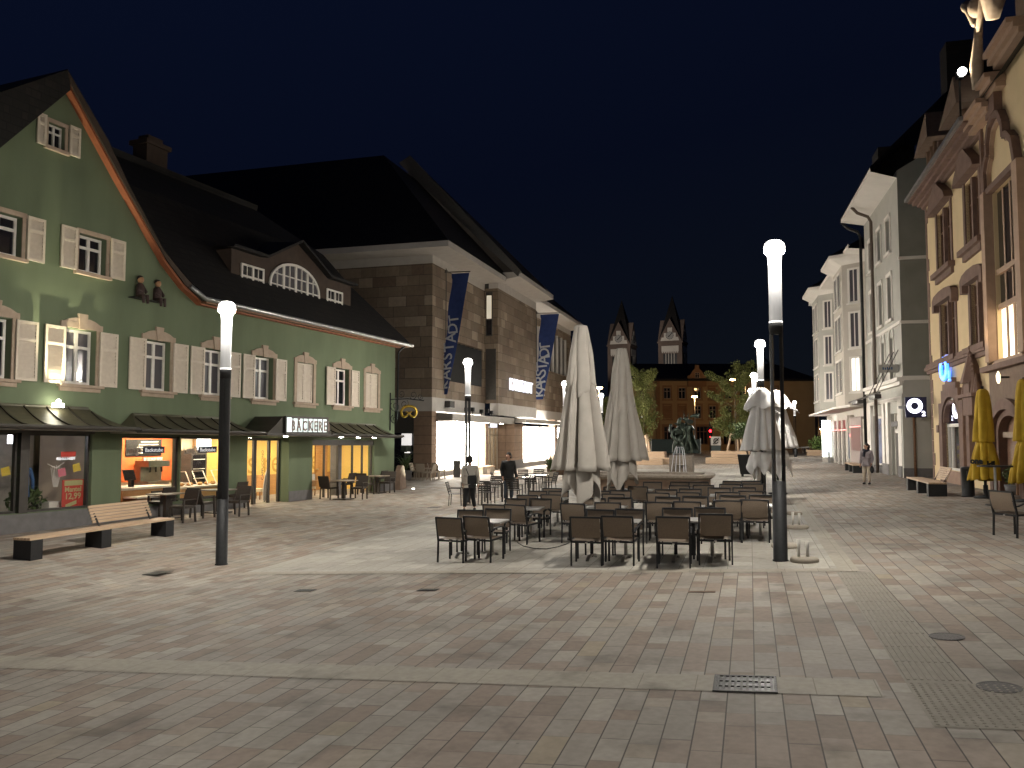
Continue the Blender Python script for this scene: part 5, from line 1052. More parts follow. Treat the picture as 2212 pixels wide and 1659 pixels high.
# ================================================================ PALE HOUSE WITH TWO ORIELS
hc=empty('oriel_house',(FB.o.x,FB.o.y,0),FB.rot,'pale house with two angular oriels, a flat canopy and red neon shop windows','house')
def cb(name,m,*bx,par=None): return boxes(name,m,bx,par or hc)
g=MB(); g.box(9.9,32,-9,-.3,-.6,13.6); g.build('wall',M_whitewall,hc)
g=MB(); g.add([(9.65,.9,13.55),(32.8,.9,13.55),(32.8,-.3,13.4),(9.65,-.3,13.4)],[(0,1,2,3)]); g.add([(9.65,.9,13.55),(32.8,.9,13.55),(32.8,.9,13.8),(9.65,.9,13.8)],[(0,1,2,3)]); fixn(g.build('eave_soffit',M_whitewall,hc))
def oriel(x0,x1,m,top):
    pts=[(x0,-.29),(x0+1.15,.95),(x1-1.15,.95),(x1,-.29)]
    g=MB(); g.hexa([(x,y,4.05) for x,y in pts],[(x,y,top) for x,y in pts]); ob=fixn(g.build('oriel',m,hc))
    g=MB(); q=[(x0-.3,-.2),(x0+1.0,1.7),(x1-1.0,1.7),(x1+.3,-.2)]; g.hexa([(x,y,top) for x,y in pts],[(x,y,top+.45) for x,y in q]); g.hexa([(x,y,top+.45) for x,y in q],[(x,y,top+.62) for x,y in q]); fixn(g.build('oriel_cornice',M_whitewall,ob))
    g=MB(); q2=[(x,y,top+.63) for x,y in q]; mx=(x0+x1)/2; g.add(q2+[(mx,-4,top+4)],[(0,1,4),(1,2,4),(2,3,4)]); fixn(g.build('oriel_roof',M_tile,ob))
    for (a,b) in ((pts[0],pts[1]),(pts[1],pts[2]),(pts[2],pts[3])):
        A,B=Vector((a[0],a[1],0)),Vector((b[0],b[1],0)); L=(B-A).length; X=(B-A).normalized(); Y=Vector((0,0,1)).cross(X); Mw=Matrix(((X.x,Y.x,0,A.x),(X.y,Y.y,0,A.y),(0,0,1,0),(0,0,0,1)))
        ws=[(L/2-.27,L/2+.27)] if L<2.5 else [(L*.18,L*.18+1.1),(L*.82-1.1,L*.82)]
        for zi,(c,d) in enumerate(((10.6,12.6),(7.75,9.85),(5.0,7.0))):
            for wa,wb in ws:
                g=MB(Mw); g.box(wa-.15,wa,-.02,.05,c-.1,d+.12); g.box(wb,wb+.15,-.02,.05,c-.1,d+.12); g.box(wa,wb,-.02,.06,d,d+.12); g.box(wa-.2,wb+.2,-.02,.12,c-.2,c-.1); g.box(wa,wb,-.02,.03,c-.1,c); g.box((wa+wb)/2-.03,(wa+wb)/2+.03,-.02,.03,c,d); w=g.build('window',M_whitewall,ob)
                g=MB(Mw); g.box(wa,wb,-.01,.012,c,d); lit=(zi==2 and x0<14 and a==pts[0]); g.build('pane',emit('lit oriel window',(1,.93,.8),1.5) if lit else M_blue,w)
oriel(11.2,17.6,M_beige,13.0); oriel(24.0,30.6,M_grey,13.2)
for x in (18.6,20.6,22.4):
    for c,d in ((10.6,12.6),(7.75,9.85),(5.0,7.0)): window(hc,x,x+.95,c,d,-.29,fr=.09,pm=M_blue)
g=MB(); g.add([(9.95,-.3,4.0),(9.95,1.0,3.9),(12.6,1.6,3.86),(27.5,1.6,3.75),(33.0,-.3,3.85),(9.95,-.3,4.2),(9.95,1.0,4.06),(12.6,1.6,3.98),(27.5,1.6,3.87),(33.0,-.3,4.05)],[(0,1,2,3,4),(9,8,7,6,5),(0,5,6,1),(1,6,7,2),(2,7,8,3),(3,8,9,4)]); fixn(g.build('flat_canopy',M_whitewall,hc))
M_neonr=emit('red neon line',(1,.04,.05),2.6); M_redg=mat('red tinted fascia',(.22,.05,.05),(.17,.04,.04),.4)
gf=cb('shop_window',M_dark,(18.5,31.5,-.3,-.1,.2,2.6)); cb('fascia',M_redg,(18.5,31.5,-.3,-.05,2.6,3.3),par=gf); cb('frames',M_white,*[(18.4+k*2.2,18.75+k*2.2,-.3,.05,-.2,3.3) for k in range(7)],par=gf); cb('display',mat('shop shelves',(.30,.26,.2),(.02,.02,.02),.6,scale=5),*[(19.2+k*2.2,20.1+k*2.2,-.098,-.09,.3,2.4) for k in range(6)],par=gf)
cb('neon_line',M_neonr,(18.5,31.5,.06,.09,2.56,2.62)); cb('neon_line',M_neonr,(13.0,17.2,-.03,.0,2.75,2.79))
cb('poster_panel',mat('blue grey poster panel',(.12,.14,.18)),(17.4,18.2,-.3,-.02,.6,2.4)); cb('shop_panel',mat('rose shop panel',(.36,.30,.28),(.3,.25,.235),.6),(12.8,17.2,-.3,-.04,-.3,3.4)); cb('poster',mat('dull red poster',(.22,.11,.10),(.18,.10,.09),.4),(13.2,16.8,-.039,-.02,1.2,2.7)); cb('neon_line',M_neonr,(16.95,17.15,.0,.05,2.15,2.28)); cb('strip',M_white,(17.2,17.4,-.3,0,-.4,3.6),(18.2,18.4,-.3,0,-.4,3.6)); cb('doorway',M_beige,(10.2,12.2,-.3,-.05,-.4,3.2))
o=empty('light_column',FB.w(27.2,.35,0),FB.rot,'tall bright white light column sign at the far end of the pale house','sign'); g=MB(); g.box(-.25,.25,-.3,.3,.5,3.4); g.build('lit_case',emit('light column',(.95,1,.92),5.5),o); g=MB(); g.box(-.28,.28,-.33,.33,0,.5); g.build('base',M_white,o)
o=empty('wall_screen',FB.w(26.6,.25,0),FB.rot,'small blue white lit panel beside the light column','screen'); g=MB(); g.box(-.3,.5,-.1,.1,.9,2.3); g.build('panel',emit('cool panel',(.6,.75,1),1.2),o); g=MB(); g.box(-.1,.1,-.08,.08,-.1,.9); g.build('post',M_galv,o)
# ================================================================ FAR END OF THE SQUARE
OY=130.; opx=F/OY
def ou(u): return -(u-1106)/opx
def oz(v): return CAMH+(942-v)/opx
ob=empty('ochre_building',(0,OY,0),math.pi,'long ochre two storey building with dark roof and a small scrolled gable behind the fountain','building')
M_ochre=mat('ochre render',(.38,.26,.13),(.33,.22,.11),.9,scale=.6); M_ostone=mat('brown window stone',(.27,.15,.075),(.23,.125,.06),.9,scale=2)
x0,x1=ou(1760),ou(1330); ez=oz(819)
W1=[(ou(u)-.55,ou(u)+.55,8.0,9.75) for u in (1441.6,1473.8,1507.3,1539.6,1574,1606,1640,1673,1390)]
W2=[(ou(u)-.55,ou(u)+.55,4.9,6.9) for u in (1441.6,1473.8,1507.3,1539.6,1574,1606,1640,1673,1390)]
W3=[(ou(u)-.9,ou(u)+.9,.8,3.7) for u in (1446,1516,1574,1640)]
g=MB(); wallmesh(g,[(x0,ez),(x1,ez)],-2,W1+W2+W3,0,.3); g.build('wall',M_ochre,ob)
g=MB(); g.add([(x0-.5,.7,ez),(x1+.5,.7,ez),(x1-4,-7,oz(777)),(x0+4,-7,oz(777))],[(0,1,2,3)]); g.box(x0,x1,.0,.6,ez-.3,ez); fixn(g.build('roof',M_tile,ob))
for i,(a,b,c,d) in enumerate(W1+W2):
    g=MB(); g.box(a-.22,a,.002,.06,c-.1,d+.1); g.box(b,b+.22,.002,.06,c-.1,d+.1); g.box(a-.22,b+.22,.002,.08,d+.1,d+.35); g.box(a-.3,b+.3,.002,.12,c-.3,c-.1); g.build('window_surround',M_ostone,ob)
    if i in (3,9,10): g=MB(); g.box(a,b,-.2,-.1,c,d); g.build('roller_blind',M_ostone,ob)
    else: window(ob,a,b,c,d,-.2,cols=2,rows=(.68,),fr=.09,mu=.05,fm=M_sand)
for a,b,c,d in W3: window(ob,a,b,c,d,-.25,cols=3,rows=(.7,),fm=M_wood,fr=.12); g=MB(); g.box(a-.3,a,.002,.08,c,d+.3); g.box(b,b+.3,.002,.08,c,d+.3); g.box(a,b,.002,.08,d,d+.3); g.build('door_surround',M_ostone,ob)
gx=ou(1505.5)
g=MB(); g.prism([(gx-1.45,9.9),(gx+1.45,9.9),(gx+1.45,11.6),(gx+1.1,11.7),(gx+.75,12.3),(gx+.35,12.7),(gx+.3,13.3),(gx-.3,13.3),(gx-.35,12.7),(gx-.75,12.3),(gx-1.1,11.7),(gx-1.45,11.6)],.05,.45); fixn(g.build('scrolled_gable',M_ostone,ob))
window(ob,gx-.35,gx+.35,11.2,12.1,.452,fr=.08,mu=.04,fm=M_sand); g=MB(); g.box(ou(1425),ou(1417),0,.3,-1,ez); g.build('pilaster',M_ostone,ob)
dk=empty('dark_terrace_house',(0,0,0),0,'unlit brown house front at the far end of the street left of the pale house','house')
g=MB(); A,B=Vector((44.0,135,0)),Vector((87,235,0)); N_=Vector((-(B-A).y,(B-A).x,0)).normalized()*10
g.hexa([A+Vector((0,0,-2)),B+Vector((0,0,-2)),B+N_+Vector((0,0,-2)),A+N_+Vector((0,0,-2))],[A+Vector((0,0,12)),B+Vector((0,0,12)),B+N_+Vector((0,0,12)),A+N_+Vector((0,0,12))]); fixn(g.build('wall',mat('dim brown render',(.20,.13,.085),(.16,.10,.065),.9,scale=.5),dk))
dX=(B-A).normalized(); dN=-N_.normalized()
Md=Matrix(((dX.x,dN.x,0,A.x),(dX.y,dN.y,0,A.y),(0,0,1,0),(0,0,0,1)))
for k in range(16):
    for c in (1.2,4.6,8.2): g=MB(Md); g.box(3+k*6.6,4.4+k*6.6,.02,.05,c,c+2.1); g.build('window',M_dark,dk)
g=MB(); up=Vector((0,0,12)); g.add([A+up,B+up,B+N_*.5+up*1.42,A+N_*.5+up*1.42],[(0,1,2,3)]); g.build('roof',M_tile,dk)
# church with twin spires
M_ch=mat('pale church plaster',(.60,.55,.48),(.52,.48,.42),.9,scale=.6); M_chs=mat('rosy church stone',(.15,.11,.09),(.12,.088,.07),.9,scale=.8)
def tower(u,Y,vt,vg,ve,vb,w,label,rz):
    px=F/Y; X=(u-CX)/px; Z=lambda v: CAMH+(942-v)/px
    o=empty('church_tower',(X,Y,0),rz,label,'church tower','twin towers of the church'); h=w/2
    zb,ze,zg_,zt=Z(vb)-14,Z(ve),Z(vg),Z(vt)
    g=MB(); g.box(-h,h,-h,h,zb,ze); o2=g.build('shaft',M_chs,o)
    g=MB(); g.box(-h-.25,h+.25,-h-.25,h+.25,ze-.05,ze+.35); g.build('cornice',M_chs,o2)
    g=MB(); g.add([(-h,-h,ze+.3),(h,-h,ze+.3),(h,h,ze+.3),(-h,h,ze+.3),(0,0,zt)],[(0,1,4),(1,2,4),(2,3,4),(3,0,4)])
    g.build('spire',M_tile,o)
    for k in range(4):
        M=Matrix.Rotation(k*math.pi/2,4,'Z')
        g=MB(M); g.prism([(-h,ze+.34),(h,ze+.34),(0,zg_)],-h-.12,-h+.8); g.add([(-h,-h-.1,ze+.3),(0,-h-.1,zg_),(0,0,zg_-.1)],[(0,1,2)]); g.add([(h,-h-.1,ze+.3),(0,-h-.1,zg_),(0,0,zg_-.1)],[(0,2,1)]); gb=fixn(g.build('gable',M_chs,o))
        b=zg_-ze; g=MB(M); g.prism([(-h*.78,ze+.5),(h*.78,ze+.5),(h*.70,ze+.22*b),(h*.5,ze+.22*b),(h*.5,ze+.40*b),(h*.2,ze+.40*b),(h*.2,ze+.62*b),(-h*.2,ze+.62*b),(-h*.2,ze+.40*b),(-h*.5,ze+.40*b),(-h*.5,ze+.22*b),(-h*.70,ze+.22*b)],-h-.2,-h-.13); fixn(g.build('white_panel',M_ch,gb))
        g=MB(M); zc=ze+.29*b; r=h*.34; N=20; g.add([(r*math.cos(2*math.pi*i/N),-h-.24,zc+r*math.sin(2*math.pi*i/N)) for i in range(N)],[list(range(N))]); g.build('clock_face',mat('clock face',(.36,.345,.32)),gb)
        g=MB(M); g.bar((0,-h-.27,zc),(.0+r*.55,-h-.27,zc+r*.6),.16); g.bar((0,-h-.27,zc),(-r*.35,-h-.27,zc-r*.3),.2)
        for i in range(12): a=i*math.pi/6; g.bar((r*.8*math.cos(a),-h-.26,zc+r*.8*math.sin(a)),(r*.98*math.cos(a),-h-.26,zc+r*.98*math.sin(a)),.12)
        g.build('clock_hands',M_black,gb)
        g=MB(M); zw=ze-.9; g.box(-h*.72,h*.72,-h-.1,-h-.005,zw-1.6,zw)
        for i in range(9): x=-h*.72+h*1.44*(i+.5)/9; g.box(x-h*.05,x+h*.05,-h-.1,-h-.006,zw-1.95,zw-1.59)
        g.build('white_frieze',M_ch,o2)
        g=MB(M); g.box(-h*.58,h*.58,-h-.03,-h-.004,zb,zw-2.2); g.build('belfry_opening',M_black,o2)
        g=MB(M); [g.tube([(-h*.58+h*1.16*i/5,-h-.12,zb),(-h*.58+h*1.16*i/5,-h-.12,zw-2.1)],h*.035,6) for i in range(1,5)]; g.build('columns',M_ch,o2)
    return o
tower(1455,230,636,690,742,781,6.6,'right church tower with clock gables, clear of the umbrellas',R(-24)); tower(1345,236,646,697,749,790,6.6,'left church tower with clock gables, half behind the right beige umbrella',R(-24))
for u,Y in ((1455,230),(1345,236)):
    X=(u-CX)*Y/F; spot('church_floodlight',(X-22,Y-42,16),(X,Y,31),26000,34,.6,(1,.9,.8),.5)
# pine and street trees, low fence, kerb stalls
def branchtree(o,h,cr,seed,leafm,n,size,cz=.55):
    rn=random.Random(seed); g=MB(); top=Vector((rn.uniform(-.2,.2),rn.uniform(-.2,.2),h*.92))
    mid=Vector((rn.uniform(-.1,.1),rn.uniform(-.1,.1),h*.45)); g.tube([(0,0,0),mid,top],[.085,.06,.015],8); tips=[]
    for k in range(18):
        f=rn.uniform(.26,.93); p=mid.lerp(top,(f-.45)/.47) if f>.45 else Vector((0,0,0)).lerp(mid,f/.45); a=rn.uniform(0,6.28); prof=math.sin(math.pi*min(1,(f-.16)/.84))**.7; L=cr*(.45+.6*prof)*rn.uniform(.7,1.1)
        q=p+Vector((math.cos(a)*L,math.sin(a)*L,L*rn.uniform(.45,.9))); g.tube([p,p.lerp(q,.5)+Vector((0,0,-.08)),q],[.03,.02,.008],5); tips.append((p,q))
    g.build('trunk',M_bark,o,True); g=MB()
    for p,q in tips:
        for _ in range(n//9):
            c=p.lerp(q,rn.uniform(.35,1.08)); foliage(g,c,(.42,.42,.40),6,size,seed=rn.random())
    foliage(g,top,(.35,.35,.7),n//12,size,seed=seed)
    for _ in range(150):                         # fill the oval of the crown, thinner towards its rim
        f=rn.uniform(.22,.98); prof=math.sin(math.pi*min(1,(f-.14)/.86))**.75; a=rn.uniform(0,6.28); q=cr*prof*rn.random()**.6*rn.uniform(.7,1.1)
        foliage(g,(math.cos(a)*q,math.sin(a)*q,h*f),(.34,.34,.30),rn.randint(14,30),size,seed=rn.random())
    g.build('crown',leafm,o)
def stakes(x,y,z,label,seed):
    o=empty('tree_stake_frame',(x,y,z),R(20*seed),label,'stakes','pale timber stake frames round the young trees')
    for k in range(3):
        a=2*math.pi*k/3+.4; g=MB(); g.bar((math.cos(a)*.95,math.sin(a)*.95,0),(math.cos(a)*.45,math.sin(a)*.45,2.4),.14); g.build('stake',M_slat,o)
    g=MB()
    for k in range(3):
        a=2*math.pi*k/3+.4; b=a+2*math.pi/3; g.bar((math.cos(a)*.46,math.sin(a)*.46,2.25),(math.cos(b)*.46,math.sin(b)*.46,2.25),.08,.22)
    g.build('rails',M_slat,o)
def atY(u,Y,h=0):
    d=ray(u,942); X=(u-CX)/F*Y; return Vector((X,Y,zg(X,Y)+h))
for u,Y,h,cr,sd,lab in ((1391,71,8.0,1.55,4,'slender young street tree right of the second beige umbrella'),(1590,73,8.8,2.3,9,'wider young street tree behind the ball tree planter'),(1300,92,6.5,1.5,12,'dim young tree between the two beige umbrellas')):
    p=atY(u,Y); o=empty('street_tree',p,0,lab,'tree','young street trees behind the fountain'); branchtree(o,h,cr,sd,M_leafy,760,.085)
stakes(*atY(1391,71),'pale timber stake frame round the slender tree by the second umbrella',1); stakes(*atY(1589,72),'pale timber stake frame round the tree behind the planter',2)
# stepped timber seats around the trees
def deck(u,Y,w,d,h,label,tiers):
    p=atY(u,Y); o=empty('timber_seat',p,R(-16),label,'bench','timber seating steps round the street trees')
    for (a,b,c,e,z0,z1) in tiers:
        n=4; g=MB()
        for k in range(n): zz0=z0+(z1-z0)*k/n; g.box(a,b,c,e,zz0+.01,zz0+(z1-z0)/n-.012)
        m=max(3,int((e-c)/.16))
        for k in range(m): g.box(a+.01,b-.01,c+(e-c)*k/m+.006,c+(e-c)*(k+1)/m-.006,z1-.012,z1+.012)
        g.build('plank_tier',M_slat,o)
deck(1398,65.5,0,0,0,'stepped timber seat left of the fountain statue',[(-2.2,1.15,0,1.2,0,.46),(-1.0,2.2,1.21,2.6,0,.50),(-2.4,1.0,3.2,5.0,0,.95)])
deck(1566,65.5,0,0,0,'stepped timber seat right of the fountain statue',[(-1.55,2.6,0,1.2,0,.46),(-1.2,2.6,1.6,3.4,0,.95)])
p=atY(1432,105); o=empty('site_fence',p,R(-8),'dark green site fence panel behind the fountain on the left','fence'); g=MB(); g.box(-4.6,4.6,-.03,.03,.1,1.9); g.build('panels',mat('dark green sheet',(.035,.06,.055),(.03,.05,.045),.6),o); g=MB(); [g.box(x-.05,x+.05,-.06,.06,0,2.0) for x in (-4.6,-1.5,1.6,4.6)]; g.build('posts',M_galv,o)
p=atY(1533,112); o=empty('traffic_light',p,0,'traffic light showing red in front of the ochre building','traffic light'); g=MB(); g.tube([(0,0,0),(0,0,4.2)],.08); g.build('pole',M_frame,o); g=MB(); g.box(-.28,.28,-.2,.2,2.1,3.5); g.build('case',M_black,o)
for z,r,s in ((3.15,.17,14),(2.35,.10,7)): g=MB(); g.ball((0,-.2,z-.25),r,10,6,(1,.5,1)); g.build('red_lamp',emit('red signal',(1,.01,.02),s),o)
p=atY(1545,84); o=empty('info_board',p,0,'white and grey street information board on two legs near the red light','board'); g=MB(); g.box(-.5,.5,-.03,.03,.5,1.25); g.build('lower_panel',mat('slate panel',(.07,.09,.09)),o); g=MB(); g.box(-.5,.5,-.035,.035,1.27,2.15); g.build('upper_panel',M_white,o); g=MB(); g.tube([(.22*math.cos(a*.5),-.05,1.7+.26*math.sin(a*.5)) for a in range(13)],.05,6); g.bar((-.3,-.05,1.4),(.3,-.05,2.0),.08); g.build('symbol',M_iron,o); g=MB(); g.box(-.52,-.46,-.03,.03,0,2.2); g.box(.46,.52,-.03,.03,0,2.2); g.build('legs',M_frame,o)
p=atY(1632,70); o=empty('graffiti_box',p,R(-10),'utility box painted with purple and yellow shapes beside the planter','cabinet'); g=MB(); g.box(-.6,.6,-.3,.3,0,1.55); g.build('body',mat('violet painted metal',(.20,.13,.24),(.15,.10,.2),.6),o); rn=random.Random(2); g=MB(); [g.lathe([(r,0),(r,.004)],10) if 0 else g.add([(x+r*math.cos(a*.785),-.304-.0005*i,z+r*math.sin(a*.785)) for a in range(8)],[list(range(8))[::-1]]) for i,(x,z,r) in enumerate([(rn.uniform(-.45,.45),rn.uniform(.2,1.3),rn.uniform(.06,.15)) for _ in range(16)])]; g.build('painted_spots',mat('yellow paint',(.6,.48,.1)),o)
p=at(1768,984); o=empty('flower_planter',p,R(-15),'far wooden planter with a bright green shrub near the light column','planter'); g=MB(); g.box(-1.2,1.2,-.5,.5,0,.16); g.box(-1.15,1.15,-.45,.45,.18,.34); g.box(-1.2,1.2,-.5,.5,.36,.6); g.build('box',M_slat,o); g=MB(); foliage(g,(.1,0,1.3),(1.2,.6,.75),420,.16,seed=5); g.build('leaves',mat('bright green shrub leaves',(.16,.24,.07),(.10,.16,.04),.6,scale=9),o)  # leaf green lighter than the shared foliage
rn=random.Random(8)
for k,(u,Y,lab) in enumerate(((1728,100,'low pale street cafe table far down the street'),(1742,103,'low pale bench far down the street'),(1702,96,'small round pale table far down the street behind the umbrella'))):
    p=atY(u,Y); o=empty('far_table',p,rn.random(),lab,'table'); g=MB(); g.box(-.9,.9,-.5,.5,.68,.76); g.build('tabletop',M_white,o); g=MB(); [g.box(a-.04,a+.04,b-.04,b+.04,0,.68) for a in (-.7,.7) for b in (-.35,.35)]; g.build('legs',M_frame,o)
# ================================================================ TERRACE CHAIRS AND TABLES
LEG=.022
def sling_chair():
    o=empty('sling_armchair',(0,0,0),0,'x','chair')         # faces +y
    w=.275
    for s in (-1,1):
        g=MB(); g.bar((s*w,-.27,0),(s*w,-.25,.44),.026,.034); g.build('leg',M_anth,o)
        g=MB(); g.bar((s*w,.25,0),(s*w,.25,.64),.026,.034); g.build('leg',M_anth,o)
        g=MB(); pts=[(s*(w+.012),.285,.635),(s*(w+.016),.12,.672),(s*(w+.016),-.08,.66),(s*(w+.008),-.25,.60)]
        for a,b in zip(pts[:-1],pts[1:]): g.bar(a,b,.042,.022)
        g.build('armrest',M_anth,o)
    g=MB()
    for s in (-1,1): g.bar((s*w,-.25,.42),(s*w,-.355,.885),.030,.034); g.bar((s*(w-.01),-.26,.43),(s*(w-.01),.26,.45),.024,.036)
    g.bar((-w,-.355,.875),(w,-.355,.875),.03,.032); g.bar((-w,-.26,.425),(w,-.26,.425),.022,.034); g.bar((-w,.26,.445),(w,.26,.445),.022,.03)
    g.build('frame',M_anth,o)
    g=MB(); g.grid(lambda u,v:(-.255+.51*u,-.272-.085*v-.028*math.sin(math.pi*u)*.6-.02*math.sin(math.pi*v),.505+.355*v),8,6); b=g.build('backrest',M_sling,o,True)
    g=MB(); g.grid(lambda u,v:(-.258+.516*u,-.245+.495*v,.452-.03*math.sin(math.pi*u)*math.sin(math.pi*v)+.008*v),8,6); g.build('seat',M_sling,o,True)
    g=MB(); g.box(-.02,.02,-.285,-.276,.408,.43); g.build('label_tag',M_chrome,o)
    return o
ch=sling_chair(); CG='taupe sling armchairs on the terrace'
FIRST=[True]
def place(proto,first,s,t,rz,label,group):
    o=proto if first[0] else dup(proto); first[0]=False
    o.location=G3(s,t); o.rotation_euler=(0,0,rz); o['label']=label; o['group']=group; return o
AWAY=-R(16); TOW=math.pi-R(16)
ordn=['first','second','third','fourth','fifth','sixth','seventh','eighth','ninth','tenth']
rowsN=[(1,[(15.32,-5.60),(15.37,-5.03),(14.83,-2.86),(14.76,-2.25),(14.49,-1.31),(14.83,-.65)]),
 (2,[(18.29,-5.62),(18.11,-4.98),(18.09,-3.72),(18.12,-3.03),(17.82,-1.87),(17.73,-1.26),(17.72,-.51),(17.76,.09)]),
 (3,[(21.34,-5.67),(21.27,-5.01),(20.92,-3.95),(20.92,-3.34),(20.80,-2.17),(20.69,-1.46),(20.49,-.57),(20.57,.03)]),
 (4,[(24.12,-5.65),(23.92,-3.79),(23.82,-3.06),(23.74,-1.90),(23.67,-1.29),(23.78,-.58),(23.71,.03)])]
rowsF=[(1,[(16.82,-5.72),(16.99,-5.16),(16.15,-2.88),(16.12,-2.29),(15.98,-1.35),(15.89,-.74)]),
 (2,[(19.93,-5.67),(19.71,-5.0),(19.4,-3.55),(19.38,-2.93),(19.14,-1.86),(19.2,-1.25),(19.01,-.36),(18.93,.22)]),
 (3,[(22.8,-5.82),(22.55,-5.15),(22.15,-3.95),(22.15,-3.34),(22.02,-2.13),(21.95,-1.51),(22.02,-.80),(21.94,-.2)]),
 (4,[(25.81,-2.86),(25.46,-2.12),(25.15,-1.47),(25.2,-.57),(24.9,.03)])]
rn=random.Random(11); rowname=['front','second','third','rear']
for (r,L) in rowsN:
    for i,(s,t) in enumerate(L):
        place(ch,FIRST,s+.25+rn.uniform(-.06,.06),t+rn.uniform(-.02,.02),AWAY+rn.uniform(-.12,.12)+(-.22 if (r,i) in ((1,0),(1,1),(2,1)) else 0),'taupe armchair with its back to the viewer, %s from left in the %s row'%(ordn[i],rowname[r-1]),CG)
for (r,L) in rowsF:
    for i,(s,t) in enumerate(L):
        place(ch,FIRST,s-.25+rn.uniform(-.06,.06),t+rn.uniform(-.02,.02),TOW+rn.uniform(-.12,.12),'taupe armchair facing the viewer, %s from left in the %s row'%(ordn[i],rowname[r-1]),CG)
def terrace_table():
    o=empty('terrace_table',(0,0,0),0,'x','table')
    g=MB(); g.box(-.58,.58,-.36,.36,.715,.745); g.build('tabletop',mat('grey table top',(.34,.33,.31),(.29,.28,.265),.32,scale=8),o)
    for sx_ in (-.32,.32):
        g=MB(); g.tube([(sx_,0,.06),(sx_,0,.715)],.032,10); g.build('column',M_chrome if sx_>0 else M_anth,o,True)
        g=MB()
        for k in (-1,1): pts=[(sx_,0,.10),(sx_+.02*k,.16*k,.085),(sx_+.03*k,.30*k,.02)]; [g.bar(a,b,.06,.03) for a,b in zip(pts[:-1],pts[1:])]
        g.build('foot',M_chrome,o)
    return o
tt_=terrace_table(); TG='grey terrace tables between the sling armchairs'; FT=[True]
tabs=[(16.1,-5.35),(15.5,-2.57),(15.3,-1.0),(19.0,-5.3),(18.78,-3.3),(18.45,-1.55),(18.35,-.14),(22.0,-5.35),(21.55,-3.65),(21.4,-1.8),(21.25,-.4),(24.7,-3.35),(24.5,-1.7),(24.45,-.28)]
tl=['front row, far left','front row, middle','front row, right','second row, far left','second row under the first umbrella','second row, third from left','second row, far right','third row, far left','third row, second from left','third row, third from left','third row, far right','rear row, left','rear row, middle','rear row, right']
for (s,t),l in zip(tabs,tl): place(tt_,FT,s,t,AWAY+rn.uniform(-.04,.04),'grey terrace table between armchairs, '+l,TG)
# two armchairs at the right edge of the picture
for (s,t,rz,l) in ((18.35,4.95,R(-75),'taupe armchair seen from the side near the right picture edge'),(18.6,5.75,R(60),'taupe armchair cut by the right picture edge')): place(ch,FIRST,s,t,rz,l,'armchairs by the yellow house')
p=G3(18.5,5.3)
# ---------------------------------------------------------------- dark slatted chairs (middle) and wicker chairs (bakery)
def slat_chair(m,name='slatted_chair',wick=False):
    o=empty(name,(0,0,0),0,'x','chair'); w=.24
    for s in (-1,1):
        for y in (-1,1): g=MB(); g.bar((s*(w+.01),y*.24,0),(s*w,y*.21,.44 if y<0 else .64),.045 if wick else .026); g.build('leg',m,o)
        g=MB(); g.bar((s*w,.24,.645),(s*w,-.25,.645),.05 if wick else .04,.025); g.build('armrest',m,o)
    g=MB()
    if wick:
        g.box(-w,w,-.24,.25,.40,.47); g.build('seat',m,o); g=MB(); g.add([(-w-.02,-.24,.47),(w+.02,-.24,.47),(w+.01,-.36,.90),(-w-.01,-.36,.90),(-w-.02,-.28,.47),(w+.02,-.28,.47),(w+.01,-.40,.90),(-w-.01,-.40,.90)],[(0,1,2,3),(7,6,5,4),(0,4,5,1),(3,2,6,7),(0,3,7,4),(1,5,6,2)]); g.build('backrest',m,o)
    else:
        for k in range(6): g.box(-w,w,-.24+k*.082,-.18+k*.082,.43,.45)
        g.build('seat',m,o); g=MB()
        for k in range(5): f=k/4; g.bar((-w,-.24-.11*f,.52+.33*f),(w,-.24-.11*f,.52+.33*f),.02,.06)
        for s in (-1,1): g.bar((s*w,-.22,.42),(s*w,-.355,.87),.026)
        g.build('backrest',m,o)
    return o
M_wick=mat('dark brown wicker',(.045,.035,.028),(.03,.023,.018),.6,scale=40,bump=.5,bscale=70)
M_dslat=mat('dark slats',(.05,.043,.038),(.04,.034,.03),.5,scale=12)
def square_table(name,m,top,w=.4,round_=False):
    o=empty(name,(0,0,0),0,'x','table'); g=MB()
    if round_: g.lathe([(w,.71),(w,.745)],24)
    else: g.box(-w,w,-w,w,.71,.745)
    g.build('tabletop',top,o)
    if name=='bakery_table':
        g=MB(); g.box(-.06,.06,-.06,.06,.04,.71); g.box(-.3,.3,-.3,.3,0,.04); g.build('pedestal',m,o)
    else:
        for a in (-1,1):
            for b in (-1,1): g=MB(); g.box(a*(w-.05)-.025,a*(w-.05)+.025,b*(w-.05)-.025,b*(w-.05)+.025,0,.71); g.build('leg',m,o)
    return o
sc=slat_chair(M_dslat); FS=[True]; SGp='dark slatted chairs behind the two walking men'
st_=square_table('slatted_table',M_dslat,mat('dark glossy table top',(.06,.055,.05),(.05,.045,.04),.15)); FSt=[True]
def face(u,v,rz,l): s,t=tost(*at(u,v)[:2]); return place(sc,FS,s,t,rz,l,SGp)
face(985,1092,AWAY-R(80),'dark slatted chair seen from the side, left of the man in the pale shirt')
face(1051,1089,AWAY+R(0),'dark slatted chair with its back to the viewer, right of the pale shirt')
face(1012,1076,TOW,'dark slatted chair behind the pale shirted man'); face(1067,1075,TOW,'dark slatted chair facing the viewer between the two men')
face(1112,1083,AWAY,'dark slatted chair just right of the man in the dark jacket'); face(1078,1062,AWAY-R(60),'farther slatted chair seen between the two men, turned sideways')
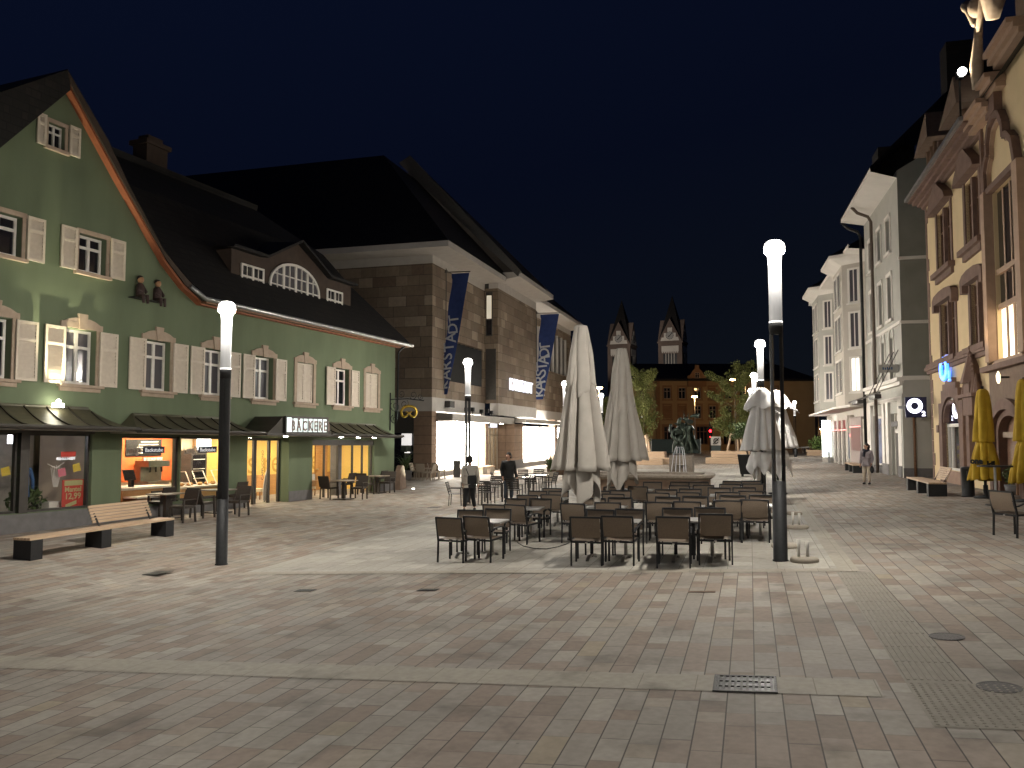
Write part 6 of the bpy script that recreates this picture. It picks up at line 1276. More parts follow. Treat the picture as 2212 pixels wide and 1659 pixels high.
face(1126,1055,TOW,'farther dark slatted chair beyond the man in the dark jacket'); face(1160,1054,TOW,'farther dark slatted chair beside the pot plant'); face(1150,1066,AWAY,'dark slatted chair with its back to the viewer, before the pot plant'); face(1186,1063,AWAY+R(80),'dark slatted chair turned left, beside the first beige umbrella')
for u,v,l in ((1028,1090,'dark square table left of the man in the dark jacket'),(1072,1083,'dark square table between the two men'),(1130,1069,'dark square table right of the man in the dark jacket'),(1165,1062,'dark square table by the pot plant')):
    s,t=tost(*at(u,v)[:2]); place(st_,FSt,s,t,AWAY,l,'dark tables behind the two walking men')
wc=slat_chair(M_wick,'wicker_chair',True); FW=[True]; WG='dark wicker chairs in front of the bakery'
wt=square_table('bakery_table',M_wick,mat('brown table top',(.24,.20,.16),(.2,.165,.13),.35)); FWt=[True]
def facew(u,v,rz,l): s,t=tost(*at(u,v)[:2]); return place(wc,FW,s,t,rz,l,WG)
QA=FG.rot
facew(394,1128,QA+R(90)+R(180),'dark wicker chair just behind the far end of the left bench'); facew(345,1117,QA+R(180),'dark wicker chair behind the left bench backrest')
facew(437,1118,QA+R(90),'dark wicker chair left of the left lamp post'); facew(512,1114,QA-R(85),'dark wicker chair right of the left lamp post'); facew(505,1098,QA+R(180),'dark wicker chair near the wall, behind the left lamp post')
facew(711,1078,QA+R(85),'dark wicker chair at the left of the pair of tables by the right shop window'); facew(775,1078,QA-R(80),'dark wicker chair between the two tables by the right shop window'); facew(790,1068,QA+R(90),'dark wicker chair behind the middle one by the right shop window'); facew(836,1064,QA-R(85),'dark wicker chair nearest the house corner'); facew(745,1068,QA+R(180),'dark wicker chair against the right shop window'); facew(815,1060,QA+R(180),'dark wicker chair against the wall near the corner')
for u,v,l in ((358,1120,'bakery table behind the left bench'),(472,1108,'bakery table behind the left lamp post'),(742,1079,'bakery table in front of the right shop window, left one'),(814,1065,'bakery table near the green house corner')):
    s,t=tost(*at(u,v)[:2]); place(wt,FWt,s,t,QA,l,'dark tables in front of the bakery')
o=wt
# pale chairs at the corner of the store
pc=slat_chair(mat('pale woven chair',(.42,.35,.27),(.36,.30,.23),.6,scale=40),'pale_chair',True); FP=[True]
for u,v,rz,l in ((900,1034,0,'pale chair left of the palm pot'),(912,1036,1.6,'pale chair right of the palm pot, first'),(926,1038,3.1,'pale chair right of the palm pot, second'),(938,1036,.4,'pale chair right of the palm pot, third'),(948,1034,1.2,'pale chair before the store corner pillar')):
    s,t=tost(*at(u,v)[:2]); place(pc,FP,s,t,FK.rot+rz,l,'pale chairs at the store corner')
# ================================================================ CLOSED UMBRELLAS
def umbrella(label,s,t,m,H_,tiers,tie,rmax,seed,folds,pole_r=.045,name='closed_umbrella',group=None,lean=0,flare=0):
    rn=random.Random(seed); o=empty(name,G3(s,t),rn.uniform(0,6),label,'umbrella',group); o.rotation_euler=(lean,0,rn.uniform(0,1))
    g=MB(); g.tube([(0,0,.0),(0,0,H_-.05)],pole_r,10); g.build('pole',M_anth,o,True)
    g=MB(); g.lathe([(.34,.0),(.34,.05),(.07,.09),(.07,.4)],16); g.build('base',M_anth,o,True)
    ph=[rn.uniform(0,6.28) for _ in range(6)]
    for ti,(zt,zb,r0,r1,amp,tail,pw) in enumerate(tiers):
        NU,NV=144,26
        def fn(u,v,zt=zt,zb=zb,r0=r0,r1=r1,amp=amp,tail=tail,pw=pw,ti=ti):
            a=2*math.pi*u; f=v; nf=folds if ti==1 or len(tiers)==1 else max(4,folds-3); w=a+.22*math.sin(2*a+ph[1])+.12*math.sin(3*a+ph[2])+.10*f*math.sin(a+ph[3])
            lobe=abs(math.cos(nf/2*w+ph[0]))**.95
            r=r0+(r1-r0)*f**pw; r*=1-amp*2.1*f**.3*(1-lobe)*(.75+.25*math.sin(a+ph[4])); r*=1+.05*math.sin(3*a+ph[3]+4*f)+.025*math.sin(7*a+9*f)
            if ti==0 and len(tiers)>1: r*=1+flare*f**2*math.cos(4*a+ph[5])
            k=4 if ti!=1 else nf
            tri=1-abs(((k*w/(2*math.pi)+ph[4])%1)*2-1)
            dz=tail*f**3*(tri**1.2 if ti!=1 else .5*lobe)*(.7+.3*math.sin(a+ph[2]))
            return (r*math.cos(a),r*math.sin(a),zt+(zb-zt)*f-dz)
        g=MB(); g.grid(fn,NU,NV,True); ob=g.build(('top_flap' if ti==0 and len(tiers)>1 else 'canvas') if ti<2 else 'hanging_hem',m,o,True)
        md=ob.modifiers.new('thick','SOLIDIFY'); md.thickness=.012
    zt,r=tie
    g=MB(); g.tube([(r*math.cos(k*.314),r*math.sin(k*.314),zt+.015*math.sin(k)) for k in range(21)],.016,6,False); g.tube([(r,0,zt),(r+.06,.02,zt-.15),(r+.02,.05,zt-.34)],.012,5); g.tube([(r,.02,zt),(r+.1,-.05,zt-.1),(r+.08,-.08,zt-.25)],.012,5); g.build('tie_strap',m,o)
    return o
UG='large beige closed umbrellas on the terrace'
umbrella('large beige closed umbrella, the nearer and taller one on the terrace',18.75,-3.72,M_canvas,4.95,[(4.9,3.55,.13,.36,.22,.45,.8),(4.75,1.62,.10,.67,.34,.12,1.0),(1.75,1.35,.34,.44,.26,.85,.6)],(1.62,.36),.6,1,10,group=UG)
umbrella('large beige closed umbrella, the second one behind on the terrace',23.3,-3.45,M_canvas,4.85,[(4.8,3.3,.13,.38,.22,.4,.8),(4.6,1.68,.10,.70,.28,.12,1.0),(1.75,1.35,.34,.46,.26,.7,.6)],(1.66,.36),.6,5,10,group=UG)
WU='white closed umbrellas at the right terrace edge'
umbrella('white closed umbrella with flared top flap, directly behind the right lamp post',30.1,.38,M_canvasw,3.85,[(3.83,3.2,.12,.62,.18,.30,.7),(3.6,1.70,.16,.72,.26,.14,.8),(1.62,1.15,.34,.50,.26,.75,.6)],(1.58,.36),.6,9,8,group=WU,flare=.25)
umbrella('white closed umbrella farther back, mostly hidden behind the other white one',32.3,.95,M_canvasw,3.85,[(3.83,3.2,.12,.66,.18,.30,.7),(3.6,1.75,.16,.72,.26,.14,.8),(1.62,1.2,.34,.50,.26,.7,.6)],(1.6,.36),.6,3,8,group=WU,flare=.25)
YU='yellow closed umbrellas by the yellow house'
p=at(2130,1076); s,t=tost(p.x,p.y)
yu=umbrella('yellow closed umbrella tied at the waist, beside the litter bin',s,t,M_yellow,3.5,[(3.35,1.72,.09,.29,.22,.0,.4),(1.75,.62,.17,.46,.26,.26,.6)],(1.73,.19),.3,4,8,group=YU)
p=at(2222,1084); s2,t2=tost(p.x,p.y)
umbrella('yellow closed umbrella cut by the right picture edge',s2,t2,M_yellow,3.6,[(3.5,1.72,.10,.31,.22,.0,.4),(1.75,.62,.17,.46,.26,.26,.6)],(1.73,.19),.3,6,8,group=YU)
# dark lettering on the hem of the yellow umbrella
yl=yu.location; dirc=(Vector((0,0,0))-Vector((yl.x,yl.y,0))).normalized()
Minv=yu.matrix_basis.inverted()
for k,(ch_,off,dz) in enumerate((('one',-.22,1.14),('kil',.16,1.05))):
    a=math.atan2(dirc.y,dirc.x)+off*2.2; pos=Vector((yl.x+.47*math.cos(a),yl.y+.47*math.sin(a),yl.z+dz)); Xv=Vector((-math.sin(a),math.cos(a),0)); Yv=Vector((0,0,1)); Zv=Vector((math.cos(a),math.sin(a),0))
    Mx=Matrix(((Xv.x,Yv.x,Zv.x,pos.x),(Xv.y,Yv.y,Zv.y,pos.y),(Xv.z,Yv.z,Zv.z,pos.z),(0,0,0,1)))
    Mb=Matrix.LocRotScale(yu.location,yu.rotation_euler,None).inverted()
    text(ch_,.24,.003,M_black,yu,Mb@Mx,bold=.015)
p=at(879,1030); s,t=tost(p.x,p.y)
umbrella('dark green closed umbrella by the palm pot at the store corner',s,t,M_canvasg,3.9,[(3.85,1.5,.10,.42,.14,.1,1.1),(1.55,.9,.22,.30,.2,.3,.7)],(1.5,.24),.4,8,8)
# ================================================================ BENCHES, BINS, PLANTERS, DISCS
def bench(s0,s1,t,d,side,label,back,group='long larch slat benches with black box feet'):
    o=empty('slat_bench',G3(s0,t),GR,label,'bench',group); L=s1-s0      # local x along the street, y to the left
    z=lambda x,y: zst(s0+x,t-y)-o.location.z
    sd=1 if side=='L' else -1
    a,b=(0,d) if sd>0 else (-d,0)
    zt=.46
    for x0,x1 in ((0,.30),(L*.44,L*.44+.30),(L-.30,L)):
        g=MB(); g.box(x0,x1,a+.0,b,z(x0,sd*d/2)-.06,zt-.05); g.build('box_foot',M_anth,o)
    g=MB(); n=5
    for k in range(n): y0=a+(b-a)*k/n; y1=a+(b-a)*(k+1)/n; g.box(-.02,L/2-.005,y0+.006,y1-.006,zt-.05,zt); g.box(L/2+.005,L+.02,y0+.006,y1-.006,zt-.05,zt)
    g.build('seat',M_slat,o)
    if back:
        xa,xb=back; g=MB()
        yb_=b-.04 if sd>0 else a+.04
        for k in range(6):
            zz=.10+k*.068; yy=yb_+sd*(.02+zz*.42); g.bar((xa,yy,zt+zz),(xb,yy,zt+zz),.026,.058)
        g.build('backrest',M_slat,o)
        g=MB()
        for x in (xa+.12,xb-.12): g.bar((x,yb_-sd*.05,zt-.06),(x,yb_+sd*(.05+.46*.42),zt+.47),.05,.015)
        g.build('bracket',M_anth,o)
    return o
bench(13.72,18.1,-14.15,.45,'L','long slat bench before the textile shop, backrest on its far half',(2.15,4.1))
pa=at(2011,1073); pb=at(1954,1058); sa,ta=tost(pa.x,pa.y); sb,tb=tost(pb.x,pb.y)
bench(sa,sb,(ta+tb)/2,.55,'R','slat bench before the yellow house with backrest on its near half',(.1,1.75))
pa=at(1843,1022); sa,ta=tost(pa.x,pa.y); bench(sa,sa+4.2,ta,.62,'R','low slat bench beside the walking woman by the pale house',None)
p=at(2092,1073); o=empty('litter_bin',p,0,'tall dark cylindrical litter bin between the right bench and the yellow umbrella','litter bin'); g=MB(); g.lathe([(.20,0),(.20,.03),(.185,.04),(.185,.86),(.20,.87),(.20,.92),(.16,.95),(.02,.96)],20); g.build('body',M_anth,o,True); g=MB(); g.box(-.13,.13,-.205,-.18,.66,.82); g.build('slot',M_black,o)
p=at(987,1031); o=empty('bollard_bin',p,0,'slim dark column on a base plate before the glaring store window','column'); g=MB(); g.box(-.2,.2,-.16,.16,.02,1.0); g.build('column',M_frame,o); g=MB(); g.box(-.32,.32,-.25,.25,0,.03); g.build('plate',M_iron,o)
pa=at(1033,1025); o=empty('stone_bench',pa,FK.rot,'low bench of wood on stone blocks before the store entrance','bench'); g=MB(); g.box(-2.6,0,-.3,.3,.40,.48); g.build('seat',M_slat,o); g=MB(); g.box(-2.5,-1.6,-.28,.28,-.1,.4); g.box(-1.0,-.1,-.28,.28,-.1,.4); g.build('block',M_concrete,o)
def potplant(u,v,h,label,spiky=True,scale=1,n=46,seed=1,pm=None,pw=.32,ph=.5):
    p=at(u,v); o=empty('palm_pot',p,.3,label,'potted plant'); g=MB(); g.hexa([(-pw*.8,-pw*.8,0),(pw*.8,-pw*.8,0),(pw*.8,pw*.8,0),(-pw*.8,pw*.8,0)],[(-pw,-pw,ph),(pw,-pw,ph),(pw,pw,ph),(-pw,pw,ph)]); g.build('pot',pm or M_plinth,o)
    rn=random.Random(seed); g=MB()
    for k in range(n):
        a=rn.uniform(0,6.28); L=h*rn.uniform(.5,.9); e=rn.uniform(.15,1.35); p0=Vector((0,0,ph+rn.uniform(0,h*.25))); p1=p0+Vector((math.cos(a)*math.cos(e)*L*.6,math.sin(a)*math.cos(e)*L*.6,math.sin(e)*L*.6)); p2=p1+Vector((math.cos(a)*L*.4,math.sin(a)*L*.4,(math.sin(e)-.55)*L*.5)); sd=Vector((-math.sin(a),math.cos(a),0))*.028*scale
        g.add([p0-sd,p0+sd,p1+sd*1.3,p1-sd*1.3,p2],[(0,1,2,3),(3,2,4)])
    g.build('leaves',M_leaf,o); return o
potplant(876,1036,1.4,'spiky palm in a dark square pot at the store corner',seed=2); potplant(1190,1040,1.15,'spiky palm in a pot left of the first beige umbrella',seed=5,pm=M_concrete)
p=at(1203,1036); o=empty('counter_board',p,AWAY,'plain brown board standing behind the pot plant by the umbrella','screen'); g=MB(); g.box(-.55,.55,-.04,.04,.25,1.0); g.build('board',M_brown,o); g=MB(); [g.box(x-.03,x+.03,-.2,.2,0,.25) for x in (-.4,.4)]; g.build('feet',M_frame,o)
# tall planter with a clipped ball tree
p=at(1619,1029); o=empty('tree_planter',p,AWAY,'tall tapered black planter with a ball shaped tree','planter'); g=MB()
for a,b,z0,z1 in ((.46,.60,.12,1.17),): g.hexa([(-a,-a,z0),(a,-a,z0),(a,a,z0),(-a,a,z0)],[(-b,-b,z1),(b,-b,z1),(b,b,z1),(-b,b,z1)])
g.box(-.42,-.3,-.42,.42,0,.12); g.box(.3,.42,-.42,.42,0,.12); g.build('planter_box',M_anth,o); g=MB(); g.tube([(-.05,0,1.1),(-.15,.05,1.6),(-.28,.02,2.2)],[.05,.045,.04],8); g.tube([(-.28,.02,2.1),(-.55,.1,2.5)],.025); g.tube([(-.28,.02,2.1),(-.05,-.1,2.55)],.025); g.build('trunk',M_bark,o,True)
g=MB(); rn=random.Random(4)
for k in range(44):
    v=Vector((rn.gauss(0,1),rn.gauss(0,1),rn.gauss(0,1))).normalized()*rn.uniform(.25,1); foliage(g,(-.42+v.x*.62,v.y*.6,2.45+v.z*.42),(.26,.26,.22),60,.055,seed=k)
g.build('crown',M_leaf,o)
p=at(2197,1068); o=empty('bush_planter',p,0,'round clipped bush in a low grey tub at the right picture edge','planter'); g=MB(); g.lathe([(.3,0),(.36,.3),(.32,.3)],16); g.build('tub',M_plinth,o,True); g=MB(); foliage(g,(0,0,.62),(.38,.38,.36),700,.05,seed=3); g.build('leaves',M_leaf,o)
p=at(2152,1092); o=empty('bar_table',p,0,'dark round bar table in front of the yellow umbrella','table'); g=MB(); g.lathe([(.44,1.06),(.44,1.10)],24); g.build('tabletop',M_iron,o); g=MB(); g.tube([(0,0,0),(0,0,1.06)],.035); g.build('column',M_galv,o); g=MB(); g.lathe([(.28,0),(.26,.03),(.05,.05)],18); g.build('foot',M_iron,o)
for (u,v,r,pegs,l) in ((1738,1214,.235,1,'nearest, beside the right lamp post with two white pegs'),(1697,1183,.27,0,'behind the foot of the right lamp post'),(1722,1142,.25,1,'farther back with a slim pale post'),(1716,1112,.2,0,'farthest of the four along the terrace edge')):
    p=at(u,v); o=empty('umbrella_socket',p,0,'round pale concrete umbrella foot, '+l,'umbrella foot','round concrete umbrella feet'); g=MB(); g.lathe([(r*.96,0),(r,.02),(r,.06),(r*.85,.085),(.01,.09)],22); g.build('foot',M_concrete,o,True)
    if pegs:
        for dx,h in ((-.09,.30),(.06,.27)): g=MB(); g.tube([(dx,.02,.08),(dx,.02,.08+h*.55),(dx,.02,.08+h)],[.026,.022,.034],8); g.build('peg',M_white,o,True)
o=empty('power_cable',at(1118,1172),0,'black cable looping over the paving between the front tables','cable'); q=[at(u,v,.012)-o.location for u,v in ((1118,1172),(1132,1180),(1155,1185),(1180,1186),(1206,1181),(1226,1174),(1240,1166))]; g=MB(); g.tube(q,.012,6); g.build('cord',M_black,o,True)
# ================================================================ SKINNED FIGURES
def skin(name,verts,edges,m,parent,root=0,sub=2,M=None):
    me=bpy.data.meshes.new(name); me.from_pydata([v[0] for v in verts],[],[]); me.edges.add(len(edges))
    for e,(a,b) in zip(me.edges,edges): e.vertices=(a,b)
    me.update(); o=bpy.data.objects.new(name,me); C.objects.link(o); md=o.modifiers.new('skin','SKIN')
    if not me.skin_vertices: raise RuntimeError('no skin layer')
    for i,v in enumerate(verts):
        r=v[1]; me.skin_vertices[0].data[i].radius=(r,r) if not hasattr(r,'__len__') else r; me.skin_vertices[0].data[i].use_root=(i==root)
    s=o.modifiers.new('sub','SUBSURF'); s.levels=sub; s.render_levels=sub
    nm=bpy.data.meshes.new_from_object(o.evaluated_get(bpy.context.evaluated_depsgraph_get()))
    bpy.data.objects.remove(o); bpy.data.meshes.remove(me)
    nm.materials.clear(); nm.materials.append(m)
    for p in nm.polygons: p.use_smooth=True
    ob=bpy.data.objects.new(name,nm); C.objects.link(ob); ob.parent=parent; return ob
class Sk:
    def __init__(s): s.v=[];s.e=[];s.n={}
    def j(s,name,p,r,par=None):
        s.n[name]=len(s.v); s.v.append((Vector(p),r))
        if par is not None: s.e.append((s.n[par],s.n[name]))
        return s
def person(label,loc,rz,H_,J,cols,head_turn=0,hair_long=False,coat=False,slim=1.):
    """J: joint positions in units of height, facing +y"""
    o=empty('person',loc,rz,label,'person'); S=H_; V=lambda p: Vector(p)*S
    g=lambda k: V(J[k]); w=slim
    b=Sk(); b.j('pelvis',g('pelvis'),.060*S); b.j('waist',g('waist'),.052*S,'pelvis'); b.j('chest',g('chest'),.058*S,'waist'); b.j('neck0',g('neck0'),.040*S,'chest'); b.j('neck',g('neck'),.030*S,'neck0')
    hd=g('head'); R_=Matrix.Rotation(head_turn,3,'Z')
    b.j('jaw',hd+R_@V((0,.012,-.042)),.036*S,'neck'); b.j('face',hd+R_@V((0,.008,0)),(.046*S,.056*S),'jaw'); b.j('crown',hd+R_@V((0,-.004,.042)),.040*S,'face')
    b.j('nose',hd+R_@V((0,.066,-.006)),.009*S,'face')
    for s,n in ((-1,'r'),(1,'l')):
        b.j('sh'+n,g('sh'+n)+V((-s*.012,0,-.012)),.030*S*w,'chest'); b.j('el'+n,g('el'+n),.028*S,'sh'+n); b.j('wr'+n,g('wr'+n),.018*S,'el'+n)
        d=(g('wr'+n)-g('el'+n)).normalized(); side=Vector((0,1,0)); b.j('pa'+n,g('wr'+n)+d*.038*S,(.019*S,.012*S),'wr'+n)
        for k,(off,L) in enumerate(((-.014,.030),(-.005,.038),(.005,.036),(.014,.028))):
            p=g('wr'+n)+d*.052*S+side*off*S; b.j('f%d'%k+n,p+d*L*.5*S,.0052*S,'pa'+n); b.j('t%d'%k+n,p+d*L*S+Vector((-s*.01*S,0,0)),.0042*S,'f%d'%k+n)
        b.j('th'+n,g('wr'+n)+d*.040*S+side*.026*S,.006*S,'pa'+n)
        b.j('hip'+n,g('hip'+n),.062*S*w,'pelvis'); b.j('kn'+n,g('kn'+n),.037*S,'hip'+n); b.j('an'+n,g('an'+n),.024*S,'kn'+n)
    skin('body',b.v,b.e,cols['skin'],o)
    t=Sk(); t.j('waist',g('waist'),.074*S); t.j('pelvis',g('pelvis')+V((0,0,.0)),(.086*S*w,.080*S),'waist')
    for n in 'rl': t.j('hip'+n,g('hip'+n),(.068*S*w,.070*S),'pelvis'); t.j('kn'+n,g('kn'+n),.046*S,'hip'+n); t.j('an'+n,g('an'+n)+V((0,0,.012)),.037*S,'kn'+n)
    skin('trousers',t.v,t.e,cols['legs'],o,1)
    j=Sk(); hem=g('pelvis')+V((0,0,-.045 if coat else -.03)); j.j('hem',hem,(.112*S*w,.112*S*w)); j.j('hem2',g('pelvis')+V((0,0,.02)),(.104*S*w,.098*S*w),'hem'); j.j('waist',g('waist'),(.094*S*w,.080*S),'hem2'); j.j('chest',g('chest'),(.112*S*w,.084*S),'waist'); j.j('upper',(g('chest')+g('neck0'))/2+V((0,0,.012)),(.086*S*w,.078*S),'chest'); j.j('neck0',g('neck0')+V((0,0,.014)),.05*S,'upper')
    for n in 'rl': j.j('sh'+n,g('sh'+n)+V((0,0,-.008)),.050*S*w,'upper'); j.j('el'+n,g('el'+n),.038*S,'sh'+n); j.j('wr'+n,g('wr'+n),.028*S,'el'+n)
    skin('jacket' if coat else 'shirt',j.v,j.e,cols['top'],o,1)
    hm=MB(Matrix.Translation(hd)@R_.to_4x4())
    hm.grid(lambda u,v:(.058*S*math.sin(math.pi*v*.62)*math.cos(2*math.pi*u), -.016*S+.068*S*math.sin(math.pi*v*.62)*math.sin(2*math.pi*u)*(1 if math.sin(2*math.pi*u)<0 else .72), .012*S+.070*S*math.cos(math.pi*v*.62)-(.035*S*v if math.sin(2*math.pi*u)<0 else -.02*S*v)),18,8,True)
    if hair_long: hm.tube([(0,-.05*S,.02*S),(0,-.06*S,-.04*S),(0,-.05*S,-.09*S)],[.05*S,.045*S,.02*S],10)
    hm.build('hair',M_hair,o,True)
    for s in (-1,1):
        e=MB(Matrix.Translation(hd)@R_.to_4x4()); e.ball((s*.052*S,-.005*S,-.004*S),.016*S,8,6,(.5,1,1.3)); e.build('ear',cols['skin'],o,True)
        e=MB(Matrix.Translation(hd)@R_.to_4x4()); e.ball((s*.02*S,.056*S,.008*S),.007*S,6,5); e.build('eye',M_black,o)
    for n in 'rl':
        a=g('an'+n); k=g('kn'+n); d=Vector(J.get('toe',(0,1,0))); f=MB(); f.tube([a+V((0,-.028,-.028)),a+V((0,.01,-.022)),a+V((0,.06,-.030)),a+V((0,.10,-.036))],[.022*S,.029*S,.025*S,.014*S],10); f.build('shoe',cols['shoe'],o,True)
    return o
base=dict(pelvis=(0,0,.52),waist=(0,0,.60),chest=(0,-.005,.725),neck0=(0,-.005,.815),neck=(0,0,.85),head=(0,.012,.925),shr=(-.108,0,.795),shl=(.108,0,.795),hipr=(-.048,0,.49),hipl=(.048,0,.49))
M_pale=mat('pale cotton shirt',(.50,.46,.40),(.43,.39,.34),.85,scale=5,bump=.3,bscale=14); M_blk=mat('black trousers',(.012,.012,.014),(.008,.008,.01),.8); M_jack=mat('black jacket',(.014,.013,.013),(.01,.01,.01),.75,scale=8,bump=.3,bscale=16); M_jean=mat('blue jeans',(.06,.075,.10),(.04,.055,.08),.85,scale=12); M_lav=mat('grey mauve anorak',(.30,.26,.27),(.25,.215,.225),.7,scale=5,bump=.3,bscale=14); M_bei=mat('beige trousers',(.50,.42,.33),(.43,.36,.28),.85,scale=6); M_scf=mat('dark navy scarf',(.02,.022,.035),(.04,.04,.05),.9,scale=30); M_shoe=mat('dark shoe',(.012,.011,.011),(.01,.01,.01),.5); M_bag=mat('dark bag',(.012,.013,.014),(.009,.01,.01),.7)
J=dict(base,elr=(-.135,-.025,.63),wrr=(-.125,.01,.49),ell=(.14,-.035,.63),wrl=(.15,.005,.49),knr=(-.075,-.015,.28),anr=(-.12,-.10,.05),knl=(.06,.06,.28),anl=(.10,.06,.045))
p1=at(1015,1103); m1=person('man in a loose pale shirt and black trousers walking away',p1,R(12),1.87,J,dict(skin=M_skin,legs=M_blk,top=M_pale,shoe=M_shoe),head_turn=R(-15),slim=1.15)
bg_=empty('shoulder_bag',p1+Matrix.Rotation(R(12),3,'Z')@Vector((.04,-.19,.99)),R(12),'dark bag hanging at the back of the pale shirted man','bag'); g=MB(); g.grid(lambda u,v:((.15+.02*math.sin(v*3))*math.cos(2*math.pi*u)*(.85+.15*v),.055*math.sin(2*math.pi*u),-.22+.44*v),16,6,True); g.add([(.13*math.cos(k*.52),.05*math.sin(k*.52),.22) for k in range(12)],[list(range(12))]); g.build('pouch',M_bag,bg_,True); g=MB(); g.tube([(-.10,.02,.2),(-.2,.06,.45),(-.18,.2,.55)],.014,6); g.build('strap',M_bag,bg_)
J=dict(base,elr=(-.145,-.02,.63),wrr=(-.175,.03,.48),ell=(.14,-.02,.63),wrl=(.13,.04,.50),knr=(-.06,.03,.28),anr=(-.075,-.03,.045),knl=(.06,.05,.28),anl=(.085,.09,.045))
p2=at(1098,1083); m2=person('man in a black jacket and blue jeans turning his head to the left',p2,R(195),1.88,J,dict(skin=M_skin,legs=M_jean,top=M_jack,shoe=M_shoe),head_turn=R(-50),coat=True,slim=1.15)
J=dict(base,elr=(-.135,-.03,.63),wrr=(-.125,.03,.50),ell=(.135,-.03,.63),wrl=(.14,.02,.49),knr=(-.06,.03,.28),anr=(-.07,.02,.045),knl=(.06,.0,.28),anl=(.075,-.04,.045),head=(0,-.005,.925))
p3=at(1873,1046); m3=person('person in a grey mauve anorak, dark scarf and beige trousers looking up to the left',p3,R(140),1.73,J,dict(skin=M_skin,legs=M_bei,top=M_lav,shoe=M_shoe),head_turn=R(-35),hair_long=True,coat=True)
g=MB(); g.tube([(.085*1.73*math.cos(k*.48)*.75,.085*1.73*math.sin(k*.48)*.75,1.43+.015*math.sin(k)) for k in range(14)],.045,8); g.tube([(.02,.13,1.42),(.05,.17,1.30),(.06,.17,1.16)],[.05,.055,.06],8); g.build('scarf',M_scf,m3,True)
bg2=empty('hand_bag',p3+Matrix.Rotation(R(140),3,'Z')@Vector((-.235,.07,.62)),R(140),'small dark bag held in the hand of the person in the mauve anorak','bag'); g=MB(); g.ball((0,0,0),.15,12,8,(.55,1,1)); g.build('pouch',M_bag,bg2,True); g=MB(); g.tube([(0,-.09,.1),(0,-.05,.24),(0,.05,.24),(0,.09,.1)],.012,6); g.build('handle',M_bag,bg2)
# ================================================================ FOUNTAIN
fc=G3(34.3,-4.15); fz=zst(34.3,-4.15)
fo=empty('fountain_basin',fc,AWAY,'broad low brown stone fountain basin behind the terrace chairs','fountain')
def stad(w,d,n=8,c=.55):
    pts=[]
    for (sx_,sy_,a0) in ((1,-1,-90),(1,1,0),(-1,1,90),(-1,-1,180)):
        for k in range(n+1):
            a=R(a0+90*k/n); pts.append((sx_*(w-c)+c*math.cos(a),sy_*(d-c)+c*math.sin(a)))
    return pts
def bow(p,w): x,y=p; return (x,y-.22*(1-(x/w)**2)) if y<0 else (x,y+.1*(1-(x/w)**2))
w_,d_=2.75,1.45
def loop(w,d,z): return [(*bow(p,w_),z) for p in stad(w,d)]
def ringwall(g,L):
    n=len(L[0])
    for a,b in zip(L[:-1],L[1:]): g.add(a+b,[(i,(i+1)%n,n+(i+1)%n,n+i) for i in range(n)])
g=MB(); ringwall(g,[loop(w_-.12,d_-.12,-.25),loop(w_-.12,d_-.12,.06),loop(w_-.18,d_-.18,.10),loop(w_-.18,d_-.18,.60)]); ringwall(g,[loop(w_-.42,d_-.42,.62),loop(w_-.42,d_-.42,.3)]); fixn(g.build('basin_wall',M_brown,fo))
g=MB(); ringwall(g,[loop(w_-.18,d_-.18,.60),loop(w_-.08,d_-.08,.64),loop(w_-.03,d_-.03,.68),loop(w_-.0,d_-.0,.70),loop(w_-.0,d_-.0,.78),loop(w_-.03,d_-.03,.80),loop(w_-.40,d_-.40,.80),loop(w_-.42,d_-.42,.62)]); fixn(g.build('basin_rim',M_granite,fo))
mw,n_,b_=newmat('fountain water'); b_.inputs['Base Color'].default_value=(.03,.035,.03,1); b_.inputs['Roughness'].default_value=.08
nn=nd(n_,'ShaderNodeTexNoise'); nn.inputs['Scale'].default_value=9; bp=nd(n_,'ShaderNodeBump'); bp.inputs['Strength'].default_value=.5; n_.links.new(nn.outputs[0],bp.inputs['Height']); n_.links.new(bp.outputs[0],b_.inputs['Normal'])
g=MB(); L=loop(w_-.41,d_-.41,.66); g.add(L,[list(range(len(L)))]); g.build('water',mw,fo)
pp=atY(1471,36.9); pe=empty('statue_pedestal',pp,AWAY,'square pale stone pedestal with a small spout bowl under the bronze figures','pedestal')
g=MB(); g.box(-.5,.5,-.5,.5,-.1,1.42); g.box(-.12,.12,-.56,-.5,.0,1.0); g.build('block',M_granite,pe); g=MB(); g.tube([(0,-.62,-.1),(0,-.62,.92)],.06,8); g.lathe([(.05,.9),(.22,.98),(.25,1.02),(.22,1.03)],14,(0,-.62,0)); g.build('spout_bowl',M_granite,pe,True)
stt=empty('bronze_statue',pp+Vector((0,0,1.42)),AWAY,'green bronze statue of two cloaked figures in wide hats bending over on the pedestal','statue')
k=Sk(); k.j('pel',(-.15,-.05,.72),.17); k.j('ch',(-.12,-.22,1.08),.20,'pel'); k.j('nk',(-.10,-.36,1.22),.08,'ch'); k.j('hd',(-.08,-.44,1.33),.12,'nk'); k.j('nose',(-.08,-.56,1.24),.03,'hd')
for s in (-1,1): k.j('sh%d'%s,(-.12+s*.30,-.24,1.12),.10,'ch'); k.j('el%d'%s,(-.12+s*.36,-.44,.86),.075,'sh%d'%s); k.j('ha%d'%s,(-.08+s*.08,-.52,.62),.06,'el%d'%s); k.j('kn%d'%s,(-.15+s*.24,-.22,.42),.11,'pel'); k.j('an%d'%s,(-.15+s*.26,-.1,.05),.075,'kn%d'%s); k.j('to%d'%s,(-.15+s*.28,-.28,.03),.05,'an%d'%s)
skin('bending_figure',k.v,k.e,M_bronze,stt,0,2)
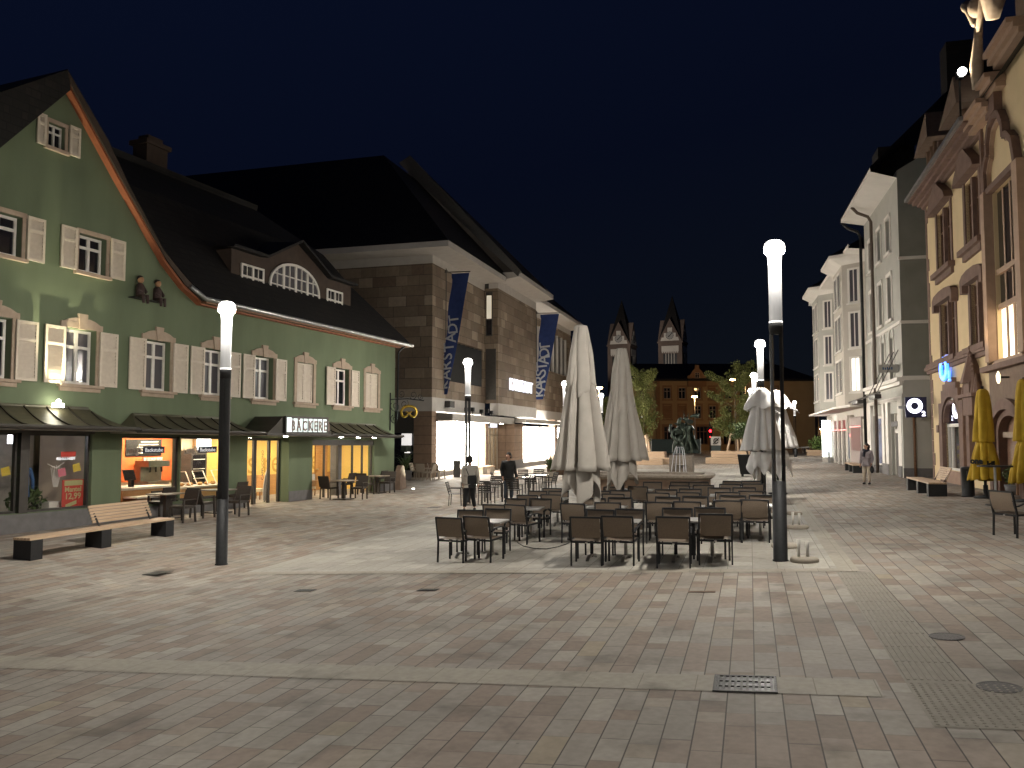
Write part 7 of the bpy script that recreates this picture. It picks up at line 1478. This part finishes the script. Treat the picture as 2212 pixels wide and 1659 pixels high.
k=Sk(); k.j('pel',(.32,.20,.85),.16); k.j('ch',(.30,.12,1.22),.19,'pel'); k.j('nk',(.28,.04,1.40),.07,'ch'); k.j('hd',(.27,-.02,1.52),.11,'nk')
for s in (-1,1): k.j('sh%d'%s,(.30+s*.25,.1,1.30),.09,'ch'); k.j('el%d'%s,(.32+s*.36,-.06,1.16),.07,'sh%d'%s); k.j('ha%d'%s,(.30+s*.30,-.25,1.28 if s>0 else 1.0),.05,'el%d'%s); k.j('kn%d'%s,(.34+s*.15,.15,.42),.10,'pel'); k.j('an%d'%s,(.36+s*.18,.2,.05),.07,'kn%d'%s)
skin('standing_figure',k.v,k.e,M_bronze,stt,0,2)
def hat(c,r,h,tilt,nm):
    M=Matrix.Translation(c)@Matrix.Rotation(tilt,4,'X')@Matrix.Rotation(.25,4,'Y'); g=MB(M); g.grid(lambda u,v:(r*(.28+.72*v)*math.cos(2*math.pi*u)*(1+.1*math.sin(6*math.pi*u)),r*(.28+.72*v)*math.sin(2*math.pi*u),.07*math.sin(4*math.pi*u)*v-.05*v),24,4,True); g.tube2([(r*.36,(0,0,-.03)),(r*.33,(0,0,h*.5)),(r*.15,(.03,0,h)),(.01,(.05,0,h*1.04))],12); g.build(nm,M_bronze,stt,True)
hat((-.08,-.46,1.43),.34,.30,R(18),'wide_hat'); hat((.27,-.03,1.63),.42,.10,R(8),'flat_hat')
g=MB(); g.grid(lambda u,v:(.30+.34*math.cos(math.pi*(u-.05))*(1.05-.35*v)+.18*(1-v)*u*0+.45*(1-v)*(1 if u<.25 else 0)*(.25-u)*2.2,.25+.22*math.sin(math.pi*u)*(1.2-.4*v),.18+1.12*v+.06*math.sin(9*u)),16,8); g.build('cloak',M_bronze,stt,True)
g=MB(); g.grid(lambda u,v:(-.15-.30*math.cos(math.pi*u)*(1.25-.3*v),.05+.20*math.sin(math.pi*u),.40+.72*v+.08*math.sin(7*u)*(1-v)),14,6); g.build('cloak',M_bronze,stt,True)
g=MB(); g.tube([(.50,-.08,1.74),(.68,-.10,1.80),(.90,-.12,1.76),(.98,-.12,1.9)],[.05,.08,.12,.05],10); g.tube([(-.55,-.15,1.42),(-.60,-.15,1.1),(-.45,-.2,.95)],[.09,.07,.04],8); g.tube([(.18,-.05,1.72),(.15,-.02,2.02)],[.035,.015],6); g.tube([(.36,-.02,1.7),(.4,0,1.94)],[.035,.015],6); g.tube([(.62,.2,.9),(.85,.15,.45),(1.0,.1,.04)],[.05,.035,.025],6); g.build('attributes',M_bronze,stt,True)
M_wat=emit('falling water',(.9,.92,.95),.12,(.85,.87,.9)); M_wat.node_tree.nodes['Principled BSDF'].inputs['Alpha'].default_value=.55
stt.scale=(.8,.85,.97)
ja=empty('water_jets',pp+Vector((0,0,1.42)),AWAY,'thin white water jets arching from the statue into the basin','water')
for i,(dx,r) in enumerate(((-.42,.32),(-.2,.3),(.02,.26),(.22,.28),(.34,.3))):
    g=MB(); x0=-.12+.05*i; g.tube([(x0+(dx-x0)*f*.9,-.55-.75*f,.34+.30*f*1.6-(2.05+.0*i)*f*f*(1.0 if i in (0,1,4) else .85)) for f in [q/12 for q in range(13)]],[.006+.007*q/12 for q in range(13)],6); g.build('jet',M_wat,ja,True)
